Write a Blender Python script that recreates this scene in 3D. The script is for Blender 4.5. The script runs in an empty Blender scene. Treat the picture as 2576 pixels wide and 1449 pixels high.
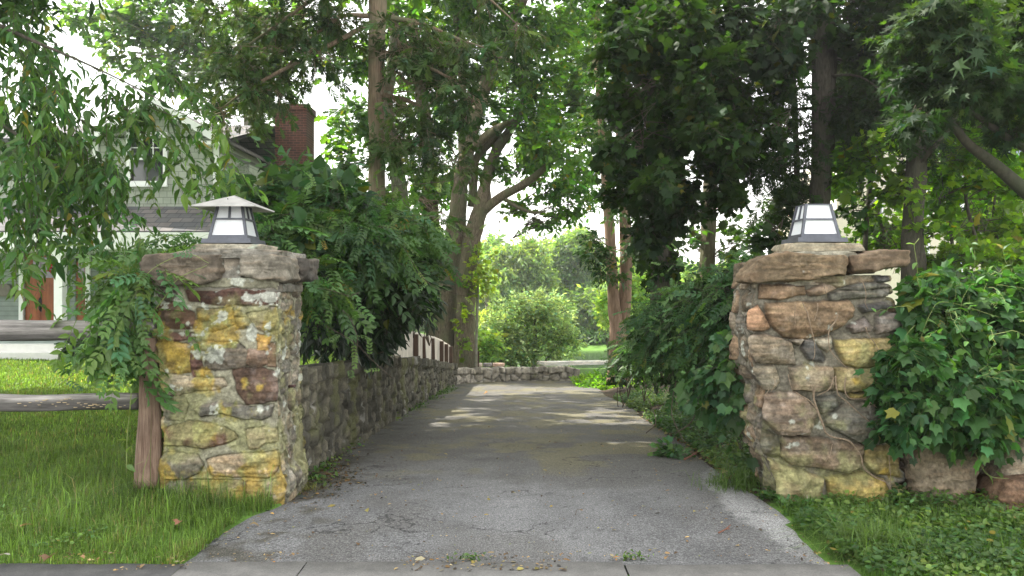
import bpy, math
import numpy as np
from mathutils import Vector

# ------------------------------------------------------------------ basics
F, CX, CY, H = 2022.0, 1288.0, 724.5, 1.65      # photo measured at 2576 px width; eye height 1.65 m
D0 = 6.2                                        # distance of the gate pillars
scene = bpy.context.scene
COL = scene.collection
R = np.random.default_rng(11)


def P(px, py, d):
    """The point at distance d seen at photo position px, py."""
    return np.array([(px - CX) / F * d, d, H - (py - CY) / F * d])


def unit(v):
    v = np.asarray(v, float)
    return v / np.maximum(np.linalg.norm(v, axis=-1, keepdims=True), 1e-9)


def sstep(a, b, x):
    t = np.clip((x - a) / (b - a), 0, 1)
    return t * t * (3 - 2 * t)


def _hash(ix, iy, iz, seed):
    h = (ix.astype(np.int64) * 374761393 + iy.astype(np.int64) * 668265263 + iz.astype(np.int64) * 2147483647 + seed * 974634777) & 0xFFFFFFFF
    h = ((h ^ (h >> 13)) * 1274126177) & 0xFFFFFFFF
    h = ((h ^ (h >> 15)) * 2246822519) & 0xFFFFFFFF
    return ((h ^ (h >> 16)) & 0xFFFFFF) / float(0xFFFFFF)


def vnoise(p, seed=0):
    p = np.asarray(p, float)
    i = np.floor(p)
    f = p - i
    f = f * f * f * (f * (f * 6 - 15) + 10)
    ix, iy, iz = i[:, 0], i[:, 1], i[:, 2]
    out = 0
    for dx in (0, 1):
        wx = f[:, 0] if dx else 1 - f[:, 0]
        for dy in (0, 1):
            wy = f[:, 1] if dy else 1 - f[:, 1]
            for dz in (0, 1):
                wz = f[:, 2] if dz else 1 - f[:, 2]
                out = out + wx * wy * wz * _hash(ix + dx, iy + dy, iz + dz, seed)
    return out * 2 - 1


def fbm(p, octv=4, seed=0):
    p = np.asarray(p, float)
    out, a, tot = 0, 1.0, 0
    for k in range(octv):
        out = out + a * vnoise(p * (2.03 ** k) + k * 17.3, seed + k)
        tot += a
        a *= 0.5
    return out / tot


# ------------------------------------------------------------------ objects
def origin_of(o):
    v = np.zeros(3)
    while o is not None:
        v += np.array(o.location)
        o = o.parent
    return v


def tag(o, label=None, cat=None, group=None, kind=None):
    if label: o['label'] = label
    if cat: o['category'] = cat
    if group: o['group'] = group
    if kind: o['kind'] = kind
    return o


def empty(name, loc, label=None, cat=None, group=None):
    o = bpy.data.objects.new(name, None)
    o.empty_display_size = 0.1
    COL.objects.link(o)
    o.location = [float(c) for c in loc]
    return tag(o, label, cat, group)


def mk(name, V, faces, mat, parent=None, smooth=False, col=None, loc=None):
    """One mesh object from world-space vertices; faces is an int array (n,k) or a list of such arrays."""
    V = np.asarray(V, float)
    if not isinstance(faces, (list, tuple)) or np.ndim(faces[0]) == 1:
        faces = [faces]
    faces = [np.asarray(f, np.int64) for f in faces if len(f)]
    base = origin_of(parent) if parent is not None else np.zeros(3)
    if loc is not None:
        base = base + np.asarray(loc, float)
    me = bpy.data.meshes.new(name)
    me.vertices.add(len(V))
    me.vertices.foreach_set('co', (V - base).astype(np.float32).ravel())
    nl = sum(f.size for f in faces)
    nf = sum(len(f) for f in faces)
    me.loops.add(nl)
    me.loops.foreach_set('vertex_index', np.concatenate([f.ravel() for f in faces]).astype(np.int32))
    me.polygons.add(nf)
    tot = np.concatenate([np.full(len(f), f.shape[1], np.int32) for f in faces])
    st = np.concatenate([[0], np.cumsum(tot)[:-1]]).astype(np.int32)
    me.polygons.foreach_set('loop_start', st)
    me.polygons.foreach_set('loop_total', tot)
    me.polygons.foreach_set('use_smooth', np.full(nf, smooth, bool))
    if col is not None:
        a = me.attributes.new('Col', 'FLOAT_COLOR', 'POINT')
        c = np.ones((len(V), 4), np.float32)
        c[:, :3] = np.clip(col, 0, 1)
        a.data.foreach_set('color', c.ravel())
    me.update(calc_edges=True)
    me.validate()
    if mat is not None:
        me.materials.append(mat)
    o = bpy.data.objects.new(name, me)
    COL.objects.link(o)
    if parent is not None:
        o.parent = parent
    if loc is not None:
        o.location = [float(c) for c in loc]
    return o


class MB:
    """collects geometry for one mesh"""
    def __init__(self):
        self.V, self.Q, self.T, self.C, self.n = [], [], [], [], 0

    def add(self, V, quads=None, tris=None, col=None):
        V = np.asarray(V, float)
        if quads is not None and len(quads): self.Q.append(np.asarray(quads) + self.n)
        if tris is not None and len(tris): self.T.append(np.asarray(tris) + self.n)
        self.V.append(V)
        if col is None: col = (.5, .5, .5)
        self.C.append(np.broadcast_to(np.asarray(col, float), (len(V), 3)))
        self.n += len(V)
        return self

    def box(self, a, b, col=None):
        (x0, y0, z0), (x1, y1, z1) = a, b
        V = [(x0, y0, z0), (x1, y0, z0), (x1, y1, z0), (x0, y1, z0), (x0, y0, z1), (x1, y0, z1), (x1, y1, z1), (x0, y1, z1)]
        return self.add(V, BOXQ, col=col)

    def hexa(self, V, col=None):
        return self.add(V, BOXQ, col=col)

    def build(self, name, mat, parent=None, smooth=False, loc=None, color=True):
        V = np.concatenate(self.V)
        fs = []
        if self.Q: fs.append(np.concatenate(self.Q))
        if self.T: fs.append(np.concatenate(self.T))
        return mk(name, V, fs, mat, parent, smooth, np.concatenate(self.C) if color else None, loc)


BOXQ = np.array([(0, 3, 2, 1), (4, 5, 6, 7), (0, 1, 5, 4), (1, 2, 6, 5), (2, 3, 7, 6), (3, 0, 4, 7)])


def catmull(pts, step):
    pts = np.asarray(pts, float)
    if len(pts) < 3:
        n = max(2, int(np.linalg.norm(pts[1, :3] - pts[0, :3]) / step) + 1)
        t = np.linspace(0, 1, n)[:, None]
        return pts[0] * (1 - t) + pts[1] * t
    Q = np.vstack([2 * pts[0] - pts[1], pts, 2 * pts[-1] - pts[-2]])
    out = []
    for i in range(1, len(Q) - 2):
        n = max(1, int(np.linalg.norm(Q[i + 1, :3] - Q[i, :3]) / step))
        t = (np.arange(n) / n)[:, None]
        p0, p1, p2, p3 = Q[i - 1], Q[i], Q[i + 1], Q[i + 2]
        out.append(.5 * (2 * p1 + (p2 - p0) * t + (2 * p0 - 5 * p1 + 4 * p2 - p3) * t ** 2 + (3 * p1 - p0 - 3 * p2 + p3) * t ** 3))
    out.append(Q[-2][None])
    return np.vstack(out)


def tube(mb, path, rad, sides=8, rough=0.0, seed=0, cap=True, ridge=0, col=None, step_noise=3.0):
    """a tapered tube along a path, optionally rough or ridged like bark"""
    path = np.asarray(path, float)
    rad = np.broadcast_to(np.asarray(rad, float), (len(path),))
    n = len(path)
    tan = unit(np.gradient(path, axis=0))
    ref = np.array([0.13, -0.97, 0.2]) if abs(tan[0, 2]) > .6 else np.array([0.05, 0.1, 1.0])
    a = unit(np.cross(tan, ref))
    b = np.cross(tan, a)
    th = np.linspace(0, 2 * np.pi, sides, endpoint=False)
    ring = a[:, None] * np.cos(th)[None, :, None] + b[:, None] * np.sin(th)[None, :, None]
    rr = np.repeat(rad[:, None], sides, 1)
    if rough or ridge:
        arc = np.concatenate([[0], np.cumsum(np.linalg.norm(np.diff(path, axis=0), axis=1))])
        q = np.stack([np.cos(th)[None] * 1.3 + 0 * arc[:, None], np.sin(th)[None] * 1.3 + 0 * arc[:, None], arc[:, None] * step_noise * .35 + 0 * th[None]], -1).reshape(-1, 3)
        nz = fbm(q, 3, seed).reshape(n, sides) * rough
        if ridge:
            q2 = np.stack([np.cos(th)[None] * 4 + 0 * arc[:, None], np.sin(th)[None] * 4 + 0 * arc[:, None], arc[:, None] * 1.1 + 0 * th[None]], -1).reshape(-1, 3)
            nz = nz + ridge * (np.abs(fbm(q2, 3, seed + 5)).reshape(n, sides) - .25)
        rr = rr * (1 + nz)
    V = (path[:, None] + ring * rr[..., None]).reshape(-1, 3)
    i = np.arange(n - 1)[:, None] * sides
    j = np.arange(sides)[None]
    k = (j + 1) % sides
    q = np.stack([i + j, i + k, i + sides + k, i + sides + j], -1).reshape(-1, 4)
    tris = None
    if cap:
        V = np.vstack([V, path[:1], path[-1:]])
        c0, c1 = n * sides, n * sides + 1
        jj = np.arange(sides)
        kk = (jj + 1) % sides
        tris = np.vstack([np.stack([np.full(sides, c0), kk, jj], 1), np.stack([np.full(sides, c1), (n - 1) * sides + jj, (n - 1) * sides + kk], 1)])
    mb.add(V, q, tris, col)
    return mb


def thin_tubes(mb, paths, r0, r1, sides=3, col=None):
    """many thin twigs at once, paths (N,m,3)"""
    paths = np.asarray(paths, float)
    if not len(paths): return mb
    N, m, _ = paths.shape
    t = unit(paths[:, -1] - paths[:, 0])
    ref = np.where(np.abs(t[:, 2:3]) > .8, [[1., 0, 0]], [[0, 0, 1.]])
    a = unit(np.cross(t, ref))
    b = np.cross(t, a)
    th = np.linspace(0, 2 * np.pi, sides, endpoint=False)
    ring = a[:, None] * np.cos(th)[None, :, None] + b[:, None] * np.sin(th)[None, :, None]
    rad = np.linspace(1, 0, m)[None, :] * (np.broadcast_to(r0, (N,)) - np.broadcast_to(r1, (N,)))[:, None] + np.broadcast_to(r1, (N,))[:, None]
    V = paths[:, :, None] + ring[:, None] * rad[:, :, None, None]
    base = (np.arange(N) * m * sides)[:, None, None]
    i = (np.arange(m - 1) * sides)[None, :, None]
    j = np.arange(sides)[None, None]
    k = (j + 1) % sides
    q = np.stack([base + i + j, base + i + k, base + i + sides + k, base + i + sides + j], -1).reshape(-1, 4)
    mb.add(V.reshape(-1, 3), q, None, col)
    return mb


# ------------------------------------------------------------------ materials
def new_mat(name):
    m = bpy.data.materials.new(name)
    m.use_nodes = True
    nt = m.node_tree
    nt.nodes.clear()
    out = nt.nodes.new('ShaderNodeOutputMaterial')
    return m, nt, out


def N(nt, typ, **kw):
    n = nt.nodes.new(typ)
    for k, v in kw.items():
        if k in n.inputs.keys() if hasattr(n.inputs, 'keys') else False:
            n.inputs[k].default_value = v
        else:
            setattr(n, k, v)
    return n


def mixc(nt, fac, a, b, blend='MIX'):
    n = nt.nodes.new('ShaderNodeMix')
    n.data_type = 'RGBA'
    n.blend_type = blend
    for sock, v in ((n.inputs[0], fac), (n.inputs[6], a), (n.inputs[7], b)):
        if isinstance(v, bpy.types.NodeSocket): nt.links.new(v, sock)
        elif isinstance(v, (tuple, list)): sock.default_value = (*v[:3], 1)
        else: sock.default_value = v
    return n.outputs[2]


def noise(nt, scale, detail=4, rough=.6, vec=None, stretch=None):
    tc = nt.nodes.new('ShaderNodeTexCoord')
    mp = nt.nodes.new('ShaderNodeMapping')
    nt.links.new(tc.outputs['Object'], mp.inputs[0])
    if stretch: mp.inputs['Scale'].default_value = stretch
    n = nt.nodes.new('ShaderNodeTexNoise')
    n.inputs['Scale'].default_value = scale
    n.inputs['Detail'].default_value = detail
    n.inputs['Roughness'].default_value = rough
    nt.links.new(mp.outputs[0], n.inputs['Vector'])
    return n


def ramp(nt, sock, stops):
    r = nt.nodes.new('ShaderNodeValToRGB')
    nt.links.new(sock, r.inputs[0])
    els = r.color_ramp.elements
    while len(els) < len(stops): els.new(.5)
    for e, (p, c) in zip(els, stops):
        e.position = p
        e.color = (*c, 1) if isinstance(c, (tuple, list)) else (c, c, c, 1)
    return r.outputs[0]


def attr(nt, name='Col'):
    a = nt.nodes.new('ShaderNodeAttribute')
    a.attribute_name = name
    return a.outputs['Color']


def bump(nt, h, strength=.5, dist=.01):
    b = nt.nodes.new('ShaderNodeBump')
    b.inputs['Strength'].default_value = strength
    b.inputs['Distance'].default_value = dist
    nt.links.new(h, b.inputs['Height'])
    return b.outputs[0]


def pbsdf(nt, out, color, rough=.8, spec=.3, metal=0, normal=None, link=True):
    p = nt.nodes.new('ShaderNodeBsdfPrincipled')
    if isinstance(color, bpy.types.NodeSocket): nt.links.new(color, p.inputs['Base Color'])
    else: p.inputs['Base Color'].default_value = (*color, 1)
    p.inputs['Roughness'].default_value = rough
    p.inputs['Specular IOR Level'].default_value = spec
    p.inputs['Metallic'].default_value = metal
    if normal is not None: nt.links.new(normal, p.inputs['Normal'])
    if link: nt.links.new(p.outputs[0], out.inputs[0])
    return p


def leaf_mat(name, trans=.4, tcol=(1.45, 1.75, .5), rough=.5, spec=.3):
    m, nt, out = new_mat(name)
    c = attr(nt)
    p = pbsdf(nt, out, c, rough, spec, link=False)
    t = nt.nodes.new('ShaderNodeBsdfTranslucent')
    tc = mixc(nt, 1.0, c, tcol, 'MULTIPLY')
    nt.links.new(tc, t.inputs[0])
    mx = nt.nodes.new('ShaderNodeMixShader')
    mx.inputs[0].default_value = trans
    nt.links.new(p.outputs[0], mx.inputs[1])
    nt.links.new(t.outputs[0], mx.inputs[2])
    nt.links.new(mx.outputs[0], out.inputs[0])
    return m


def rough_mat(name, fine=120, amp=.5, bumpd=.004, rough=.9, coarse=None, spec=.2):
    """vertex colour broken up by fine mineral grain"""
    m, nt, out = new_mat(name)
    c = attr(nt)
    n1 = noise(nt, fine, 5, .7)
    v = ramp(nt, n1.outputs[0], [(.25, 1 - amp), (.5, 1.0), (.78, 1 + amp)])
    c = mixc(nt, 1.0, c, v, 'MULTIPLY')
    nb = noise(nt, fine * .45, 6, .72)
    pbsdf(nt, out, c, rough, spec, normal=bump(nt, nb.outputs[0], .9, bumpd))
    return m


def bark_mat(name, c0, c1, c2=None, zs=.12, scale=38, bd=.02):
    m, nt, out = new_mat(name)
    n1 = noise(nt, scale, 6, .65, stretch=(1, 1, zs))
    n2 = noise(nt, 1.6, 3, .6)
    c = ramp(nt, n1.outputs[0], [(.3, c0), (.68, c1)])
    if c2: c = mixc(nt, ramp(nt, n2.outputs[0], [(.42, 0.), (.66, .8)]), c, c2)
    pbsdf(nt, out, c, .92, .15, normal=bump(nt, n1.outputs[0], 1.0, bd))
    return m


def plain_mat(name, color, rough=.6, spec=.4, metal=0, var=.15, scale=8, stretch=None, bd=0.0):
    m, nt, out = new_mat(name)
    n1 = noise(nt, scale, 5, .6, stretch=stretch)
    v = ramp(nt, n1.outputs[0], [(.3, 1 - var), (.7, 1 + var)])
    c = mixc(nt, 1.0, color, v, 'MULTIPLY')
    pbsdf(nt, out, c, rough, spec, metal, normal=bump(nt, n1.outputs[0], .6, bd) if bd else None)
    return m


M = {}
M['leaf'] = leaf_mat('leaf_soft')
M['leaf_dull'] = leaf_mat('leaf_dull', .45, (1.6, 1.9, .4), .6, .2)
M['leaf_gloss'] = leaf_mat('leaf_glossy', .22, (1.3, 1.5, .5), .34, .5)
M['leaf_thin'] = leaf_mat('leaf_thin', .62, (1.65, 1.95, .42), .5, .28)
M['leaf_pale'] = leaf_mat('leaf_pale', .52, (1.45, 1.55, .85), .5, .3)
M['needle'] = leaf_mat('needle', .25, (1.5, 1.5, .5), .6, .3)
M['grass'] = leaf_mat('grass_blade', .4, (1.5, 1.4, .5), .5, .3)
M['dryleaf'] = leaf_mat('dry_leaf', .25, (1.3, 1.0, .7), .7, .2)
M['stone'] = rough_mat('stone_face', 60, .4, .006)
M['boulder'] = rough_mat('boulder_face', 50, .55, .01)
M['wall'] = rough_mat('wall_stone', 45, .5, .012)
M['twig'] = plain_mat('twig_bark', (.07, .055, .04), .9, .2, var=.4, scale=30)
M['vinestem'] = plain_mat('vine_stem', (.2, .15, .105), .9, .2, var=.4, scale=60)
M['greenstem'] = plain_mat('green_stem', (.16, .2, .06), .7, .3, var=.25, scale=30)
M['bark_cedar'] = bark_mat('cedar_bark', (.09, .065, .045), (.3, .22, .15), (.16, .17, .1), .06, 60, .012)
M['bark_oak'] = bark_mat('oak_bark', (.045, .036, .025), (.185, .148, .1), (.09, .1, .05), .22, 34, .03)
M['bark_grey'] = bark_mat('grey_bark', (.09, .085, .065), (.26, .24, .19), (.12, .14, .075), .3, 30, .02)
M['bark_cinnamon'] = bark_mat('cinnamon_bark', (.13, .085, .055), (.33, .23, .16), None, .1, 40, .012)
M['bark_dark'] = bark_mat('dark_bark', (.03, .026, .02), (.11, .095, .075), (.06, .065, .04), .25, 36, .02)
M['bark_maple'] = bark_mat('smooth_maple_bark', (.035, .032, .025), (.085, .075, .058), (.05, .06, .035), .5, 20, .006)
M['lantern_metal'] = plain_mat('weathered_bronze', (.075, .08, .095), .5, .5, .35, var=.25, scale=14)
M['lantern_roof'] = plain_mat('weathered_lantern_roof', (.34, .33, .31), .55, .5, .1, var=.18, scale=9)
M['iron'] = plain_mat('rusty_iron', (.07, .04, .035), .8, .3, .3, var=.4, scale=40)
M['white_trim'] = plain_mat('white_trim_paint', (.78, .79, .78), .5, .4, var=.05)
M['dark_metal'] = plain_mat('dark_metal', (.02, .02, .022), .4, .5, .5)


def opal_mat():
    m, nt, out = new_mat('opal_glass')
    n1 = noise(nt, 4, 4, .6, stretch=(1, 1, .5))
    c = ramp(nt, n1.outputs[0], [(.3, (.8, .83, .85)), (.7, (.93, .94, .95))])
    p = pbsdf(nt, out, c, .18, .5, link=False)
    t = nt.nodes.new('ShaderNodeBsdfTranslucent')
    t.inputs[0].default_value = (.9, .92, .93, 1)
    mx = nt.nodes.new('ShaderNodeMixShader')
    mx.inputs[0].default_value = .35
    nt.links.new(p.outputs[0], mx.inputs[1]); nt.links.new(t.outputs[0], mx.inputs[2]); nt.links.new(mx.outputs[0], out.inputs[0])
    return m


M['opal'] = opal_mat()


def wood_mat(name, c0, c1, axis=0, scale=22, bd=.006, rough=.85, use_col=False):
    m, nt, out = new_mat(name)
    st = [1, 1, 1]; st[axis] = .06
    n1 = noise(nt, scale * 2.2, 6, .7, stretch=tuple(st))
    n2 = noise(nt, 2.5, 3, .6)
    c = ramp(nt, n1.outputs[0], [(.3, c0), (.62, c1)])
    c = mixc(nt, 1.0, c, ramp(nt, n2.outputs[0], [(.35, .75), (.7, 1.15)]), 'MULTIPLY')
    if use_col: c = mixc(nt, 1.0, c, attr(nt), 'MULTIPLY')
    pbsdf(nt, out, c, rough, .2, normal=bump(nt, n1.outputs[0], .9, bd))
    return m


M['wood_grey'] = wood_mat('weathered_grey_wood', (.12, .11, .1), (.34, .315, .29), 0)
M['wood_rail'] = wood_mat('split_rail_wood', (.13, .12, .11), (.4, .375, .35), 0, use_col=True)
M['wood_post'] = wood_mat('weathered_post_wood', (.085, .042, .03), (.26, .185, .135), 2)
M['wood_pale'] = wood_mat('pale_fence_board', (.42, .38, .32), (.62, .57, .5), 2, 14, .003)
M['wood_dark'] = wood_mat('dark_fence_post', (.045, .03, .022), (.1, .065, .045), 2)
M['wood_door'] = wood_mat('red_brown_door', (.2, .055, .018), (.33, .1, .034), 2, 8, .001, .35)
# ------------------------------------------------------------------ foliage
def fan(outline, fold=.12, droop=.12):
    """leaf template: closed outline (x,y) round a mid-rib, folded up at its sides; returns verts, tris"""
    o = np.asarray(outline, float)
    c = np.array([[0, .45]])
    v = np.vstack([c, o])
    z = np.abs(v[:, 0]) * fold - droop * v[:, 1] ** 2
    V = np.column_stack([v, z])
    n = len(o)
    T = np.array([(0, 1 + i, 1 + (i + 1) % n) for i in range(n)])
    return V, T


LEAF = {}
LEAF['ovate'] = fan([(0, 0), (.2, .2), (.24, .42), (.14, .75), (0, 1.02), (-.14, .75), (-.24, .42), (-.2, .2)], .35, .18)
LEAF['lance'] = fan([(0, 0), (.14, .3), (.13, .6), (0, 1.02), (-.13, .6), (-.14, .3)], .4, .25)
LEAF['cherry'] = fan([(0, 0), (.15, .18), (.2, .42), (.13, .72), (0, 1.08), (-.13, .72), (-.2, .42), (-.15, .18)], .4, .3)
LEAF['small'] = fan([(0, 0), (.27, .35), (.2, .75), (0, 1), (-.2, .75), (-.27, .35)], .25, .15)
LEAF['heart'] = fan([(0, .06), (.2, -.04), (.38, .12), (.38, .36), (.24, .7), (0, 1), (-.24, .7), (-.38, .36), (-.38, .12), (-.2, -.04)], .22, .2)
LEAF['round'] = fan([(0, 0), (.34, .15), (.45, .5), (.3, .85), (0, 1), (-.3, .85), (-.45, .5), (-.34, .15)], .15, .1)


def palm(lobes, dip):
    """palmate outline: lobes = [(angle deg from tip, length)], dip = radius of the notches"""
    pts = []
    L = sorted(lobes)
    for i, (a, l) in enumerate(L):
        r = math.radians(a)
        pts.append((l * math.sin(r), l * math.cos(r)))
        if i < len(L) - 1:
            m = math.radians((a + L[i + 1][0]) / 2)
            pts.append((dip * math.sin(m), dip * math.cos(m)))
    o = np.array(pts[::-1])
    o[:, 1] += .38
    o = np.vstack([[(0, .1)], o[::-1]]) / 1.1
    return fan(o, .14, .16)


LEAF['maple'] = palm([(-125, .42), (-62, .6), (0, .7), (62, .6), (125, .42), (-95, .4), (95, .4), (-30, .46), (30, .46)], .36)
LEAF['jmaple'] = palm([(-130, .36), (-88, .55), (-43, .7), (0, .76), (43, .7), (88, .55), (130, .36)], .2)
LEAF['vine'] = palm([(-135, .42), (-58, .56), (0, .68), (58, .56), (135, .42), (-96, .42), (96, .42)], .38)
LEAF['oak'] = fan([(0, 0), (.1, .15), (.24, .25), (.14, .36), (.34, .52), (.2, .62), (.24, .82), (0, 1), (-.24, .82), (-.2, .62), (-.34, .52), (-.14, .36), (-.24, .25), (-.1, .15)], .2, .15)


def pinnate(n=11, w=.062, l=.25):
    """compound leaf: pairs of leaflets along a drooping rachis"""
    Vs, Ts, k = [], [], 0
    bV, bT = fan([(0, 0), (.27, .35), (.2, .72), (0, 1), (-.2, .72), (-.27, .35)], .3, .25)
    pairs = n // 2
    items = [(1.0 - .0, 0, 0)] + [(.2 + .76 * i / (pairs - .2), s, 0) for i in range(pairs) for s in (-1, 1)]
    for y, s, _ in items:
        ang = s * math.radians(62 - 22 * y)
        ang += .18 * math.sin(17.3 * y + 3 * s); ll = l * (1 - .35 * abs(y - .55)) * (1 + .16 * math.sin(41 * y + 2 * s))
        v = bV.copy()
        v[:, 0] *= w / .27 * ll / l * 1.0
        v[:, 1] *= ll
        v[:, 2] *= ll
        ca, sa = math.cos(ang), math.sin(ang)
        x = v[:, 0] * ca + v[:, 1] * sa
        yy = -v[:, 0] * sa + v[:, 1] * ca
        yb = y if s else .86
        v = np.column_stack([x, yy + yb, v[:, 2] - .22 * yb ** 2])
        Vs.append(v); Ts.append(bT + k); k += len(v)
    r = np.array([(-.006, 0, 0), (.006, 0, 0), (.005, .5, -.06), (-.005, .5, -.06), (.003, .95, -.2), (-.003, .95, -.2)])
    Vs.append(r); Ts.append(np.array([(0, 1, 2), (0, 2, 3), (3, 2, 4), (3, 4, 5)]) + k)
    return np.vstack(Vs), np.vstack(Ts)


LEAF['pinnate'] = pinnate()


def spray(seed=1, n=13, spread=.85):
    """flat scaly conifer spray: narrow blades fanning from a stem"""
    r = np.random.default_rng(seed)
    Vs, Ts, k = [], [], 0
    for i in range(n):
        y = i / n * .75
        s = -1 if i % 2 else 1
        a = s * r.uniform(.35, spread)
        l = r.uniform(.25, .5) * (1.15 - y)
        w = r.uniform(.025, .045)
        zz = r.uniform(-.12, .16)
        d = np.array([math.sin(a), math.cos(a)])
        p = np.array([-d[1], d[0]])
        b = np.array([0, y])
        q = [b - p * w * .5, b + p * w * .5, b + d * l * .6 + p * w, b + d * l, b + d * l * .6 - p * w]
        Vs.append(np.array([(x, yy, zz * t - .15 * yy) for (x, yy), t in zip(q, (0, 0, .6, 1, .6))]))
        Ts.append(np.array([(0, 1, 2), (0, 2, 4), (4, 2, 3)]) + k)
        k += 5
    return np.vstack(Vs), np.vstack(Ts)


LEAF['cedar'] = spray(3, 15)
LEAF['hemlock'] = spray(5, 19, 1.15)


def tuft(seed=2, n=7):
    """loose tuft of small leaves, for crowns far away"""
    r = np.random.default_rng(seed)
    Vs, Ts = [], []
    for i in range(n):
        c = r.normal(0, .34, 3)
        a = unit(r.normal(0, 1, 3)); b = unit(np.cross(a, r.normal(0, 1, 3)))
        l, w = r.uniform(.2, .34), r.uniform(.1, .17)
        Vs.append(np.array([c - a * l, c + b * w, c + a * l, c - b * w]))
        Ts.append(np.array([(0, 1, 2), (0, 2, 3)]) + 4 * i)
    return np.vstack(Vs), np.vstack(Ts)


LEAF['tuft'] = tuft()


def leaves(mb, kind, pos, ydir, nrm, size, col, rng, var=.28, hue=.12):
    """place N copies of a leaf template"""
    TV, TT = LEAF[kind]
    n = len(pos)
    if n == 0: return
    y = unit(ydir)
    x = unit(np.cross(y, nrm))
    z = np.cross(x, y)
    s = np.broadcast_to(size, (n,))[:, None, None]
    V = pos[:, None] + s * (TV[None, :, 0:1] * x[:, None] + TV[None, :, 1:2] * y[:, None] + TV[None, :, 2:3] * z[:, None])
    T = (np.arange(n) * len(TV))[:, None, None] + TT[None]
    c = np.asarray(col, float)
    if c.ndim == 1: c = np.broadcast_to(c, (n, 3))
    b = np.exp(rng.normal(0, var, (n, 1)))
    h = rng.normal(0, hue, (n, 1))
    c = c * b * np.concatenate([1 + 1.3 * h, 1 + .4 * h, 1 - h], 1)
    if kind in ('vine', 'pinnate', 'ovate', 'maple', 'oak', 'cherry', 'heart', 'round'):
        old = rng.random((n, 1))       # a few yellowing and browned leaves
        c = np.where(old < .018, np.minimum(c * np.array((2.6, 1.5, .8)) + np.array((.02, .01, 0)), np.array((.2, .16, .05))), c)
    mb.add(V.reshape(-1, 3), None, T.reshape(-1, 3), np.repeat(np.clip(c, .004, .8), len(TV), 0))


DOWN = np.array([0, 0, -1.0])


def sprays(lb, tb, o, t, L, k, kind, size, col, rng, droop=.25, ang=55, up=.7, jit=.25, ldroop=.25, twr=.003, var=.28, tip=True, col2=None):
    """twigs from o along t, each carrying k leaves"""
    n = len(o)
    if n == 0: return
    t = unit(t)
    L = np.broadcast_to(L, (n,))[:, None]
    path = [o + t * L * s + DOWN * droop * L * s * s for s in (0, .35, .7, 1)]
    if tb is not None:
        thin_tubes(tb, np.stack(path, 1), twr, twr * .4)
    s = ((np.arange(k) + .6) / k)[None, :, None] * np.ones((n, 1, 1))
    s = np.clip(s + rng.normal(0, .3 / k, s.shape), .02, 1)
    Lx = L[:, None]
    p = o[:, None] + t[:, None] * Lx * s + DOWN * droop * Lx * s * s
    tan = unit(t[:, None] + DOWN * 2 * droop * s)
    side = unit(np.cross(tan, np.array([0.02, .03, 1.0]) + rng.normal(0, .25, (n, 1, 3))))
    sg = np.where(np.arange(k) % 2 == 0, 1, -1)[None, :, None]
    a = math.radians(ang)
    ld = tan * math.cos(a) + side * sg * math.sin(a) + DOWN * ldroop + rng.normal(0, jit, p.shape)
    if tip: ld[:, -1] = tan[:, -1] + rng.normal(0, .15, (n, 3))
    nr = np.array([0, 0, 1.0]) * up + rng.normal(0, .42, p.shape) + side * sg * -.15
    sz = size * np.exp(rng.normal(-.04, .3, (n, k)))
    c = np.asarray(col, float)
    if c.ndim == 1: c = np.broadcast_to(c, (n, 3))
    c = np.repeat(c[:, None], k, 1)
    leaves(lb, kind, p.reshape(-1, 3), ld.reshape(-1, 3), nr.reshape(-1, 3), sz.ravel(), c.reshape(-1, 3), rng, var)


def cloud(n, c, r, rng, shell=.35, clump=0.0, freq=1.0, seed=0):
    """n points in an ellipsoid, favouring its outside; clump>0 opens gaps"""
    out = []
    tot = 0
    c, r = np.asarray(c, float), np.asarray(r, float)
    for _ in range(30):
        d = unit(rng.normal(0, 1, (n * 2, 3)))
        rad = rng.uniform(0, 1, (n * 2, 1)) ** shell
        p = c + d * rad * r
        if clump:
            p = p[fbm(p * freq, 2, seed) > clump - .35]
        out.append(p); tot += len(p)
        if tot >= n: break
    p = np.concatenate(out)[:n]
    return p


def pblob(px, py, d, rx, ry, rd):
    """an ellipsoid given by where it stands: centre seen at px, py from d, half sizes in px at that distance, half depth in m"""
    return P(px, py, d), np.array([rx / F * d, rd, ry / F * d])


def mixcol(p, a, b, freq, seed):
    """two leaf colours in clumps"""
    f = sstep(-.25, .3, fbm(p * freq, 2, seed))[:, None]
    return np.asarray(a) * (1 - f) + np.asarray(b) * f


def limb(mb, pts, sides=9, step=.12, rough=.12, ridge=.25, seed=0):
    """limb through photo points (px, py, d, width px)"""
    q = np.array([[*P(a, b, d), w / 2 / F * d] for a, b, d, w in pts])
    q = catmull(q, step)
    tube(mb, q[:, :3], np.maximum(q[:, 3], .002), sides, rough, seed, True, ridge)
    return q


def twiggy(mb, start, ends, rng, r0=.012, sag=.12, m=6):
    """secondary branches from a start point to many ends"""
    ends = np.asarray(ends, float)
    if not len(ends): return
    start = np.broadcast_to(np.asarray(start, float), ends.shape)
    s = np.linspace(0, 1, m)[None, :, None]
    d = ends - start
    L = np.linalg.norm(d, axis=1)[:, None, None]
    path = start[:, None] + d[:, None] * s + np.array([0, 0, 1.0]) * sag * L * (s - s * s) * 2
    w = rng.normal(0, .05, path.shape) * L
    w[:, 0] = 0; w[:, -1] = 0
    thin_tubes(mb, path + w, r0, r0 * .3, 4)


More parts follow.
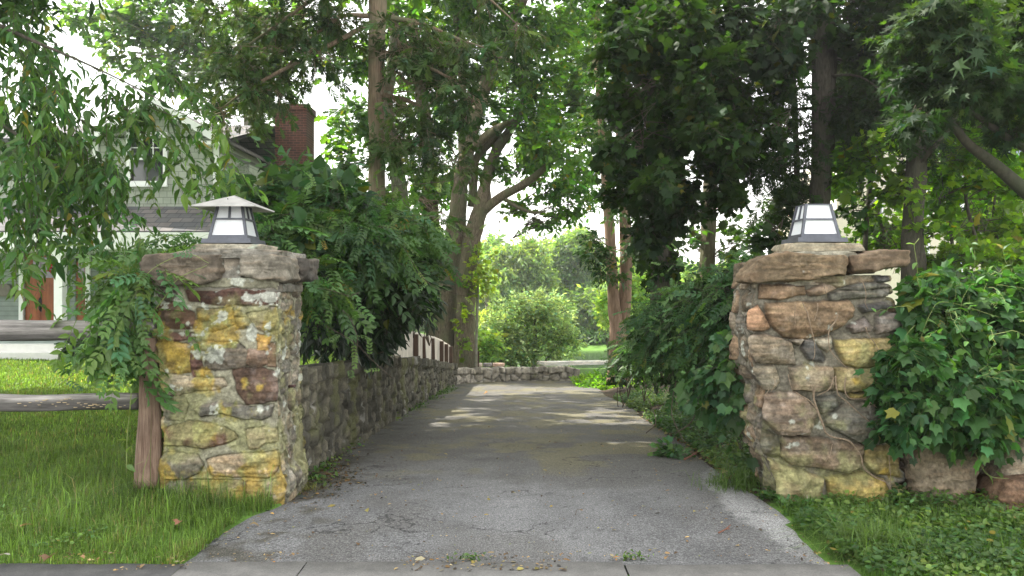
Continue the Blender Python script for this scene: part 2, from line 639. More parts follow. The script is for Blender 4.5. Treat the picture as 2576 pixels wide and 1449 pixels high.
class Plant:
    """a plant built from wood and leaf meshes, kept together under one Empty"""
    def __init__(self, name, base, label, cat, group=None, seed=1):
        self.root = empty(name, base, label, cat, group)
        self.rng = np.random.default_rng(seed)
        self.wood, self.leaf, self.twig = MB(), MB(), MB()
        self.seed = seed
        self.dens, self.gap = 1.0, 0.0

    def crown(self, blob, n, kind, size, cols, k=9, L=.5, start=None, out=.8, upw=.3, clump=.0, freq=1.0, nb=0, br=.02, shell=.4, cf=1.2, rad=None, **kw):
        c, r = blob
        n = max(4, int(n * self.dens)); clump = clump + (self.gap if clump else 0)
        p = cloud(n, c, r, self.rng, shell, clump, freq, self.seed + len(self.leaf.V))
        d = unit((p - c) / r) * out + self.rng.normal(0, .5, p.shape) + np.array([0, 0, upw])
        col = mixcol(p, cols[0], cols[1], cf, self.seed + 3)
        LL = L * self.rng.uniform(.6, 1.3, len(p))
        sprays(self.leaf, self.twig, p - unit(d) * LL[:, None] * .5, d, LL, k, kind, size, col, self.rng, **kw)
        if start is not None and nb:
            e = p[self.rng.choice(len(p), min(nb, len(p)), replace=False)]
            m = c * .6 + np.asarray(start) * .4
            s = np.where(self.rng.random((len(e), 1)) < .5, np.asarray(start)[None], m[None])
            twiggy(self.twig, s, e, self.rng, br)
        return p

    def shoots(self, n, blobs, kind, size, col, L=.5, up=.5, toward=(0, -.5, 0), r=.0022, step=3):
        # stray young shoots that leave the outline, with a few pale leaves
        for _ in range(n):
            x, y, d, rx, ry = blobs[self.rng.integers(len(blobs))][:5]
            c, rr = pblob(x, y, d, rx, ry, .4)
            dr = unit(self.rng.normal(0, 1, 3) + np.array([0, 0, up]) + np.array(toward))
            p0 = c + dr * rr * .8
            ln = L * self.rng.uniform(.5, 1.3)
            t = np.linspace(0, 1, 9)[:, None]
            path = p0 + dr * ln * t + DOWN * .35 * ln * t ** 2 + np.cumsum(self.rng.normal(0, .012, (9, 3)), 0)
            tube(self.twig, path, np.linspace(r, r * .5, 9), 4)
            k = np.arange(2, 9, step)
            m = len(k)
            leaves(self.leaf, kind, path[k], self.rng.normal(0, .6, (m, 3)) + dr + DOWN * .3, np.array([0, -.2, 1.]) + self.rng.normal(0, .3, (m, 3)), size * self.rng.uniform(.6, 1.1, m), np.array(col), self.rng, .2)

    def finish(self, bark='bark_oak', leafm='leaf', wood_name='trunk', leaf_name='crown', twig_name='branches', twigm='twig', join=False):
        if join:
            self.wood.add(np.concatenate(self.twig.V), np.concatenate(self.twig.Q), np.concatenate(self.twig.T) if self.twig.T else None)
            self.twig = MB()
        if self.wood.n: self.wood.build(wood_name, M[bark], self.root, True, color=False)
        if self.twig.n: self.twig.build(twig_name, M[twigm], self.root, True, color=False)
        if self.leaf.n: self.leaf.build(leaf_name, M[leafm], self.root, False)
        return self.root


# ------------------------------------------------------------------ ground shape
def drive_z(y):
    y = np.asarray(y, float)
    return np.where(y < 6, 0, np.where(y < 22.5, -(y - 6) * .0625, -1.03))


def ray_drive(px, py):
    """where the line of sight through px, py meets the drive"""
    d = 3.0
    for _ in range(60):
        d = .5 * d + .5 * (H - float(drive_z(d))) / ((py - CY) / F)
    return (px - CX) / F * d, d


L_EDGE = [ray_drive(*p) for p in [(455, 1432), (500, 1400), (560, 1335), (625, 1300), (690, 1275), (745, 1245), (765, 1190), (830, 1130), (905, 1090), (985, 1050), (1060, 1010), (1110, 985), (1145, 967)]]
R_EDGE = [ray_drive(*p) for p in [(2120, 1436), (2075, 1390), (2005, 1315), (1935, 1262), (1860, 1212), (1790, 1160), (1735, 1118), (1670, 1082), (1615, 1040), (1560, 1008), (1515, 985), (1492, 967)]]
LY = np.array([e[1] for e in L_EDGE]); LX = np.array([e[0] for e in L_EDGE])
RY = np.array([e[1] for e in R_EDGE]); RX = np.array([e[0] for e in R_EDGE])


def xl(y): return np.interp(y, LY, LX)
def xr(y): return np.interp(y, RY, RX)


WALL_PTS = np.array([(-1.93, 6.95, .93), (-1.9, 9, .80), (-1.86, 12, .60), (-1.82, 14, .42), (-1.76, 17, .1), (-1.66, 20, -.24), (-1.56, 21.9, -.44)])   # x, y, top of the left retaining wall
PAVE_Y = 4.77


def ground_z(x, y):
    x, y = np.broadcast_arrays(np.asarray(x, float), np.asarray(y, float))
    zd = drive_z(y)
    far = -1.03 - 1.55 * sstep(26, 38, y)
    zd = np.where(y > 23, far, zd)
    # lawn side
    top = np.interp(y, WALL_PTS[:, 1], WALL_PTS[:, 2]) - .1
    lawn = .03 * np.sin(x * .9 + 1) * sstep(5.2, 7, y) + .0 * y
    ltop = np.where(y < 6.9, lawn, lawn + (top - lawn) * sstep(-3.5, -2.5, x))
    ltop = np.where(y > 22.5, far + (lawn - far) * sstep(-6.0, -9.0, x) * (1 - sstep(30, 42, y)), ltop)
    # right bank
    bank = zd + (.12 * sstep(0, .5, x - xr(y)) + .55 * sstep(.5, 2.2, x - xr(y))) * sstep(6.4, 7.4, y)
    right_far = far + (0.25 - far) * sstep(6.0, 10.0, x) * (1 - sstep(32, 44, y))
    bank = np.where(y > 18, bank + (right_far - bank) * sstep(18, 24, y), bank)
    soil = np.where((y < 6.9) | (y > 22.5), xl(np.minimum(y, 30)), np.interp(y, WALL_PTS[:, 1], WALL_PTS[:, 0]) - .12)
    z = np.where(x < soil, ltop, zd)
    z = np.where((x >= xr(y)) & (y < 26), bank, z)
    z = np.where((y > 23.2) & (x > -5), far + (right_far - far) * sstep(6, 10, x), z)
    # under the drive sheet and under the pavement
    on = (x > soil) & (x < xr(y) - .1) & (y < 23.2)
    z = np.where(on, zd - .05, z)
    z = np.where((y < PAVE_Y - .12) & ((x < 2.0) | (y < 3.2)), -.06, z)
    # far bank of the pond
    z = np.where(y > 53, -2.58 + 4.5 * sstep(53, 110, y) + .9 * sstep(53, 55, y), z)
    return z
# ------------------------------------------------------------------ masonry
def poly_sd(U, V, poly):
    """signed distance (positive inside) from points to a polygon"""
    p = np.asarray(poly, float)
    q = np.roll(p, -1, 0)
    best = np.full(U.shape, 1e9)
    ins = np.zeros(U.shape, bool)
    for (ax, ay), (bx, by) in zip(p, q):
        ex, ey = bx - ax, by - ay
        t = np.clip(((U - ax) * ex + (V - ay) * ey) / (ex * ex + ey * ey + 1e-12), 0, 1)
        best = np.minimum(best, np.hypot(U - ax - t * ex, V - ay - t * ey))
        cond = (ay > V) != (by > V)
        with np.errstate(divide='ignore', invalid='ignore'):
            xi = ax + (V - ay) * ex / (ey if ey else 1e-12)
        ins ^= cond & (U < xi)
    return np.where(ins, best, -best)


def eval_stones(U, V, stones, margin=.06):
    sd = np.full(U.shape, -1.0)
    idx = np.full(U.shape, -1)
    for i, s in enumerate(stones):
        p = s['poly']
        m = (U > p[:, 0].min() - margin) & (U < p[:, 0].max() + margin) & (V > p[:, 1].min() - margin) & (V < p[:, 1].max() + margin)
        if not m.any(): continue
        d = poly_sd(U[m], V[m], p)
        cur = sd[m]
        better = d > cur
        cur = np.where(better, d, cur)
        sd[m] = cur
        ii = idx[m]
        ii[better & (d > -.05)] = i
        idx[m] = ii
    return sd, idx


GREY, BROWN, MAROON, SLATE, PINK, CREAM, TAN, GREEN, YELLOW, ORANGE = (
    (.17, .16, .145), (.17, .125, .085), (.115, .06, .048), (.085, .085, .09), (.33, .25, .2), (.42, .36, .27),
    (.3, .25, .16), (.17, .17, .11), (.3, .215, .045), (.34, .2, .1))


def rand_stones(u0, u1, v0, v1, rng, hr=(.07, .17), wr=(.12, .34), cols=(GREY, BROWN, SLATE, TAN), gap=.012):
    out, v = [], v0
    while v < v1:
        h = rng.uniform(*hr)
        u = u0 - rng.uniform(0, .1)
        while u < u1:
            w = rng.uniform(*wr)
            g = gap * rng.uniform(.6, 1.6)
            a, b, c, d = u + g, u + w - g, v + g, v + h - g
            j = lambda s: rng.uniform(-s, s)
            poly = np.array([(a, c + h * .25), (a + w * .2, c + j(.01)), (a + w * .6, c + j(.015)), (b - .01, c + h * .12), (b + j(.012), c + h * .6), (b - w * .15, d + j(.01)), (a + w * .35, d + j(.015)), (a + .015, d - h * .15)])
            out.append(dict(poly=poly, col=np.array(cols[rng.integers(len(cols))]), h=rng.uniform(.7, 1.25), tilt=rng.normal(0, .12, 2)))
            u += w
        v += h
    return out


def pillar_mesh(xlz, xrz, z0, z1, depth, front, side_l, side_r, mort, hgt, lichen, seed, res=.0066, mort_up=0.0, grow=.0, tone=1.0, groove=.006):
    """one continuous rough masonry shaft; xlz, xrz give its left and right edge at height z"""
    zs = np.arange(z0, z1 + res * .5, res)
    wmid = float(xrz(np.array([.9]))[0] - xlz(np.array([.9]))[0])
    nf, ns, nb = int(wmid / res), int(depth / res), 24
    cols = []
    for k, (n, f) in enumerate(((nf, 0), (ns, 1), (nb, 2), (ns, 3))):
        t = (np.arange(n)) / n
        cols += [(f, x) for x in t]
    fidx = np.array([c[0] for c in cols]); t = np.array([c[1] for c in cols])
    Z = np.repeat(zs[:, None], len(cols), 1)
    XL, XR = xlz(zs)[:, None], xrz(zs)[:, None]
    X = np.where(fidx == 0, XL + (XR - XL) * t, np.where(fidx == 1, XR + 0 * t, np.where(fidx == 2, XR + (XL - XR) * t, XL + 0 * t)))
    Y = np.where(fidx == 0, D0, np.where(fidx == 1, D0 + depth * t, np.where(fidx == 2, D0 + depth, D0 + depth * (1 - t)))) + 0 * Z
    dl, dr = X - XL, XR - X
    df, db = Y - D0, D0 + depth - Y
    r = .05
    wl, wr, wf, wb = [np.clip(1 - q / r, 0, 1) for q in (dl, dr, df, db)]
    nx = wr - wl; ny = wb - wf
    nl = np.maximum(np.hypot(nx, ny), 1e-6); nx, ny = nx / nl, ny / nl
    corner = np.minimum(np.maximum(wl, wr), np.maximum(wf, wb))
    sd = np.full(X.shape, -1.0); idx = np.full(X.shape, -1); sid = np.zeros(X.shape, int)
    P3 = np.stack([X, Y, Z], -1).reshape(-1, 3)
    w1 = (fbm(P3 * 14, 3, seed) * .012).reshape(X.shape); w2 = (fbm(P3 * 14 + 40, 3, seed + 1) * .012).reshape(X.shape)
    allst = []
    for f, st in ((0, front), (1, side_r), (2, side_l), (3, side_l)):
        m = np.broadcast_to(fidx == f, X.shape)
        U = (X if f in (0, 2) else Y) + w1
        s, i = eval_stones(U[m], (Z + w2)[m], st)
        off = len(allst); allst += st
        sd[m] = s + grow; idx[m] = np.where(i >= 0, i + off, -1)
    sc = np.array([s['col'] for s in allst] + [mort]); sh = np.array([s['h'] for s in allst] + [0]); tl = np.array([s['tilt'] for s in allst] + [(0, 0)])
    cen = np.array([s['poly'].mean(0) for s in allst] + [(0, 0)])
    inside = sstep(-.004, .004, sd)
    prof = sstep(-.003, .01, sd) * .8 + sstep(.0, .05, sd) * .2
    U = np.where((fidx == 0) | (fidx == 2), X, Y)
    fr_ = np.random.default_rng(seed + 77)
    pl = fr_.normal(0, 1, (len(sc), 4, 2)); pl /= np.linalg.norm(pl, axis=-1, keepdims=True)
    po = fr_.uniform(-.01, .05, (len(sc), 4)); ps = fr_.uniform(.12, .55, (len(sc), 4))
    cut = 0
    for k in range(4):
        cut = cut + ps[idx, k] * np.maximum(0, pl[idx, k, 0] * (U + w1 * 1.5 - cen[idx, 0]) + pl[idx, k, 1] * (Z + w2 * 1.5 - cen[idx, 1]) - po[idx, k])
    cut = np.minimum(cut, hgt * .8)
    bed = fbm(np.stack([X * 5, Y * 5, Z * 38], -1).reshape(-1, 3) + (idx.reshape(-1, 1) * 3.7), 4, seed + 2).reshape(X.shape)
    lump = fbm(P3 * 9 + idx.reshape(-1, 1) * 1.9, 4, seed + 3).reshape(X.shape)
    fine = fbm(P3 * 55, 3, seed + 4).reshape(X.shape)
    step = np.round(bed * 3) / 3
    h = prof * hgt * sh[idx] + inside * (-cut + step * .005 + bed * .004 + lump * .012) + (1 - inside) * (lump * .01 + mort_up) + fine * .0045
    h = h - groove * np.exp(-((sd + .002) / .008) ** 2)
    h = h - corner ** 2 * .022 - hgt * .35
    h = h * sstep(0, .02, np.minimum(Z - z0 + .02, 1))
    V = np.stack([X + nx * h, Y + ny * h, Z], -1).reshape(-1, 3)
    # colour of the stone itself, its bedding, its lichens, and painted crevice shade
    c = sc[idx] * tone * np.array((.98, .95, .82))
    c = np.where((idx >= 0)[..., None], c, np.asarray(mort))
    lum = c.mean(-1, keepdims=True); c = lum + (c - lum) * .85
    band = sstep(-.2, .35, bed)[..., None]
    alt = c * np.array([1.25, 1.05, .88]) + .03
    c = c * (1 - .55 * band) + alt * .55 * band
    streak = sstep(.05, .3, fbm(np.stack([X * 3, Y * 3, Z * 34], -1).reshape(-1, 3) + (idx.reshape(-1, 1) * 1.3), 4, seed + 21).reshape(X.shape))[..., None]
    c = c * (1 - .28 * streak)
    blot = fbm(P3 * 3.3 + 9, 3, seed + 6).reshape(X.shape)[..., None]
    c = c * (1 + .8 * blot) + .03 * sstep(.1, .4, fbm(P3 * 12 + 8, 3, seed + 22).reshape(X.shape))[..., None]
    mcol = np.asarray(mort) * (1 + .3 * lump[..., None])
    c = mcol * (1 - inside[..., None]) + c * inside[..., None]
    c = c * (1 - .3 * np.exp(-((sd + .002) / .007) ** 2))[..., None]  # paints crevice shade into the colour round each stone
    ly = lichen(X, Y, Z, fidx)
    n1 = fbm(P3 * 5.5 + 3, 4, seed + 8).reshape(X.shape); n2 = fbm(P3 * 16 + 5, 4, seed + 9).reshape(X.shape)
    n3 = fbm(P3 * 7 + 77, 5, seed + 10).reshape(X.shape)
    ym = sstep(.42, .62, n1 * .75 + n2 * .3 + ly['yellow'])[..., None] * .82
    yc = np.array((.25, .175, .035)) * (1 + .5 * n2[..., None]) + np.array((-.06, .02, .03)) * sstep(-.1, .3, n3)[..., None]
    c = c * (1 - ym) + yc * ym
    gm = sstep(.42, .7, fbm(P3 * 4 + 31, 4, seed + 11).reshape(X.shape) + ly['green'])[..., None] * .65
    c = c * (1 - gm) + np.array((.2, .2, .09)) * (1 + .4 * n2[..., None]) * gm
    wm = sstep(.5, .58, n3 * .8 + n2 * .35 + ly['white'])[..., None] * .8
    c = c * (1 - wm) + np.array((.37, .385, .33)) * wm
    g1 = fbm(P3 * 42 + 1, 3, seed + 30).reshape(X.shape)[..., None]; g2 = fbm(P3 * 20 + 6, 3, seed + 31).reshape(X.shape)[..., None]
    c = c * np.exp(.55 * g1 + .4 * g2)
    n, m = X.shape
    i = np.arange(n - 1)[:, None] * m; j = np.arange(m)[None]; k = (j + 1) % m
    q = np.stack([i + j, i + k, i + m + k, i + m + j], -1).reshape(-1, 4)
    return V, q, c.reshape(-1, 3)


def block(mb, outline, y0, depth, rng, col, amp=.018, seed=0, rnd=.03, res=.014, lich=None, taper=.0):
    """a rough stone: a front outline in (x, z), its face at y0, going back by depth"""
    o = np.asarray(outline, float)
    per = np.r_[0, np.cumsum(np.linalg.norm(np.diff(np.vstack([o, o[:1]]), axis=0), axis=1))]
    n = max(16, int(per[-1] / res))
    s = np.linspace(0, per[-1], n, endpoint=False)
    cl = np.vstack([o, o[:1]])
    o2 = np.stack([np.interp(s, per, cl[:, 0]), np.interp(s, per, cl[:, 1])], 1)
    c = o2.mean(0)
    rr = np.linalg.norm(o2 - c, axis=1).mean()
    inner = np.linspace(0, 1 - rnd / rr, max(4, int(rr / res)))[1:]
    rings = [(f, y0) for f in inner]
    for a in np.linspace(0, math.pi / 2, 5)[1:]:
        rings.append((1 - rnd / rr * (1 - math.sin(a)), y0 + rnd * (1 - math.cos(a))))
    m = max(3, int(depth / res / 1.4))
    for t in np.linspace(0, 1, m)[1:]:
        rings.append((1 - taper * t, y0 + rnd + (depth - 2 * rnd) * t))
    for a in np.linspace(0, math.pi / 2, 4)[1:]:
        rings.append((1 - taper - rnd / rr * (1 - math.cos(a)) * 1.0, y0 + depth - rnd + rnd * math.sin(a)))
    for f in np.linspace(1 - taper - rnd / rr, 0, 5)[1:-1]:
        rings.append((f, y0 + depth))
    V = [np.array([[c[0], y0, c[1]]])]
    for f, y in rings:
        q = c + (o2 - c) * f
        V.append(np.column_stack([q[:, 0], np.full(n, y), q[:, 1]]))
    V.append(np.array([[c[0], y0 + depth, c[1]]]))
    V = np.vstack(V)
    nr = len(rings)
    i = 1 + np.arange(nr - 1)[:, None] * n; j = np.arange(n)[None]; k = (j + 1) % n
    Q = np.stack([i + j, i + n + j, i + n + k, i + k], -1).reshape(-1, 4)
    jj = np.arange(n); kk = (jj + 1) % n
    T = np.vstack([np.stack([np.zeros(n, int), 1 + jj, 1 + kk], 1), np.stack([np.full(n, len(V) - 1), 1 + (nr - 1) * n + kk, 1 + (nr - 1) * n + jj], 1)])
    cc = np.array([c[0], y0 + depth / 2, c[1]])
    d = unit((V - cc) / np.array([rr, depth, rr]))
    lump = fbm(V * 6, 4, seed); bed = fbm(V * np.array([5, 5, 32]), 4, seed + 1); fine = fbm(V * 40, 3, seed + 2)
    fac = np.abs(fbm(V * 3.2 + 4, 3, seed + 5))
    rg_ = np.random.default_rng(seed + 5)
    hx_ = np.ptp(o[:, 0]) / 2; hz_ = np.ptp(o[:, 1]) / 2; sc_ = np.array([hx_, depth / 2, hz_])
    for _ in range(16):
        nv = unit(rg_.normal(0, 1, 3) * np.array([.8, 1.2, .9])); of = np.sum(np.abs(nv) * sc_) * rg_.uniform(.8, .95)
        ex = np.maximum(0, (V - cc) @ nv - of)
        V = V - nv[None] * ex[:, None] * .85
    V2 = V + d * (lump * amp + bed * amp * .55 + fine * amp * .22 - fac * amp * .7)[:, None]
    colr = np.asarray(col) * (1 + .45 * fbm(V * 4 + 2, 3, seed + 3)[:, None])
    b = sstep(-.1, .4, bed)[:, None]
    colr = colr * (1 - .4 * b) + (colr * np.array([1.3, 1.05, .85]) + .02) * .4 * b
    if lich is not None:
        for (lc, off, fr) in lich:
            mm = sstep(.45, .62, fbm(V * fr + 11, 4, seed + 7) + off)[:, None] * .8
            colr = colr * (1 - mm) + np.asarray(lc) * mm
    colr = colr * np.exp(.5 * fine + .5 * fbm(V * 18 + 3, 3, seed + 9))[:, None]
    mb.add(V2, Q, T, colr)
    return mb


def cropL(pts, b=False):
    return np.array([P(335.4 + x * .25, (939.2 if b else 590.3) + y * .25, D0)[[0, 2]] for x, y in pts])


def cropR(pts, b=False):
    return np.array([P(1851.5 + x * .25, (939.2 if b else 590.3) + y * .25, D0)[[0, 2]] for x, y in pts])


def stone(poly, col, h=1.0, tilt=None):
    return dict(poly=poly, col=np.array(col, float), h=h, tilt=np.array(tilt) if tilt is not None else R.normal(0, .08, 2))


# ---- gate pillar beside the lawn
LS = [stone(cropL(p), c, h) for p, c, h in [
    ([(520, 560), (900, 545), (1370, 560), (1520, 590), (1525, 690), (1430, 690), (1130, 700), (970, 710), (560, 660)], MAROON, .8),
    ([(120, 545), (380, 545), (420, 620), (400, 660), (120, 660)], (.1, .08, .065), .8),
    ([(120, 740), (330, 690), (460, 670), (520, 740), (600, 800), (620, 930), (420, 945), (150, 930)], (.14, .08, .05), .9),
    ([(640, 760), (980, 740), (1000, 900), (780, 980), (630, 930)], (.24, .2, .09), .7),
    ([(1150, 800), (1400, 770), (1520, 790), (1490, 900), (1330, 980), (1220, 930)], TAN, 1.2),
    ([(140, 1000), (600, 1000), (610, 1035), (420, 1060), (140, 1075)], MAROON, 1.),
    ([(195, 1110), (380, 1070), (560, 1130), (565, 1370), (340, 1390), (250, 1290)], YELLOW, 1.3),
    ([(590, 1125), (645, 1130), (700, 1420), (600, 1420), (572, 1280)], (.13, .065, .055), .8),
    ([(820, 1100), (1050, 1090), (1150, 1180), (1120, 1330), (900, 1360), (720, 1350), (740, 1220)], (.13, .115, .095), 1.25),
    ([(1165, 1160), (1350, 1170), (1340, 1300), (1220, 1350), (1130, 1290)], (.15, .1, .07), 1.),
    ([(640, 1090), (800, 1080), (760, 1200), (690, 1190)], PINK, .6),
    ([(1020, 840), (1130, 840), (1160, 930), (1030, 950)], (.22, .19, .1), .6),
    ([(1250, 1020), (1370, 1040), (1340, 1170), (1250, 1150)], (.34, .21, .03), .7),
    ([(1365, 1100), (1440, 1100), (1430, 1330), (1350, 1320)], (.15, .1, .06), .7),
    ([(1380, 740), (1590, 760), (1560, 960), (1420, 950)], GREY, .5),
]] + [stone(cropL(p, True), c, h) for p, c, h in [
    ([(205, 30), (420, 20), (700, 60), (900, 60), (930, 110), (880, 140), (600, 180), (500, 190), (450, 225), (250, 220)], CREAM, 1.4),
    ([(1000, -40), (1250, -55), (1450, 0), (1500, 130), (1440, 270), (1130, 310), (1050, 200)], (.12, .075, .055), 1.),
    ([(280, 250), (500, 250), (540, 330), (490, 470), (330, 450), (285, 350)], (.18, .18, .14), 1.2),
    ([(620, 350), (850, 290), (1090, 330), (1180, 350), (1400, 330), (1380, 430), (1280, 460), (1040, 440), (880, 390), (690, 430)], (.13, .125, .115), 1.5),
    ([(280, 570), (560, 490), (800, 520), (1000, 590), (1030, 650), (900, 700), (700, 745), (480, 720), (265, 720)], (.15, .085, .055), 1.4),
    ([(1140, 580), (1320, 555), (1340, 690), (1250, 745), (1170, 750), (1140, 660)], PINK, 1.2),
    ([(1335, 560), (1460, 570), (1470, 680), (1345, 690)], TAN, .8),
    ([(205, 870), (300, 800), (640, 830), (690, 930), (650, 1010), (480, 1060), (300, 1060), (205, 960)], (.2, .19, .15), 1.4),
    ([(740, 880), (900, 830), (1100, 820), (1300, 810), (1460, 790), (1480, 920), (1350, 1050), (1000, 1040), (780, 1030)], (.36, .29, .2), 1.4),
    ([(1135, 1110), (1380, 1095), (1480, 1060), (1540, 1180), (1440, 1330), (1280, 1370), (1150, 1290)], CREAM, 1.6),
    ([(520, 1090), (1080, 1090), (1100, 1330), (540, 1320)], (.22, .2, .1), .8),
]]
zL = lambda py: H - (py - CY) / F * D0
xpx = lambda px: (px - CX) / F * D0
l_left = (np.array([725, 860, 880, 1000, 1130, 1160, 1240, 1310]), np.array([383, 387, 387, 400, 409, 394, 392, 390]))
l_right = (np.array([725, 1000, 1180, 1220, 1260, 1310]), np.array([706, 702, 712, 728, 722, 715]))


def edge(tab):
    z = zL(tab[0])[::-1]; x = xpx(tab[1])[::-1]
    return lambda q: np.interp(q, z, x)


rs = np.random.default_rng(5)
side_r = rand_stones(D0 - .05, D0 + .8, -.1, 1.7, rs, (.08, .17), (.12, .3), ((.17, .165, .15), (.2, .185, .15), BROWN, (.13, .12, .11), TAN))
for s_ in side_r: s_['h'] *= .3; s_['col'] = s_['col'] * .55 + np.array((.2, .19, .16)) * .45
side_l = rand_stones(-4, -1.5, -.1, 1.7, rs) + rand_stones(D0 - .05, D0 + .8, -.1, 1.7, rs)


def lichenL(X, Y, Z, f):
    py = CY - (Z - H) * F / D0
    y = np.interp(py, [720, 760, 790, 900, 960, 1000, 1060, 1200, 1300], [-.15, .15, .52, .5, .4, .32, .4, .45, .44])
    y = np.where(f == 1, y - .28, y)
    w = np.interp(py, [700, 760, 900, 1000, 1300], [.38, .34, .26, .12, -.1])
    return dict(yellow=y, white=w, green=np.interp(py, [700, 800, 950, 1300], [.0, .3, .42, .5]))


lp = empty('gate_pillar', P(545, 1290, D0 + .35) * np.array([1, 1, 0]), 'rubble stone gate pillar blotched with mustard lichen, between rail fence and driveway', 'pillar', 'stone gate pillars')
V, q, c = pillar_mesh(edge(l_left), edge(l_right), -.1, zL(700), .68, LS, side_l, side_r, (.22, .21, .15), .032, lichenL, 21, mort_up=.004, groove=.003, grow=.011, tone=.8)
mk('masonry', V, q, M['stone'], lp, True, c)
lich_cap = [((.3, .31, .27), -.12, 9), ((.3, .26, .12), -.12, 6)]
for k, (pts, y0, dep, col, sd) in enumerate([
    ([(95, 290), (150, 205), (300, 185), (700, 190), (945, 205), (935, 330), (890, 450), (700, 500), (300, 505), (150, 425)], D0 - .07, .36, (.2, .175, .15), 3),
    ([(1035, 205), (1200, 200), (1560, 215), (1600, 310), (1590, 450), (1490, 492), (1300, 455), (1060, 415), (1035, 300)], D0 - .06, .34, (.3, .285, .255), 9),
    ([(1480, 215), (1655, 225), (1660, 300), (1650, 460), (1490, 470)], D0 + .3, .42, (.12, .115, .11), 14),
    ([(180, 215), (900, 210), (890, 450), (200, 460)], D0 + .31, .44, (.18, .16, .14), 19),
    ([(940, 210), (1470, 210), (1460, 450), (930, 460)], D0 + .31, .42, (.2, .18, .16), 23)]):
    b = MB()
    block(b, cropL(pts), y0, dep, R, np.array(col) * np.array((.5, .475, .42)), .032, sd * 7, .03, lich=lich_cap)
    b.build('cap_stone', M['stone'], lp, True)
b = MB()      # mortar between and over the cap stones
block(b, cropL([(200, 205), (600, 150), (1100, 138), (1500, 160), (1590, 215), (1600, 245), (900, 240), (240, 240)]), D0 - .03, .74, R, (.17, .16, .135), .016, 61, .02, lich=[((.4, .41, .36), .0, 12), ((.28, .2, .05), -.12, 7)])
block(b, cropL([(880, 215), (1080, 215), (1080, 480), (1500, 500), (1500, 580), (200, 560), (200, 500), (900, 480)]), D0 + .015, .64, R, (.16, .15, .125), .014, 67, .02, lich=[((.44, .46, .4), .12, 10)])
b.build('mortar_bed', M['stone'], lp, True)
b = MB()
block(b, np.array([((458 - CX) / F * 6.3, zL(634) + .0), ((651 - CX) / F * 6.3, zL(634)), ((650 - CX) / F * 6.3, H + 112 / F * 6.3), ((459 - CX) / F * 6.3, H + 111 / F * 6.3)]), 6.3, .6, R, (.24, .22, .17), .006, 71, .008, lich=[((.22, .36, .3), -.14, 3), ((.2, .19, .16), -.05, 8)])
b.build('concrete_plinth', M['stone'], lp, True)
b = MB()
tube(b, [P(727, 972, 6.38), P(742, 971, 6.35)], [.011, .012], 8)
b.build('iron_peg', M['iron'], lp, True, color=False)

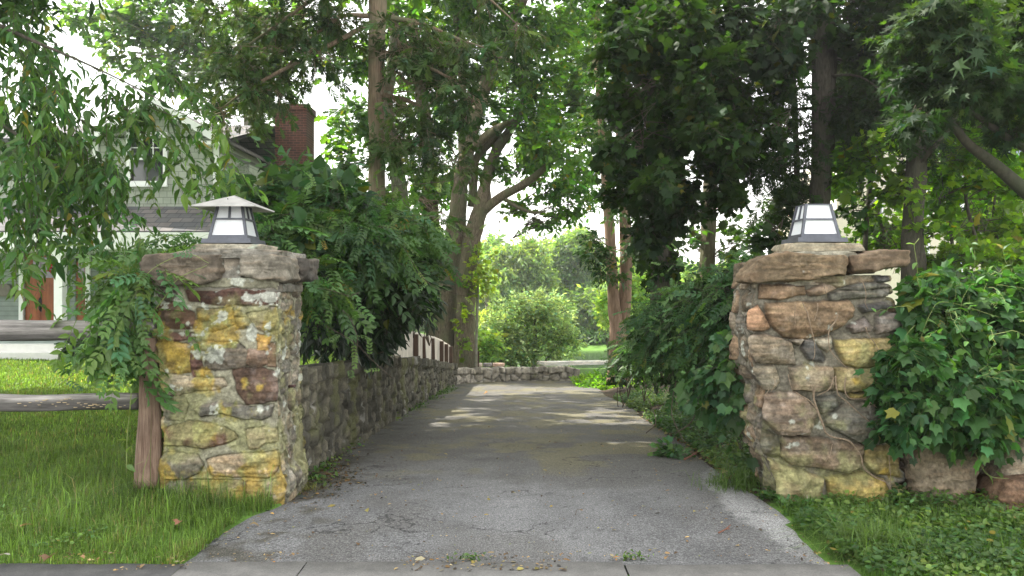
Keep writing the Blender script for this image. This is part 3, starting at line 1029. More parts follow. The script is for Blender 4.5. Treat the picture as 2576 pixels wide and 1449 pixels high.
# ---- gate pillar under the creepers
RS = [stone(cropR(p), c, h) for p, c, h in [
    ([(260, 500), (700, 520), (720, 600), (440, 640), (250, 640)], (.22, .15, .1), 1.),
    ([(720, 560), (880, 490), (1020, 530), (900, 600), (760, 610)], (.3, .23, .18), 1.1),
    ([(1030, 540), (1280, 480), (1560, 500), (1590, 535), (1200, 555)], (.14, .14, .13), 1.2),
    ([(940, 600), (1040, 560), (1600, 545), (1600, 620), (1250, 640), (1170, 650), (950, 660)], (.15, .145, .13), 1.2),
    ([(1240, 720), (1590, 660), (1640, 730), (1290, 775)], SLATE, 1.4),
    ([(1400, 410), (1560, 410), (1560, 470), (1420, 470)], (.07, .07, .075), 1.),
    ([(700, 420), (1380, 410), (1400, 465), (1030, 520), (720, 480)], (.24, .21, .15), .6),
    ([(310, 690), (1150, 670), (1195, 740), (1180, 820), (1050, 930), (850, 1020), (700, 1050), (480, 1030), (350, 900), (310, 800)], (.21, .145, .09), 1.5),
    ([(90, 760), (240, 720), (300, 830), (350, 940), (270, 970), (90, 950)], (.33, .2, .125), 1.4),
    ([(1130, 930), (1310, 830), (1390, 940), (1340, 975), (1190, 985)], (.15, .125, .12), 1.1),
    ([(1420, 830), (1650, 780), (1660, 950), (1430, 990)], (.19, .175, .17), 1.3),
    ([(80, 1020), (300, 1000), (570, 1080), (600, 1310), (420, 1310), (200, 1290), (80, 1130)], (.23, .19, .145), 1.6),
    ([(680, 1060), (800, 1070), (900, 1240), (880, 1280), (740, 1260), (670, 1150)], (.1, .1, .105), .9),
    ([(1000, 1060), (1660, 1040), (1680, 1180), (1400, 1330), (1240, 1340), (1090, 1300), (1020, 1150)], (.31, .26, .095), 1.3),
    ([(560, 1060), (680, 1050), (640, 1110)], (.33, .31, .28), .9),
    ([(130, 1330), (400, 1330), (450, 1480), (400, 1560), (250, 1570), (130, 1470)], (.21, .19, .15), 1.1),
    ([(800, 1060), (960, 1020), (990, 1140), (930, 1190)], (.3, .28, .23), .6),
]] + [stone(cropR(p, True), c, h) for p, c, h in [
    ([(550, -50), (700, -80), (980, -60), (1000, 170), (820, 180), (580, 160)], (.25, .205, .15), 1.6),
    ([(1005, -60), (1400, -40), (1380, 150), (1150, 190), (1010, 175)], (.22, .185, .09), 1.3),
    ([(270, 210), (620, 190), (720, 260), (830, 400), (720, 620), (430, 610), (270, 450)], (.3, .235, .19), 1.7),
    ([(800, 250), (1010, 220), (1030, 340), (870, 400)], (.12, .125, .115), 1.),
    ([(900, 470), (1080, 330), (1400, 290), (1440, 450), (1400, 700), (1250, 700), (900, 530)], (.16, .155, .135), 1.3),
    ([(1140, 200), (1320, 210), (1310, 255), (1150, 255)], (.26, .22, .06), .8),
    ([(470, 640), (850, 650), (1280, 730), (1300, 800), (1270, 940), (1120, 1000), (850, 960), (570, 920), (450, 840)], (.19, .145, .105), 1.5),
    ([(1310, 730), (1760, 750), (1740, 1060), (1400, 1010), (1300, 900)], (.2, .17, .06), 1.1),
    ([(160, 540), (270, 560), (430, 640), (450, 830), (420, 850), (280, 830), (160, 760)], (.12, .115, .075), .9),
    ([(300, 860), (560, 950), (880, 1060), (870, 1290), (640, 1330), (420, 1330), (380, 1050)], (.25, .21, .11), 1.7),
    ([(910, 1060), (1280, 1000), (1500, 1080), (1570, 1250), (1400, 1340), (1100, 1330), (960, 1250)], (.29, .235, .06), 1.5),
    ([(1600, 1150), (1780, 1170), (1780, 1290), (1600, 1290)], (.25, .23, .1), .9),
]]
r_left = (np.array([690, 760, 845, 850, 930, 985, 1060, 1075, 1150, 1160, 1260, 1310]), np.array([1900, 1886, 1884, 1884, 1888, 1915, 1908, 1906, 1918, 1934, 1962, 1966]))
r_right = (np.array([690, 800, 900, 1000, 1120, 1180, 1260, 1310]), np.array([2238, 2256, 2262, 2262, 2264, 2270, 2288, 2292]))
side_r2 = rand_stones(D0 - .05, D0 + .8, -.1, 1.75, rs)
side_l2 = rand_stones(1.5, 3.4, -.1, 1.75, rs) + rand_stones(D0 - .05, D0 + .8, -.1, 1.75, rs, (.14, .26), (.2, .4), ((.2, .17, .13), (.25, .18, .12), GREY))
for s_ in side_l2: s_['h'] *= .2


def lichenR(X, Y, Z, f):
    py = CY - (Z - H) * F / D0
    px = X / D0 * F + CX
    y = np.interp(py, [700, 850, 950, 1100, 1200, 1300], [-.3, -.2, .0, .02, .15, .24]) + np.where(px > 2130, .12, -.08)
    return dict(yellow=y, white=np.full_like(Z, .12), green=np.interp(py, [700, 900, 1100, 1300], [.05, .18, .34, .46]))


rp = empty('gate_pillar', P(2075, 1290, D0 + .35) * np.array([1, 1, 0]), 'brown rubble stone gate pillar with deep joints and bare vine stems, beside the ivy', 'pillar', 'stone gate pillars')
V, q, c = pillar_mesh(edge(r_left), edge(r_right), -.1, zL(692), .68, RS, side_l2, side_r2, (.17, .155, .12), .056, lichenR, 41, grow=.006, tone=.78, groove=.004, mort_up=-.016)
mk('masonry', V, q, M['stone'], rp, True, c)
for k, (pts, y0, dep, col, sd) in enumerate([
    ([(88, 470), (110, 380), (190, 265), (300, 215), (500, 178), (800, 190), (1100, 205), (1135, 300), (1130, 412), (980, 402), (760, 452), (560, 470), (320, 472), (180, 490)], D0 - .1, .4, (.195, .155, .115), 5),
    ([(1142, 212), (1440, 162), (1700, 160), (1716, 240), (1690, 322), (1410, 352), (1180, 402), (1150, 320)], D0 - .09, .4, (.185, .145, .115), 8),
    ([(200, 270), (900, 200), (900, 440), (200, 450)], D0 + .32, .42, (.18, .16, .13), 15),
    ([(920, 200), (1620, 190), (1600, 380), (920, 420)], D0 + .33, .42, (.17, .15, .13), 17)]):
    b = MB()
    block(b, cropR(pts), y0, dep, R, np.array(col) * np.array((.62, .58, .49)), .034, sd * 13, .03, lich=[((.42, .43, .38), -.2, 9), ((.27, .21, .05), -.14, 5), ((.18, .19, .09), .02, 4)])
    b.build('cap_stone', M['stone'], rp, True)
b = MB()
block(b, cropR([(400, 190), (700, 165), (1150, 165), (1300, 190), (1200, 260), (500, 260)]), D0 + .0, .6, R, (.26, .245, .19), .014, 161, .02)
block(b, cropR([(330, 430), (1540, 400), (1540, 500), (330, 520)]), D0 + .03, .62, R, (.25, .23, .18), .014, 167, .02)
b.build('mortar_bed', M['stone'], rp, True)
b = MB()
block(b, np.array([((1986 - CX) / F * 6.28, H + 91 / F * 6.28), ((2183 - CX) / F * 6.28, H + 93 / F * 6.28), ((2184 - CX) / F * 6.28, H + 113 / F * 6.28), ((1988 - CX) / F * 6.28, H + 114 / F * 6.28)]), 6.28, .5, R, (.25, .225, .165), .006, 171, .008, lich=[((.2, .18, .13), -.05, 8)])
b.build('concrete_plinth', M['stone'], rp, True)


# ------------------------------------------------------------------ lanterns
def lantern(cx, cy, zb, roof, label, wb=.3175, wt=.214, h=.272):
    root = empty('pillar_lantern', (cx, cy, zb), label, 'lantern', 'lanterns on the gate pillars')
    b = MB()
    pw = .385 / 2
    zt = zb + .036
    b.hexa([(cx - pw - .005, cy - pw - .005, zb), (cx + pw + .005, cy - pw - .005, zb), (cx + pw + .005, cy + pw + .005, zb), (cx - pw - .005, cy + pw + .005, zb),
            (cx - pw, cy - pw, zt), (cx + pw, cy - pw, zt), (cx + pw, cy + pw, zt), (cx - pw, cy + pw, zt)])
    b.build('base', M['lantern_metal'], root, color=False)
    z0, z1 = zt + .001, zt + h
    half = lambda t: (wb + (wt - wb) * t) / 2
    corner = lambda sx, sy, t, ins=0.: np.array([cx + sx * (half(t) - ins), cy + sy * (half(t) - ins), z0 + (z1 - z0) * t])
    fr = MB()
    pt = .021
    for sx in (-1, 1):
        for sy in (-1, 1):
            V = []
            for t in (0, 1):
                a = half(t)
                for dx, dy in ((0, 0), (1, 0), (1, 1), (0, 1)):
                    V.append((cx + sx * (a - dx * pt), cy + sy * (a - dy * pt), z0 + (z1 - z0) * t))
            fr.hexa(V)
    def bar(f, t0, t1, u0=-1., u1=1., out=0.):
        # a flat bar on face f between heights t0..t1 and widths u0..u1
        V = []
        for t in (t0, t1):
            a = half(t) - .002 + out
            for u, dd in ((u0, 0), (u1, 0), (u1, .012), (u0, .012)):
                q = (u * (half(t) - .004), -(a - dd))
                for _ in range(f): q = (-q[1], q[0])
                V.append((cx + q[0], cy + q[1], z0 + (z1 - z0) * t))
        fr.hexa(V)
    mid = .595 if roof else .545
    for f in range(4):
        bar(f, .0, .11)
        bar(f, mid - .026, mid + .026)
        bar(f, .972, 1.0)
        if roof or f in (1, 3): bar(f, mid + .027, .971, -.075, .075)
    fr.build('frame', M['lantern_metal'], root, color=False)
    def pane(f, t0, t1, u0, u1):
        V = []
        for t in (t0, t1):
            a = half(t) - .0155
            for u, dd in ((u0, 0), (u1, 0), (u1, .003), (u0, .003)):
                q = (u * (half(t) - .005), -(a - dd))
                for _ in range(f): q = (-q[1], q[0])
                V.append((cx + q[0], cy + q[1], z0 + (z1 - z0) * t))
        m = MB(); m.hexa(V)
        m.build('pane', M['opal'], root, color=False)
    for f in range(4):
        pane(f, .06, mid, -.9, .9)
        if roof or f in (1, 3):
            pane(f, mid + .003, .985, -.9, -.003); pane(f, mid + .003, .985, .003, .9)
        else:
            pane(f, mid + .003, .985, -.9, .9)
    if roof:
        r, e = .2525, z1 - .018
        ap = e + .105
        m = MB()
        V = [(cx - r, cy - r, e), (cx + r, cy - r, e), (cx + r, cy + r, e), (cx - r, cy + r, e), (cx, cy, ap),
             (cx - r, cy - r, e - .006), (cx + r, cy - r, e - .006), (cx + r, cy + r, e - .006), (cx - r, cy + r, e - .006), (cx, cy, ap - .012)]
        m.add(V, [(0, 5, 6, 1), (1, 6, 7, 2), (2, 7, 8, 3), (3, 8, 5, 0)], [(0, 1, 4), (1, 2, 4), (2, 3, 4), (3, 0, 4)])
        m.add(V, None, [(6, 5, 9), (7, 6, 9), (8, 7, 9), (5, 8, 9)])
        rf = m.build('roof', M['lantern_roof'], root, color=False)
        rb = MB()
        for sx, sy in ((-1, -1), (1, -1), (1, 1), (-1, 1)):
            tube(rb, [(cx + sx * r, cy + sy * r, e + .001), (cx, cy, ap + .001)], .0035, 6)
        rb.build('seam', M['lantern_roof'], rf, color=False)
        g = MB()
        tube(g, [(cx - .02, cy - r * .36 - .006, e + .105 * .64 + .004), (cx - .02, cy - r * .36 + .01, e + .105 * .64 - .004)], .0045, 8)
        g.build('screw', M['dark_metal'], rf, color=False)
    return root


lantern((567.5 - CX) / F * 6.36 + .0, 6.56, H + 113.5 / F * 6.36, True, 'square white glass lantern with a wide low hipped metal roof on its pillar')
lantern((2066 - CX) / F * 6.34, 6.5, H + 115.5 / F * 6.34, False, 'square white glass lantern that has lost its roof, tapering and open topped')
# ------------------------------------------------------------------ ground, drive, pavement, water
def grid_axis(lo, hi, fine_lo, fine_hi, fine, grow=1.18):
    a = list(np.arange(fine_lo, fine_hi, fine))
    s = fine
    while a[-1] < hi:
        s *= grow; a.append(a[-1] + s)
    s = fine
    while a[0] > lo:
        s *= grow; a.insert(0, a[0] - s)
    return np.array(a)


def soil_mat():
    m, nt, out = new_mat('soil_and_turf')
    c = attr(nt)
    n1 = noise(nt, 14, 6, .7)
    c = mixc(nt, 1.0, c, ramp(nt, n1.outputs[0], [(.3, .55), (.7, 1.35)]), 'MULTIPLY')
    pbsdf(nt, out, c, .95, .1, normal=bump(nt, n1.outputs[0], .8, .03))
    return m


gx = grid_axis(-320, 320, -9, 7, .1)
gy = grid_axis(-40, 420, 4.5, 26, .1)
GX, GY = np.meshgrid(gx, gy)
GZ = ground_z(GX.ravel(), GY.ravel()).reshape(GX.shape)
gp = np.stack([GX, GY, GZ], -1).reshape(-1, 3)
gn = fbm(gp * .8, 3, 4)
xw = gp[:, 0]; yw = gp[:, 1]
turf = np.array((.085, .165, .03)) * (1 + .3 * gn[:, None])
soil = np.array((.045, .034, .022)) * (1 + .4 * gn[:, None])
issoil = np.clip(sstep(-.1, .25, xw - (xr(np.clip(yw, 5, 22)) - .3)) * (yw > 6.2) * (yw < 24) + (xw > -3.2) * (xw < 0) * (yw > 6.7) * (yw < 23), 0, 1)[:, None]
gc = turf * (1 - issoil) + soil * issoil
n_, m_ = GX.shape
ii = np.arange(n_ - 1)[:, None] * m_; jj = np.arange(m_ - 1)[None]
gq = np.stack([ii + jj, ii + jj + 1, ii + m_ + jj + 1, ii + m_ + jj], -1).reshape(-1, 4)
o = mk('ground', gp, gq, soil_mat(), None, True, gc); o['kind'] = 'structure'


def asphalt_mat():
    m, nt, out = new_mat('old_asphalt')
    c = attr(nt)
    n1 = noise(nt, 95, 4, .8)
    n2 = noise(nt, 26, 4, .7)
    v = ramp(nt, n1.outputs[0], [(.36, .35), (.5, .95), (.64, 2.1)])
    c = mixc(nt, 1.0, c, v, 'MULTIPLY')
    c = mixc(nt, 1.0, c, ramp(nt, n2.outputs[0], [(.3, .8), (.7, 1.2)]), 'MULTIPLY')
    n3 = noise(nt, 1.1, 5, .55); n4 = noise(nt, .7, 2, .5)
    ck = ramp(nt, n3.outputs[0], [(.494, 1.), (.499, .25), (.501, .25), (.506, 1.)])
    ck = mixc(nt, ramp(nt, n4.outputs[0], [(.48, 0.), (.56, 1.)]), (1, 1, 1), ck)
    c = mixc(nt, 1.0, c, ck, 'MULTIPLY')
    vo = nt.nodes.new('ShaderNodeTexVoronoi')
    vo.inputs['Scale'].default_value = 110
    tc = nt.nodes.new('ShaderNodeTexCoord')
    nt.links.new(tc.outputs['Object'], vo.inputs['Vector'])
    pbsdf(nt, out, c, .85, .3, normal=bump(nt, vo.outputs[0], .9, .006))
    return m


ty = np.unique(np.concatenate([np.arange(PAVE_Y + .0, 9, .035), np.arange(9, 23.3, .07)]))
tu = np.linspace(0, 1, 110)
Ly, Ry = xl(ty), xr(ty)
en = fbm(np.column_stack([ty * 3.1, 0 * ty, 0 * ty]), 3, 8)
Ly = np.where(ty < 6.9, Ly + .06 * en, Ly - .02)
Ly = np.where((ty > 6.15) & (ty < 6.95), np.minimum(Ly, -1.74), Ly)
Ry = Ry + .07 * fbm(np.column_stack([ty * 2.6, 0 * ty + 5, 0 * ty]), 3, 9)
DX = Ly[:, None] + (Ry - Ly)[:, None] * tu[None]
DY = np.repeat(ty[:, None], len(tu), 1)
edge_in = np.minimum(DX - Ly[:, None], Ry[:, None] - DX)
DZ = drive_z(DY) + .012 * sstep(0, .12, edge_in) - .01 + .006 * vnoise(np.stack([DX * .9, DY * .9, 0 * DX], -1).reshape(-1, 3), 3).reshape(DX.shape)
dp = np.stack([DX, DY, DZ], -1).reshape(-1, 3)
# wear: paler worn apron near the street, darker damp crown further in, a pale gravelly strip along the right edge, moss by the left wall
d2 = dp * np.array([1, 1, 0])
w1 = fbm(d2 * .75, 4, 31); w2 = fbm(d2 * 3.2, 4, 32); w3 = fbm(d2 * np.array([5, .9, 0]), 3, 33)
XX, YY = dp[:, 0], dp[:, 1]
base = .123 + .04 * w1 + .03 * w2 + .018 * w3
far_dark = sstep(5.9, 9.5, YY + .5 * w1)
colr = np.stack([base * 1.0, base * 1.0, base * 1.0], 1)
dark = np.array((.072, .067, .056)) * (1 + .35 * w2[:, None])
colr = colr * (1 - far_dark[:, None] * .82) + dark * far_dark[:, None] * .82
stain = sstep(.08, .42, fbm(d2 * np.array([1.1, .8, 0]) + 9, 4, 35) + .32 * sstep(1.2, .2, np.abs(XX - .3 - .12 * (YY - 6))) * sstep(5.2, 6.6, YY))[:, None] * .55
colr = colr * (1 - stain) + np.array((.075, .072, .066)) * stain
dR = (Ry[:, None] - DX).ravel()
gw = np.interp(YY, [4.8, 5.3, 5.9, 6.6, 7.4, 8.2], [.14, .28, .4, .36, .28, .0])
grav = sstep(.05, -.05, dR - gw + .1 * w2)[:, None] * (YY < 8.3)[:, None] * .9
colr = colr * (1 - grav) + np.array((.215, .215, .212)) * (1 + .3 * w2[:, None]) * grav
dband = sstep(.3, 0, np.abs(dR - gw - .2) + .15 * w2)[:, None] * (YY < 7.5)[:, None] * .45
colr = colr * (1 - dband) + np.array((.085, .083, .08)) * dband
dL = (DX - Ly[:, None]).ravel()
moss = sstep(.12, .45, fbm(d2 * 6, 4, 36) + .45 * sstep(.65, .0, dL) * sstep(6.0, 6.6, YY) + .25 * np.exp(-((YY - 7.6) / .9) ** 2))[:, None] * sstep(1.0, .35, dL)[:, None] * .8
colr = colr * (1 - moss) + np.array((.045, .042, .03)) * moss
gm_ = sstep(.2, .5, fbm(d2 * 2.1 + 4, 4, 37) + .25 * sstep(2.2, 1.0, np.abs(XX - .6)) * sstep(7, 9, YY))[:, None] * sstep(6.6, 8.5, YY)[:, None] * .5
colr = colr * (1 - gm_) + np.array((.13, .115, .05)) * gm_
# hairline cracks
cr = np.abs(fbm(d2 * .9 + 3, 3, 38))
cm = sstep(.012, .004, cr)[:, None] * (w1 > .05)[:, None] * (YY < 8)[:, None] * .6
colr = colr * (1 - cm) + .03 * cm
n_, m_ = DX.shape
ii = np.arange(n_ - 1)[:, None] * m_; jj = np.arange(m_ - 1)[None]
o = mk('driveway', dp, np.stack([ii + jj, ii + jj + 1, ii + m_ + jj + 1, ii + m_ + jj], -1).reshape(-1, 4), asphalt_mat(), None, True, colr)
o['kind'] = 'structure'


def slab_mat(name, c0, c1):
    m, nt, out = new_mat(name)
    n1 = noise(nt, 120, 4, .7); n2 = noise(nt, 5, 5, .65)
    c = ramp(nt, n2.outputs[0], [(.3, c0), (.7, c1)])
    c = mixc(nt, 1.0, c, ramp(nt, n1.outputs[0], [(.3, .72), (.7, 1.28)]), 'MULTIPLY')
    pbsdf(nt, out, c, .88, .25, normal=bump(nt, n1.outputs[0], .6, .004))
    return m


def rag_strip(name, x0, x1, y0, y1, z, mat, seed, rag=.012):
    n = max(8, int((x1 - x0) / .02))
    x = np.linspace(x0, x1, n)
    yb = y1 + rag * fbm(np.column_stack([x * 7, 0 * x, 0 * x]), 4, seed)
    rows = np.linspace(0, 1, 14)
    V = []
    for t in rows: V.append(np.column_stack([x, y0 + (yb - y0) * t, np.full(n, z)]))
    V.append(np.column_stack([x, yb + .004, np.full(n, z - .012)]))
    V.append(np.column_stack([x, yb + .006, np.full(n, z - .06)]))
    V = np.vstack(V)
    i = np.arange(len(rows) + 1)[:, None] * n; j = np.arange(n - 1)[None]
    o = mk(name, V, np.stack([i + j, i + j + 1, i + n + j + 1, i + n + j], -1).reshape(-1, 4), mat, None, True)
    o['kind'] = 'structure'
    return o


cm1, cm2 = slab_mat('pavement_concrete', (.1, .098, .092), (.17, .165, .155)), slab_mat('pavement_asphalt', (.055, .055, .055), (.1, .098, .095))
rag_strip('pavement', -1.93, -1.222, 2.0, 4.79, .02, cm1, 3)
rag_strip('pavement', -1.214, .655, 2.0, 4.78, .022, cm1, 5)
rag_strip('pavement', .667, 1.98, 2.0, 4.74, .02, cm1, 7)
rag_strip('pavement', -14, -1.94, 2.0, 4.77, .014, cm2, 13, .03)
o = mk('road', [(-60, -40, -.02), (60, -40, -.02), (60, 2.0, -.02), (-60, 2.0, -.02)], [(0, 1, 2, 3)], cm2); o['kind'] = 'structure'


def water_mat():
    m, nt, out = new_mat('pond_water')
    n1 = noise(nt, 3.2, 4, .6, stretch=(.5, 2, 1))
    pbsdf(nt, out, (.02, .03, .02), .08, .6, normal=bump(nt, n1.outputs[0], .25, .03))
    return m


o = mk('pond_water', [(-45, 33, -2.35), (60, 33, -2.35), (60, 57, -2.35), (-45, 57, -2.35)], [(0, 1, 2, 3)], water_mat()); o['kind'] = 'structure'


# ------------------------------------------------------------------ retaining walls
def rubble_wall(name, label, pts, thick, seed, cellw=.13, cellh=.17, side=1, res=.028, cop=.13, cols=((.088, .082, .06), (.112, .102, .074), (.07, .066, .05)), lean=0.0, below=.2, drop=None, copw=.09, parent=None, mos=.0):
    """a wall of rough upright stones along (x, y, top); its seen face is on the left-hand normal * side"""
    pts = np.asarray(pts, float)
    q = catmull(pts, res * 1.3)
    arc = np.r_[0, np.cumsum(np.linalg.norm(np.diff(q[:, :2], axis=0), axis=1))]
    t = unit(np.gradient(q[:, :2], axis=0))
    nrm = np.stack([t[:, 1], -t[:, 0]], 1) * side
    gz = drop(q[:, 0], q[:, 1]) - below
    nv = int((q[:, 2] - gz).max() / res)
    U = np.repeat(arc[:, None], nv, 1)
    tv = np.linspace(0, 1, nv)[None]
    topj = q[:, 2] + .035 * fbm(np.column_stack([arc * 5, 0 * arc, 0 * arc]), 3, seed)
    Z = gz[:, None] + (topj - gz)[:, None] * tv
    HH = (topj[:, None] - Z)
    p = np.stack([U, Z, 0 * U], -1).reshape(-1, 3)
    wx = fbm(p * 4, 3, seed) * .06; wz = fbm(p * 4 + 9, 3, seed + 1) * .06
    iscop = (HH < cop).ravel()
    cw = np.where(iscop, copw, cellw); ch = np.where(iscop, 9.0, cellh)
    a = (p[:, 0] + wx) / cw; b = np.where(iscop, .5, (p[:, 1] + wz) / ch)
    ia, ib = np.floor(a), np.floor(b)
    f1 = np.full(len(a), 9.); f2 = np.full(len(a), 9.); idv = np.zeros(len(a))
    for da in (-1, 0, 1):
        for db in (-1, 0, 1):
            ca, cb = ia + da, ib + db
            jx = ca + .15 + .7 * _hash(ca, cb, ca * 0, seed); jy = np.where(iscop, .5, cb + .15 + .7 * _hash(ca, cb, ca * 0 + 1, seed))
            dd = np.hypot((a - jx) * cw, np.where(iscop, 0 if db == 0 else 9, (b - jy) * ch)) / np.minimum(cw, cellh)
            m = dd < f1
            f2 = np.where(m, f1, np.minimum(f2, dd)); idv = np.where(m, _hash(ca, cb, ca * 0 + 2, seed), idv); f1 = np.where(m, dd, f1)
    e = sstep(.02, .26, f2 - f1)
    lump = fbm(p * np.array([10, 7, 1]), 4, seed + 3); fine = fbm(p * 30, 3, seed + 4)
    h = e * .055 * (.35 + idv) + lump * .024 + fine * .012 + iscop * .03 * (.5 + idv)
    h = h.reshape(U.shape)
    X = q[:, 0][:, None] + nrm[:, 0][:, None] * h
    Y = q[:, 1][:, None] + nrm[:, 1][:, None] * h
    Zt = Z + (iscop * (idv - .5) * .1).reshape(U.shape) * sstep(.1, .0, HH)
    c = np.asarray(cols)[(idv * 2.99).astype(int)] * (.7 + .6 * _hash(np.floor(idv * 997), 0 * idv, 0 * idv, 5))[:, None] * (1 + .5 * lump[:, None] + .25 * fine[:, None])
    mort = np.array((.105, .098, .08)) * (1.6 if 'end' in name else 1) * (1 + .3 * fine[:, None])
    c = mort * (1 - e[:, None]) * .5 + c * e[:, None]
    mm = sstep(.3, .6, fbm(p * 2.4 + 5, 4, seed + 6) + mos)[:, None] * .6
    c = c * (1 - mm) + np.array((.12, .125, .05)) * mm
    wm = sstep(.42, .52, fbm(p * np.array([9, 4, 1]) + 8, 4, seed + 7))[:, None] * .5
    c = c * (1 - wm) + np.array((.38, .37, .33)) * wm
    V = [np.stack([X, Y, Zt], -1)]
    back = np.stack([q[:, 0] - nrm[:, 0] * thick, q[:, 1] - nrm[:, 1] * thick], 1)
    midp = np.stack([q[:, 0] - nrm[:, 0] * thick * .5, q[:, 1] - nrm[:, 1] * thick * .5], 1)
    V.append(np.stack([midp[:, 0], midp[:, 1], topj + .02 * lump.reshape(U.shape)[:, -1]], -1)[:, None])
    V.append(np.stack([back[:, 0], back[:, 1], topj - .03], -1)[:, None])
    V.append(np.stack([back[:, 0], back[:, 1], gz], -1)[:, None])
    V = np.concatenate(V, 1)
    C = np.concatenate([c.reshape(*U.shape, 3), np.repeat(c.reshape(*U.shape, 3)[:, -1:], 3, 1)], 1)
    n, m = V.shape[:2]
    i = np.arange(n - 1)[:, None] * m; j = np.arange(m - 1)[None]
    Q = np.stack([i + j, i + m + j, i + m + j + 1, i + j + 1], -1).reshape(-1, 4)
    if side < 0: Q = Q[:, ::-1]
    return mk(name, V.reshape(-1, 3), Q, M['wall'], parent, True, C.reshape(-1, 3))


o = rubble_wall('retaining_wall', 'x', WALL_PTS, .34, 51, drop=lambda x, y: drive_z(y) + 0 * x, mos=.2)
tag(o, 'long low grey rubble retaining wall following the downhill left edge of the driveway', 'wall')
END_PTS = [(-1.55, 22.15, -.57), (-1.2, 22.7, -.62), (-.4, 23.05, -.63), (.6, 23.2, -.64), (1.5, 23.25, -.64), (1.95, 23.3, -.72)]
o = rubble_wall('end_wall', 'x', END_PTS, .4, 57, cellw=.22, cellh=.2, cop=.16, copw=.11, drop=lambda x, y: -1.03 + 0 * x, cols=((.24, .215, .17), (.3, .27, .22), (.2, .18, .145)), below=.25, mos=-.1)
tag(o, 'low rubble wall with toothed coping closing the far end of the driveway', 'wall')
# pale ledge of the next terrace, beyond the end wall
b = MB()
block(b, np.array([(.75, -.72), (3.0, -.66), (3.0, -.56), (.75, -.6)]), 24.3, .45, R, (.55, .53, .49), .01, 5, .03, res=.05)
tag(b.build('stone_ledge', M['boulder'], None, True), 'pale flat stone ledge beyond the end wall in front of the pond', 'ledge')
for x0, x1, cc in ((-1.32, -.86, (.5, .42, .34)), (-.85, -.58, (.26, .24, .22)), (-.57, -.22, (.46, .33, .26))):
    b = MB()
    block(b, np.array([(x0, -.66), (x1, -.66), (x1, -.56), (x0, -.56)]), 23.5, .3, R, cc, .008, int(x1 * 50) + 90, .02, res=.03)
    tag(b.build('flat_stone', M['boulder'], None, True), {-.86: 'longest pale flat stone lying behind the end wall by the fence end', -.58: 'dark grey flat stone between two pale ones behind the end wall', -.22: 'pinkish flat stone lying behind the end wall nearest the bright bush'}[x1], 'stone', 'flat stones behind the end wall')

# roadside wall and boulders to the right of the creepers
RW = [(2.92, 6.35, 1.02), (3.4, 6.32, 1.02), (4.2, 6.25, 1.05), (5.2, 6.2, 1.1), (7, 6.2, 1.1)]
o = rubble_wall('roadside_wall', 'x', RW, .4, 71, cellw=.38, cellh=.27, side=1, cop=.01, drop=lambda x, y: 0 * x, cols=((.14, .115, .09), (.16, .14, .11), (.125, .095, .07)), below=.1, mos=.05, res=.022)
tag(o, 'rubble stone roadside wall mostly buried under leafy creepers beside the brown gate pillar', 'wall')


def px_block(name, label, pts, d, depth, col, seed, amp=.03, lich=None, cat='boulder', group=None, rnd=.05):
    b = MB()
    block(b, np.array([P(x, y, d)[[0, 2]] for x, y in pts]), d, depth, np.random.default_rng(seed), np.array(col) * np.array((.62, .58, .49)), amp, seed, rnd, res=.013, lich=lich)
    o = b.build(name, M['boulder'], None, True)
    return tag(o, label, cat, group)


px_block('boulder', 'big greyish brown angular boulder below the creepers beside the brown pillar', [(2292, 1180), (2310, 1128), (2345, 1112), (2420, 1120), (2475, 1150), (2470, 1200), (2450, 1245), (2390, 1300), (2330, 1296)], 6.04, .45, (.23, .2, .165), 301, .05, [((.2, .2, .09), .0, 4), ((.26, .24, .06), -.12, 5)], group='boulders along the roadside wall')
px_block('boulder', 'reddish brown boulder cut by the right edge of the photo in the weeds', [(2508, 1310), (2520, 1262), (2540, 1225), (2600, 1205), (2680, 1215), (2690, 1330), (2600, 1345)], 5.85, .5, (.22, .15, .115), 305, .04, [((.3, .28, .25), -.1, 6)], group='boulders along the roadside wall')
px_block('boulder', 'pale grey upright boulder standing over the reddish boulder at the creepers\' edge', [(2522, 1222), (2530, 1150), (2548, 1085), (2600, 1070), (2690, 1075), (2690, 1222)], 6.0, .5, (.29, .265, .235), 311, .04, group='boulders along the roadside wall')
px_block('wedge_stone', 'flat pale stone wedged above the big boulder under the creepers', [(2290, 1112), (2300, 1098), (2370, 1100), (2395, 1112), (2350, 1122)], 6.06, .35, (.38, .36, .32), 317, .012, cat='stone', rnd=.015)


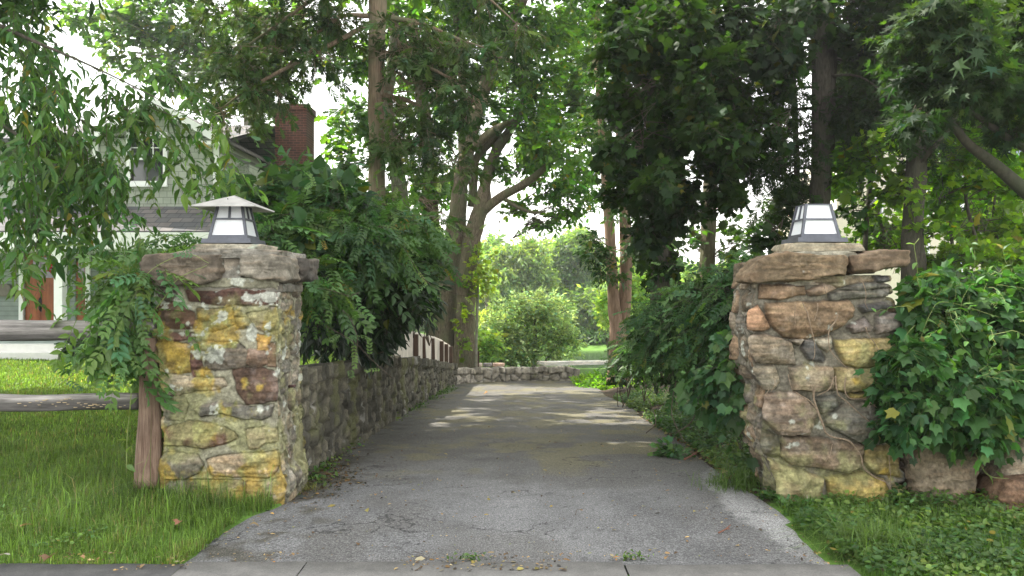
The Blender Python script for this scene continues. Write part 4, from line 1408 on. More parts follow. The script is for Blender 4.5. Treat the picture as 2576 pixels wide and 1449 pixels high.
# ------------------------------------------------------------------ fences
def log_rail(b, p0, p1, h, dep, seed, sides=26, lo=.1, hi=.4):
    n = int(np.linalg.norm(np.asarray(p1) - p0) / .06)
    t = np.linspace(0, 1, n)[:, None]
    path = np.asarray(p0) * (1 - t) + np.asarray(p1) * t
    th = np.linspace(0, 2 * np.pi, sides, endpoint=False) + .2
    sq = np.sign(np.cos(th)) * np.abs(np.cos(th)) ** .55, np.sign(np.sin(th)) * np.abs(np.sin(th)) ** .55
    pr = np.stack([path[:, :1] * 2.2 + 0 * th, np.cos(th)[None] * 1.5 + 0 * path[:, :1], np.sin(th)[None] * 1.5 + 0 * path[:, :1]], -1).reshape(-1, 3)
    rr = 1 + .2 * fbm(pr, 3, seed).reshape(n, sides)
    wob = .02 * fbm(np.column_stack([path[:, 0] * 1.1, 0 * t[:, 0], 0 * t[:, 0]]), 2, seed + 3)
    V = np.stack([path[:, 0][:, None] + 0 * rr, path[:, 1][:, None] + sq[0][None] * dep * .5 * rr, path[:, 2][:, None] + wob[:, None] + sq[1][None] * h * .5 * rr], -1)
    crack = np.exp(-((th - 2.2) / .12) ** 2)[None] * .0
    i = np.arange(n - 1)[:, None] * sides; j = np.arange(sides)[None]; k = (j + 1) % sides
    V = V.reshape(-1, 3)
    q = np.stack([i + j, i + sides + j, i + sides + k, i + k], -1).reshape(-1, 4)
    caps = np.vstack([[(0, jj, jj + 1) for jj in range(1, sides - 1)], [((n - 1) * sides, (n - 1) * sides + jj + 1, (n - 1) * sides + jj) for jj in range(1, sides - 1)]])
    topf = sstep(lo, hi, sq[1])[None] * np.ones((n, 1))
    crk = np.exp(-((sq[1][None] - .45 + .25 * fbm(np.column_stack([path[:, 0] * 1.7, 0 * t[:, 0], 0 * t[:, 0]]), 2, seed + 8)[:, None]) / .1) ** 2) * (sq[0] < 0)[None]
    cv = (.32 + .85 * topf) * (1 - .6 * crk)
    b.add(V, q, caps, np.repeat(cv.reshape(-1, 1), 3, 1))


fr = empty('split_rail_fence', P(375, 1180, 6.25) * np.array([1, 1, 0]), 'weathered grey split rail fence running from the lichen blotched pillar along the lawn', 'fence')
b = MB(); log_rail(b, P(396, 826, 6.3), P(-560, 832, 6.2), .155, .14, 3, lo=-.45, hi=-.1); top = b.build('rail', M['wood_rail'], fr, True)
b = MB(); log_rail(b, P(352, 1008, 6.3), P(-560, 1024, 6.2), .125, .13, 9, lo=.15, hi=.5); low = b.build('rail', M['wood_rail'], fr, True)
tag(top, 'upper split rail with a long crack'); tag(low, 'lower rail dotted with small bracket fungi')
b = MB()
n = 22
t = np.linspace(0, 1, n)[:, None]
path = P(372, 1225, 6.22) * (1 - t) + P(377, 850, 6.26) * t
tube(b, path, np.interp(t[:, 0], [0, .4, 1], [.098, .088, .062]), 18, .22, 33, True, .25, step_noise=5)
b.build('post', M['wood_post'], fr, True, color=False)
b = MB()
tube(b, np.array([(-5.75, 6.21, -.2), (-5.74, 6.22, .6), (-5.73, 6.22, 1.3)]), [.1, .09, .07], 14, .2, 37)
b.build('post', M['wood_post'], fr, True, color=False)
rf = np.random.default_rng(8)
fmat = plain_mat('bracket_fungus', (.52, .4, .24), .7, .3, var=.25, scale=40)
fung = None
for px, py in [(93, 1008), (99, 1018), (112, 1006), (118, 1004), (104, 1012), (133, 1016), (141, 1021), (148, 1011), (155, 1006), (163, 1012), (166, 1003), (176, 1001), (182, 1005), (171, 1016), (190, 1024), (198, 1013), (204, 1018), (211, 1022), (216, 1015), (222, 1024), (229, 1019), (238, 1016), (236, 1025), (246, 1018), (255, 1022), (262, 1017), (270, 1021), (281, 1016), (290, 1019), (303, 1023), (314, 1019), (76, 1012), (64, 1020), (49, 1014)]:
    s = rf.uniform(.007, .019)
    c = P(px, py, 6.205 + .0)
    if fung is None:
        th = np.linspace(0, math.pi, 9)
        V = np.vstack([[(0, .012, 0)], np.column_stack([np.cos(th), -np.sin(th) * .8, 0 * th]), [(0, .012, -.35)], np.column_stack([np.cos(th) * .8, -np.sin(th) * .6, 0 * th - .28])])
        T = [(0, 1 + i, 2 + i) for i in range(8)] + [(10, 12 + i, 11 + i) for i in range(8)]
        Q = [(1 + i, 11 + i, 12 + i, 2 + i) for i in range(8)]
        fung = mk('bracket_fungus', V, [np.array(T), np.array(Q)], fmat, None, True)
        f_ = fung
    else:
        f_ = fung.copy(); COL.objects.link(f_)
    f_.parent = low
    f_.location = [float(v) for v in c - origin_of(low)]
    f_.scale = (s * rf.uniform(.9, 1.4), s, s)

bf = empty('board_fence', (-1.95, 15, .3), 'pale vertical board fence with dark leaning posts on top of the retaining wall', 'fence')
b = MB()
rb = np.random.default_rng(3)
# boards run behind the wall top; the posts stand in front of them
FX = lambda y: np.interp(y, WALL_PTS[:, 1], WALL_PTS[:, 0] - .14)
FT = lambda y: np.interp(y, [13, 14, 15.7, 17.2, 18.8, 20.1, 21, 21.9], [.96, .9, .79, .65, .5, .35, .2, .07])
y = 13.2
while y < 21.8:
    w = .14
    b.hexa([(FX(y), y, FT(y) - 1.0), (FX(y) + .02, y, FT(y) - 1.0), (FX(y + w) + .02, y + w - .008, FT(y) - 1.0), (FX(y + w), y + w - .008, FT(y) - 1.0),
            (FX(y), y, FT(y) + rb.uniform(-.012, .012)), (FX(y) + .02, y, FT(y)), (FX(y + w) + .02, y + w - .008, FT(y)), (FX(y + w), y + w - .008, FT(y))])
    y += w
b.build('boards', M['wood_pale'], bf, color=False)
for y, lean in ((15.5, 0), (16.9, -.05), (18.3, -.03), (19.8, .0), (20.7, .0), (21.6, .0)):
    b = MB()
    x = FX(y) + .025
    zt = FT(y) - .05
    b.hexa([(x, y, zt - 1.1), (x + .09, y, zt - 1.1), (x + .09, y + .12, zt - 1.1), (x, y + .12, zt - 1.1), (x + lean, y, zt), (x + .09 + lean, y, zt), (x + .09 + lean, y + .12, zt), (x + lean, y + .12, zt)])
    b.build('post', M['wood_dark'], bf, color=False)
bf2 = empty('board_fence', (-1.35, 23.55, -.9), 'short separate piece of pale board fence beyond the bend of the wall', 'fence')
b = MB()
x = P(1168, 0, 23.55)[0]
while x < P(1199, 0, 23.55)[0]:
    b.box((x, 23.55, -1.2), (x + .12, 23.552, P(0, 877 + (x + 1.5) * 8, 23.55)[2]))
    x += .127
b.build('boards', M['wood_pale'], bf2, color=False)
for px, lean in ((1166, .03), (1203, 0)):
    b = MB()
    x = P(px, 0, 23.45)[0]; zt = P(0, 884, 23.45)[2]
    b.hexa([(x - .05 - lean, 23.43, -1.2), (x + .03 - lean, 23.43, -1.2), (x + .03 - lean, 23.53, -1.2), (x - .05 - lean, 23.53, -1.2), (x - .05 + lean, 23.43, zt), (x + .03 + lean, 23.43, zt), (x + .03 + lean, 23.53, zt), (x - .05 + lean, 23.53, zt)])
    b.build('post', M['wood_dark'], bf2, color=False)
# ------------------------------------------------------------------ houses
def shingle_mat(name, c0, c1, w=.16, h=.14, mortar=.5, axis='XZ', msize=.006, bd=.006):
    m, nt, out = new_mat(name)
    tc = nt.nodes.new('ShaderNodeTexCoord')
    sp = nt.nodes.new('ShaderNodeSeparateXYZ'); nt.links.new(tc.outputs['Object'], sp.inputs[0])
    cb = nt.nodes.new('ShaderNodeCombineXYZ')
    nt.links.new(sp.outputs[axis[0]], cb.inputs[0]); nt.links.new(sp.outputs[axis[1]], cb.inputs[1])
    br = nt.nodes.new('ShaderNodeTexBrick')
    br.inputs['Scale'].default_value = 1
    br.inputs['Brick Width'].default_value = w; br.inputs['Row Height'].default_value = h
    br.inputs['Mortar Size'].default_value = msize; br.inputs['Mortar Smooth'].default_value = .2
    br.inputs['Color1'].default_value = (*c0, 1); br.inputs['Color2'].default_value = (*c1, 1)
    br.inputs['Mortar'].default_value = (*(np.array(c0) * mortar), 1)
    br.offset = .5
    nt.links.new(cb.outputs[0], br.inputs['Vector'])
    n1 = noise(nt, 3, 4, .6)
    c = mixc(nt, 1.0, br.outputs['Color'], ramp(nt, n1.outputs[0], [(.3, .85), (.7, 1.15)]), 'MULTIPLY')
    pbsdf(nt, out, c, .85, .2, normal=bump(nt, br.outputs['Fac'], -.6, bd))
    return m


M['siding'] = shingle_mat('green_grey_shingles', (.3, .33, .275), (.34, .37, .31), .2, .165, .45, msize=.006)
M['clap'] = shingle_mat('grey_green_clapboard', (.22, .26, .235), (.235, .275, .25), 4.0, .13, .4)
M['roof_slate'] = shingle_mat('dark_roof_shingles', (.075, .08, .085), (.14, .125, .12), .3, .13, .5, 'XZ', .008)
M['roof_blue'] = shingle_mat('blue_grey_roof_shingles', (.1, .125, .16), (.14, .165, .2), .3, .14, .5, 'XZ', .008)
M['brick'] = shingle_mat('red_chimney_brick', (.085, .037, .026), (.05, .028, .023),   .21, .075, 1.7, 'XZ', .012, .008)
M['cream'] = plain_mat('cream_house_wall', (.6, .56, .44), .8, .2, var=.08)
M['far_wall'] = plain_mat('far_grey_wall', (.3, .32, .36), .85, .2, var=.1)
M['far_teal'] = plain_mat('far_green_wall', (.16, .27, .27), .85, .2, var=.1)
M['step'] = plain_mat('pale_step_paint', (.66, .65, .62), .7, .3, var=.08, scale=4)
M['mailbox'] = plain_mat('bronze_mailbox', (.1, .09, .07), .45, .5, .4)


def glass_mat():
    m, nt, out = new_mat('window_glass')
    pbsdf(nt, out, (.03, .035, .035), .06, .8)
    return m


M['glass'] = glass_mat()
HY = 21.0
hx = lambda px, d=HY: (px - CX) / F * d
hz = lambda py, d=HY: H - (py - CY) / F * d

hs = empty('shingled_house', (-10.5, HY, 0), 'sage green shingled house with a gabled wing, red brown door and brick chimney', 'house')
wm = MB()


def wall_y(b, x0, x1, z0, z1, y, holes=(), th=.16):
    """a wall facing the street with rectangular openings"""
    xs = sorted({x0, x1, *[v for h in holes for v in (h[0], h[1])]}); zs = sorted({z0, z1, *[v for h in holes for v in (h[2], h[3])]})
    for a, c in zip(xs[:-1], xs[1:]):
        for e, g in zip(zs[:-1], zs[1:]):
            if any(h[0] - 1e-6 <= a and c <= h[1] + 1e-6 and h[2] - 1e-6 <= e and g <= h[3] + 1e-6 for h in holes): continue
            b.box((a, y, e), (c, y + th, g))


win = (hx(352), hx(432), hz(462), hz(352))
gx0, gx1, gp_, ge = hx(262), hx(566), hz(272), hz(356)
gxm = hx(418)
wall_y(wm, gx0, gx1, hz(600), ge, HY - .5, [win])
# gable triangle of the wing
y0 = HY - .5
wm.add([(gx0, y0, ge), (gx1, y0, ge), (gxm, y0, gp_), (gx0, y0 + .16, ge), (gx1, y0 + .16, ge), (gxm, y0 + .16, gp_)], [(0, 3, 4, 1), (1, 4, 5, 2), (2, 5, 3, 0)], [(0, 1, 2), (3, 5, 4)])
wm.box((gx1 - .16, HY - .34, hz(600)), (gx1, HY + 3, ge)); wm.box((gx0, HY - .34, hz(600)), (gx0 + .16, HY + 3, ge))
win2 = (hx(100), hx(160), hz(480), hz(385))
wall_y(wm, -17.5, gx0, hz(600), hz(345), HY, [win2])
wall_y(wm, gx1, -7.32, 0, hz(400), HY + .9)
wm.box((-17.5, HY + .16, .0), (-17.34, HY + 7, hz(345))); wm.box((-7.32, HY + .9, 0), (-7.16, HY + 7, hz(400)))
wm.box((-17.34, HY + 6.84, 0), (-7.32, HY + 7, hz(400)))
wm.build('wall', M['siding'], hs, color=False)
# ground floor wall behind the porch
door = (hx(44), hx(141), .5, hz(634)); side = (hx(174), hx(201), .5, hz(634))
wl = MB()
wall_y(wl, -17.5, hx(600), 0, hz(600), HY + .3, [door, side])
wl.build('porch_wall', M['clap'], hs, color=False)
# roofs
rf_ = MB()
rz, rzb = hz(330, 25), hz(345)
rf_.add([(-17.9, HY - .4, rzb - .1), (-7.2, HY - .4, rzb - .1), (-7.2, 24.6, rz + .1), (-17.9, 24.6, rz + .1), (-17.9, 29, rzb - .6), (-7.2, 29, rzb - .6)], [(0, 1, 2, 3), (3, 2, 5, 4)])
rf_.add([(-17.9, HY - .4, rzb - .2), (-7.2, HY - .4, rzb - .2), (-7.2, 24.6, rz), (-17.9, 24.6, rz), (-17.9, 29, rzb - .7), (-7.2, 29, rzb - .7)], [(3, 2, 1, 0), (4, 5, 2, 3)])
rf_.add([(-17.9, HY - .4, rzb - .2), (-7.2, HY - .4, rzb - .2), (-7.2, HY - .4, rzb - .1), (-17.9, HY - .4, rzb - .1)], [(0, 1, 2, 3)])
# wing roof
ov = .22
for sx, xa in ((-1, gx0 - ov), (1, gx1 + ov)):
    za = ge - (gp_ - ge) / abs(gxm - (gx0 if sx < 0 else gx1)) * ov
    V = [(xa, y0 - .25, za + .02), (gxm, y0 - .25, gp_ + .02), (gxm, 24.4, gp_ + .02), (xa, 24.4, za + .02), (xa, y0 - .25, za + .1), (gxm, y0 - .25, gp_ + .1), (gxm, 24.4, gp_ + .1), (xa, 24.4, za + .1)]
    rf_.hexa(V)
roof = rf_.build('roof', M['roof_slate'], hs, color=False)
pr = MB()
PYF = HY - 1.9
pz0, pz1 = hz(590, PYF), hz(533)
V = [(-17.6, PYF, pz0), (hx(600), PYF, pz0), (hx(600), HY - .5, pz1), (-17.6, HY - .5, pz1)]
pr.hexa([*V, *[(a, b_, c + .09) for a, b_, c in V]])
pr.build('porch_roof', M['roof_slate'], hs, color=False)
tr = MB()
for sx, xa in ((-1, gx0 - ov), (1, gx1 + ov)):     # rake boards
    za = ge - (gp_ - ge) / abs(gxm - (gx0 if sx < 0 else gx1)) * ov
    tr.hexa([(xa, y0 - .29, za - .14), (gxm, y0 - .29, gp_ - .14), (gxm, y0 - .255, gp_ - .14), (xa, y0 - .255, za - .14), (xa, y0 - .29, za + .09), (gxm, y0 - .29, gp_ + .09), (gxm, y0 - .255, gp_ + .09), (xa, y0 - .255, za + .09)])
tr.box((gx1 - .11, y0 - .03, hz(532)), (gx1 + .03, y0 - .003, ge - .1))
tr.box((gx0 - .03, y0 - .03, hz(532)), (gx0 + .11, y0 - .003, ge - .1))
tr.box((gx1 - .35, y0 - .27, ge - .22), (gx1 + .25, y0 - .035, ge - .12))
tr.box((-17.6, PYF - .06, pz0 - .34), (hx(600), PYF - .01, pz0 + .05))
tr.box((-17.6, PYF + .0, pz0 - .36), (hx(600), HY + .29, pz0 - .3))
for a in (door[0] - .12, door[1] + .012, side[1] + .012): tr.box((a, HY + .24, .48), (a + .115, HY + .297, door[3] + .1))
tr.box((door[0] - .12, HY + .23, door[3] + .012), (side[1] + .13, HY + .296, door[3] + .16))
tr.build('trim', M['white_trim'], hs, color=False)


def window(w, y, th=.1):
    x0, x1, z0, z1 = w
    m = MB()
    f = .1
    for a in ((x0 - f, x0, z0 - f, z1 + f), (x1, x1 + f, z0 - f, z1 + f)): m.box((a[0], y - .035, a[2]), (a[1], y + .06, a[3]))
    for a in ((z0 - f, z0), (z1, z1 + f)): m.box((x0 + .001, y - .033, a[0]), (x1 - .001, y + .06, a[1]))
    zm = (z0 + z1) / 2
    m.box((x0 + .001, y + .01, zm - .025), (x1 - .001, y + .058, zm + .025))
    for k in (1, 2): m.box((x0 + (x1 - x0) * k / 3 - .011, y + .02, zm + .026), (x0 + (x1 - x0) * k / 3 + .011, y + .05, z1 - .001))
    m.box((x0 + .002, y + .022, (zm + z1) / 2 - .011), (x1 - .002, y + .049, (zm + z1) / 2 + .011))
    wf = m.build('window', M['white_trim'], hs, color=False)
    g = MB(); g.box((x0, y + .062, z0), (x1, y + .075, z1)); g.build('pane', M['glass'], wf, color=False)
    s_ = MB(); s_.box((x0 - f - .03, y - .09, z0 - f - .05), (x1 + f + .03, y - .036, z0 - f)); s_.build('sill', M['white_trim'], wf, color=False)


window(win, HY - .5)
window(win2, HY)
for (x0, x1, z0, z1), nm in ((door, 'door'), (side, 'sidelight')):
    m = MB()
    y = HY + .34
    m.box((x0, y, z0), (x1, y + .05, z1))
    w = x1 - x0
    cols = ((.12, .44), (.56, .88)) if nm == 'door' else ((.2, .8),)
    for a, c in cols:
        m.box((x0 + w * a, y - .012, z0 + .18), (x0 + w * c, y - .001, z0 + 1.28))
        m.box((x0 + w * a + .04, y - .022, z0 + .23), (x0 + w * c - .04, y - .0125, z0 + 1.23))
    d = m.build(nm, M['wood_door'], hs, color=False)
    g = MB(); g.box((x0 + w * .2, y - .01, z0 + 1.42), (x0 + w * .8, y - .002, z1 - .12)); g.build('glass_pane', M['glass'], d, color=False)
    if nm == 'door':
        hd = MB()
        tube(hd, [(x0 + w * .4, y - .015, 1.38), (x0 + w * .4, y - .06, 1.34), (x0 + w * .4, y - .06, 1.1), (x0 + w * .4, y - .015, 1.06)], .022, 8)
        hd.box((x0 + w * .4 - .04, y - .016, 1.02), (x0 + w * .4 + .04, y - .0125, 1.5))
        hd.build('handle', M['dark_metal'], d, color=False)
# porch post, floor and steps
pc = MB()
px_ = hx(150, PYF + .12)
pc.box((px_ - .1, PYF + .05, .5), (px_ + .1, PYF + .25, pz0 - .36)); pc.box((px_ - .14, PYF + .01, .5), (px_ + .14, PYF + .29, .62)); pc.box((px_ - .14, PYF + .01, pz0 - .5), (px_ + .14, PYF + .29, pz0 - .361))
pc.build('porch_post', M['white_trim'], hs, color=False)
st = MB()
st.box((-17.4, PYF, -.1), (hx(600), HY + .29, .5))
st.build('porch_floor', M['clap'], hs, color=False)
st = MB()
st.box((-13.6, PYF - .34, -.1), (hx(160, PYF - .3), PYF - .003, .33)); st.box((-13.6, PYF - .68, -.1), (hx(145, PYF - .7), PYF - .343, .16))
st.build('porch_step', M['step'], hs, color=False)
# a red wreath hung on the door glass
wr = MB()
rw = np.random.default_rng(4)
tw = np.linspace(0, 2 * math.pi, 120)
wp = np.column_stack([hx(118) + .13 * np.cos(tw), np.full(120, HY + .32), hz(672) + .13 * np.sin(tw)]) + rw.normal(0, .02, (120, 3))
leaves(wr, 'small', wp, rw.normal(0, 1, (120, 3)), rw.normal(0, 1, (120, 3)) + np.array([0, -2, 0]), .09, (.62, .02, .015), rw, .2, .05)
tag(wr.build('door_wreath', M['leaf'], None), 'bright red wreath hanging on the red brown house door', 'wreath')
mb_ = MB()
x0, x1, z0, z1 = hx(-22), hx(20), hz(746), hz(714)
n = 9
th = np.linspace(0, math.pi, n)
prof = [(x0, z0), (x1, z0)] + [((x0 + x1) / 2 + (x1 - x0) / 2 * math.cos(a), z1 - .07 + .07 * math.sin(a)) for a in th]
k = len(prof)
V = np.array([(a, HY + .1, c) for a, c in prof] + [(a, HY + .292, c) for a, c in prof])
mb_.add(V, [(i, k + i, k + (i + 1) % k, (i + 1) % k) for i in range(k)], [(0, i + 1, i) for i in range(1, k - 1)] + [(k, k + i, k + i + 1) for i in range(1, k - 1)])
mroot = empty('wall_mailbox', (x0, HY + .1, z0), 'dark bronze mailbox on the house wall left of the front door', 'mailbox')
mb_.build('box', M['mailbox'], mroot, color=False)
fl = MB(); fl.box((x0 + .03, HY + .085, z0 + .03), (x1 - .03, HY + .098, z1 - .09)); fl.build('front_flap', M['mailbox'], mroot, color=False)
# chimney
ch = MB()
CD = 24.3
cx0, cx1 = hx(692, CD), hx(771, CD)
ch.box((cx0, CD, 0), (cx1, CD + .95, hz(276, CD))); ch.box((cx0 - .05, CD - .05, hz(276, CD)), (cx1 + .05, CD + 1.0, hz(262, CD)))
cb_ = ch.build('chimney', M['brick'], roof, color=False)
# ------------------------------------------------------------------ trees and shrubs
OAKC = ((.045, .1, .02), (.08, .145, .03))
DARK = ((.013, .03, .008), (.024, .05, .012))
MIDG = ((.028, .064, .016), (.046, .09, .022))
BLUEG = ((.03, .07, .03), (.05, .1, .045))
YELG = ((.08, .165, .017), (.13, .21, .024))
CEDC = ((.032, .07, .016), (.06, .105, .022))
gz1 = lambda x, y: float(ground_z(x, y))


def ground_pt(px, d):
    x = (px - CX) / F * d
    return np.array([x, d, gz1(x, d)])


# --- cedar with a straight shredding trunk
T = Plant('cedar_tree', ground_pt(948, 13), 'cedar with one straight stringy reddish trunk rising behind the lit lantern shrubs', 'tree', seed=101)
T.dens, T.gap = 0.42, 0.25
T.root['label'] = 'cedar with one straight stringy brown trunk rising behind the vine covered shrubs'
limb(T.wood, [(946, 960, 13, 52), (947, 700, 13, 46), (947, 450, 13, 41), (947, 250, 13, 40), (949, 60, 13, 42), (950, -160, 13, 36), (948, -420, 13, 26), (946, -760, 13, 10)], 22, .06, .12, .3, 1)
tm = np.random.default_rng(33)
cl = [((930, 40), (850, 45), (760, 120), (690, 215), 13), ((930, 60), (800, 130), (640, 215), (560, 270), 12.6), 
      ((960, 130), (1030, 150), (1120, 190), (1190, 240), 12.2), ((962, 240), (1040, 260), (1110, 330), (1150, 400), 12.6), ((960, 40), (1060, 60), (1160, 100), (1250, 130), 12.4),
      ((935, -60), (820, -20), (700, 60), (600, 130), 12.8), ((940, -200), (820, -170), (690, -80), (560, 20), 13), ((960, -150), (1080, -120), (1200, -30), (1300, 60), 12.5)]
for i, (a, b_, c_, e, d) in enumerate(cl):
    limb(T.wood, [(*a, 13, 15), (*b_, (13 + d) / 2, 11), (*c_, d, 7), (*e, d, 3)], 7, .1, .15, .2, i)
    for (x, y), s in ((b_, 55), (c_, 75), (e, 75)):
        T.crown(pblob(x, y + 25, d, s * 1.1, s * .75, .8), 62, 'cedar', .2, CEDC, k=5, L=.34, start=P(x, y, d), nb=12, br=.008, out=.9, upw=-.15, droop=.35, ang=42, ldroop=.3, var=.35, clump=.1, freq=2.5)
for x, y, s, n, d in ((700, 60, 110, 170, 13.2), (600, 190, 90, 130, 12.8), (820, 40, 90, 130, 13.3), (1060, 380, 80, 90, 12.6), (1010, 300, 60, 50, 12.8), (1110, 560, 50, 36, 12.8), (1020, 100, 80, 70, 12.8), (1130, 150, 70, 50, 12.4), (1090, 600, 45, 40, 12.8), (990, 370, 50, 60, 12.7)):
    T.crown(pblob(x, y, d, s * 1.2, s * .7, .9), n, 'cedar', .21, CEDC, k=5, L=.36, start=P(x + (948 - x) * .35, y - 60, 13), nb=14, br=.009, out=.9, upw=-.1, droop=.35, ang=42, ldroop=.3, var=.35, clump=.12, freq=2.2)
for px, py, s, n in ((790, -280, 240, 330), (930, -560, 230, 240)):
    T.crown(pblob(px, py, 12.8, s, s * .75, 1.8), n, 'cedar', .42, CEDC, k=6, L=.6, start=P(948, py, 13), nb=25, droop=.3, ldroop=.3)
# dead, pale twigs on the lower limbs
for k in range(16):
    a = P(tm.uniform(955, 1010), tm.uniform(60, 260), 12.7); e = a + np.array([tm.uniform(-.2, .8), tm.uniform(-.6, .2), tm.uniform(-.5, .15)])
    ends = e + tm.normal(0, .16, (6, 3))
    twiggy(T.twig, a, ends, tm, .008, -.15)
T.finish('bark_cedar', 'needle', twigm='vinestem')

# --- big many-stemmed oak at the end of the left wall
T = Plant('oak_tree', ground_pt(1160, 24), 'massive many stemmed oak spreading over the drive at the end of the retaining wall', 'tree', seed=111)
T.dens, T.gap = 0.85, 0.16
D = 24
limb(T.wood, [(1116, 960, D, 70), (1120, 860, D, 54), (1124, 740, D, 46), (1134, 640, D, 42), (1146, 555, D, 39), (1160, 458, D, 37), (1186, 331, D, 35), (1227, 204, D, 32), (1268, 102, D, 30), (1313, 0, D, 27), (1380, -160, D, 24), (1440, -420, D, 14)], 20, .09, .14, .5, 3)
limb(T.wood, [(1172, 960, D - .3, 74), (1170, 860, D - .3, 56), (1174, 713, D - .3, 46), (1184, 640, D - .3, 44), (1198, 560, D - .3, 42), (1216, 505, D - .3, 36), (1222, 458, D, 26), (1246, 382, D + .2, 24), (1292, 312, D + .4, 20), (1330, 220, D + .5, 12)], 20, .09, .14, .5, 7)
limb(T.wood, [(1146, 800, D + .6, 34), (1156, 640, D + .6, 30), (1162, 480, D + .6, 26), (1166, 360, D + .6, 24), (1164, 220, D + .6, 20), (1150, 60, D + .6, 16), (1140, -100, D + .6, 8)], 14, .09, .12, .4, 9)
limb(T.wood, [(1188, 520, D + .3, 24), (1196, 407, D + .3, 20), (1237, 351, D + .2, 22), (1278, 306, D, 15), (1330, 285, D, 7)], 12, .09, .12, .4, 10)
limb(T.wood, [(1206, 540, D - .3, 24), (1228, 520, D - .4, 25), (1265, 492, D - .5, 23), (1310, 468, D - .7, 20), (1350, 440, D - 1, 17), (1395, 400, D - 1.2, 12), (1450, 380, D - 1.4, 7)], 12, .09, .12, .3, 11)
limb(T.wood, [(1262, 494, D - .5, 10), (1300, 520, D - .6, 10), (1345, 535, D - .7, 8), (1375, 530, D - .7, 5)], 9, .09, .12, .3, 13)
limb(T.wood, [(1190, 370, D, 30), (1215, 350, D - .2, 24), (1245, 328, D - .4, 21), (1275, 310, D - .5, 12), (1320, 290, D - .6, 6)], 12, .09, .12, .3, 17)
limb(T.wood, [(1180, 250, D + .3, 14), (1130, 210, D + .1, 12), (1080, 150, D, 8), (1040, 60, D, 5)], 8, .1, .12, .3, 19)
lim = [(1390, 380, 95, 50), (1460, 430, 70, 50), (1330, 420, 60, 45), (1300, 520, 40, 28), (1430, 530, 55, 30), (1370, 560, 40, 22), (1330, 300, 85, 60), (1420, 280, 95, 70), (1250, 420, 40, 40), (1340, 180, 80, 70), (1440, 160, 90, 70), (1290, 230, 55, 60), (1380, 60, 100, 70), (1200, 140, 70, 60), (1120, 90, 70, 60), (1230, 40, 80, 50), (1475, 500, 35, 25), (1150, 280, 50, 50), (1410, 470, 60, 35), (1480, 60, 70, 60), (1490, 330, 45, 60), (1260, 130, 50, 50), (1470, 250, 50, 60), (1100, 10, 70, 50), (1350, 350, 60, 50), (1210, 230, 40, 50), (1310, 60, 60, 60), (1180, 30, 60, 50), (1440, 20, 60, 50)]
for i, (x, y, rx, ry) in enumerate(lim):
    d = D + (.9 if i % 3 else -1.0) + (i % 4) * .45
    T.crown(pblob(x, y, d, rx, ry, 1.3), int(rx * ry / 34), 'oak', .17, OAKC, k=9, L=.55, start=P(x * .5 + 1210 * .5, y + 40, D), nb=9, br=.014, clump=.14, freq=1.6, droop=.2, ldroop=.35, var=.3)
for px, py, d, s, n in ((1150, -140, 23, 220, 130), (1420, -170, 23, 240, 150), (1280, -420, 24, 330, 200), (1000, -420, 24, 300, 150)):
    T.crown(pblob(px, py, d, s, s * .7, 2.2), n, 'oak', .3, OAKC, k=11, L=.9, start=P(1300, -20, D), nb=20, br=.03)
T.finish('bark_oak', 'leaf_thin')

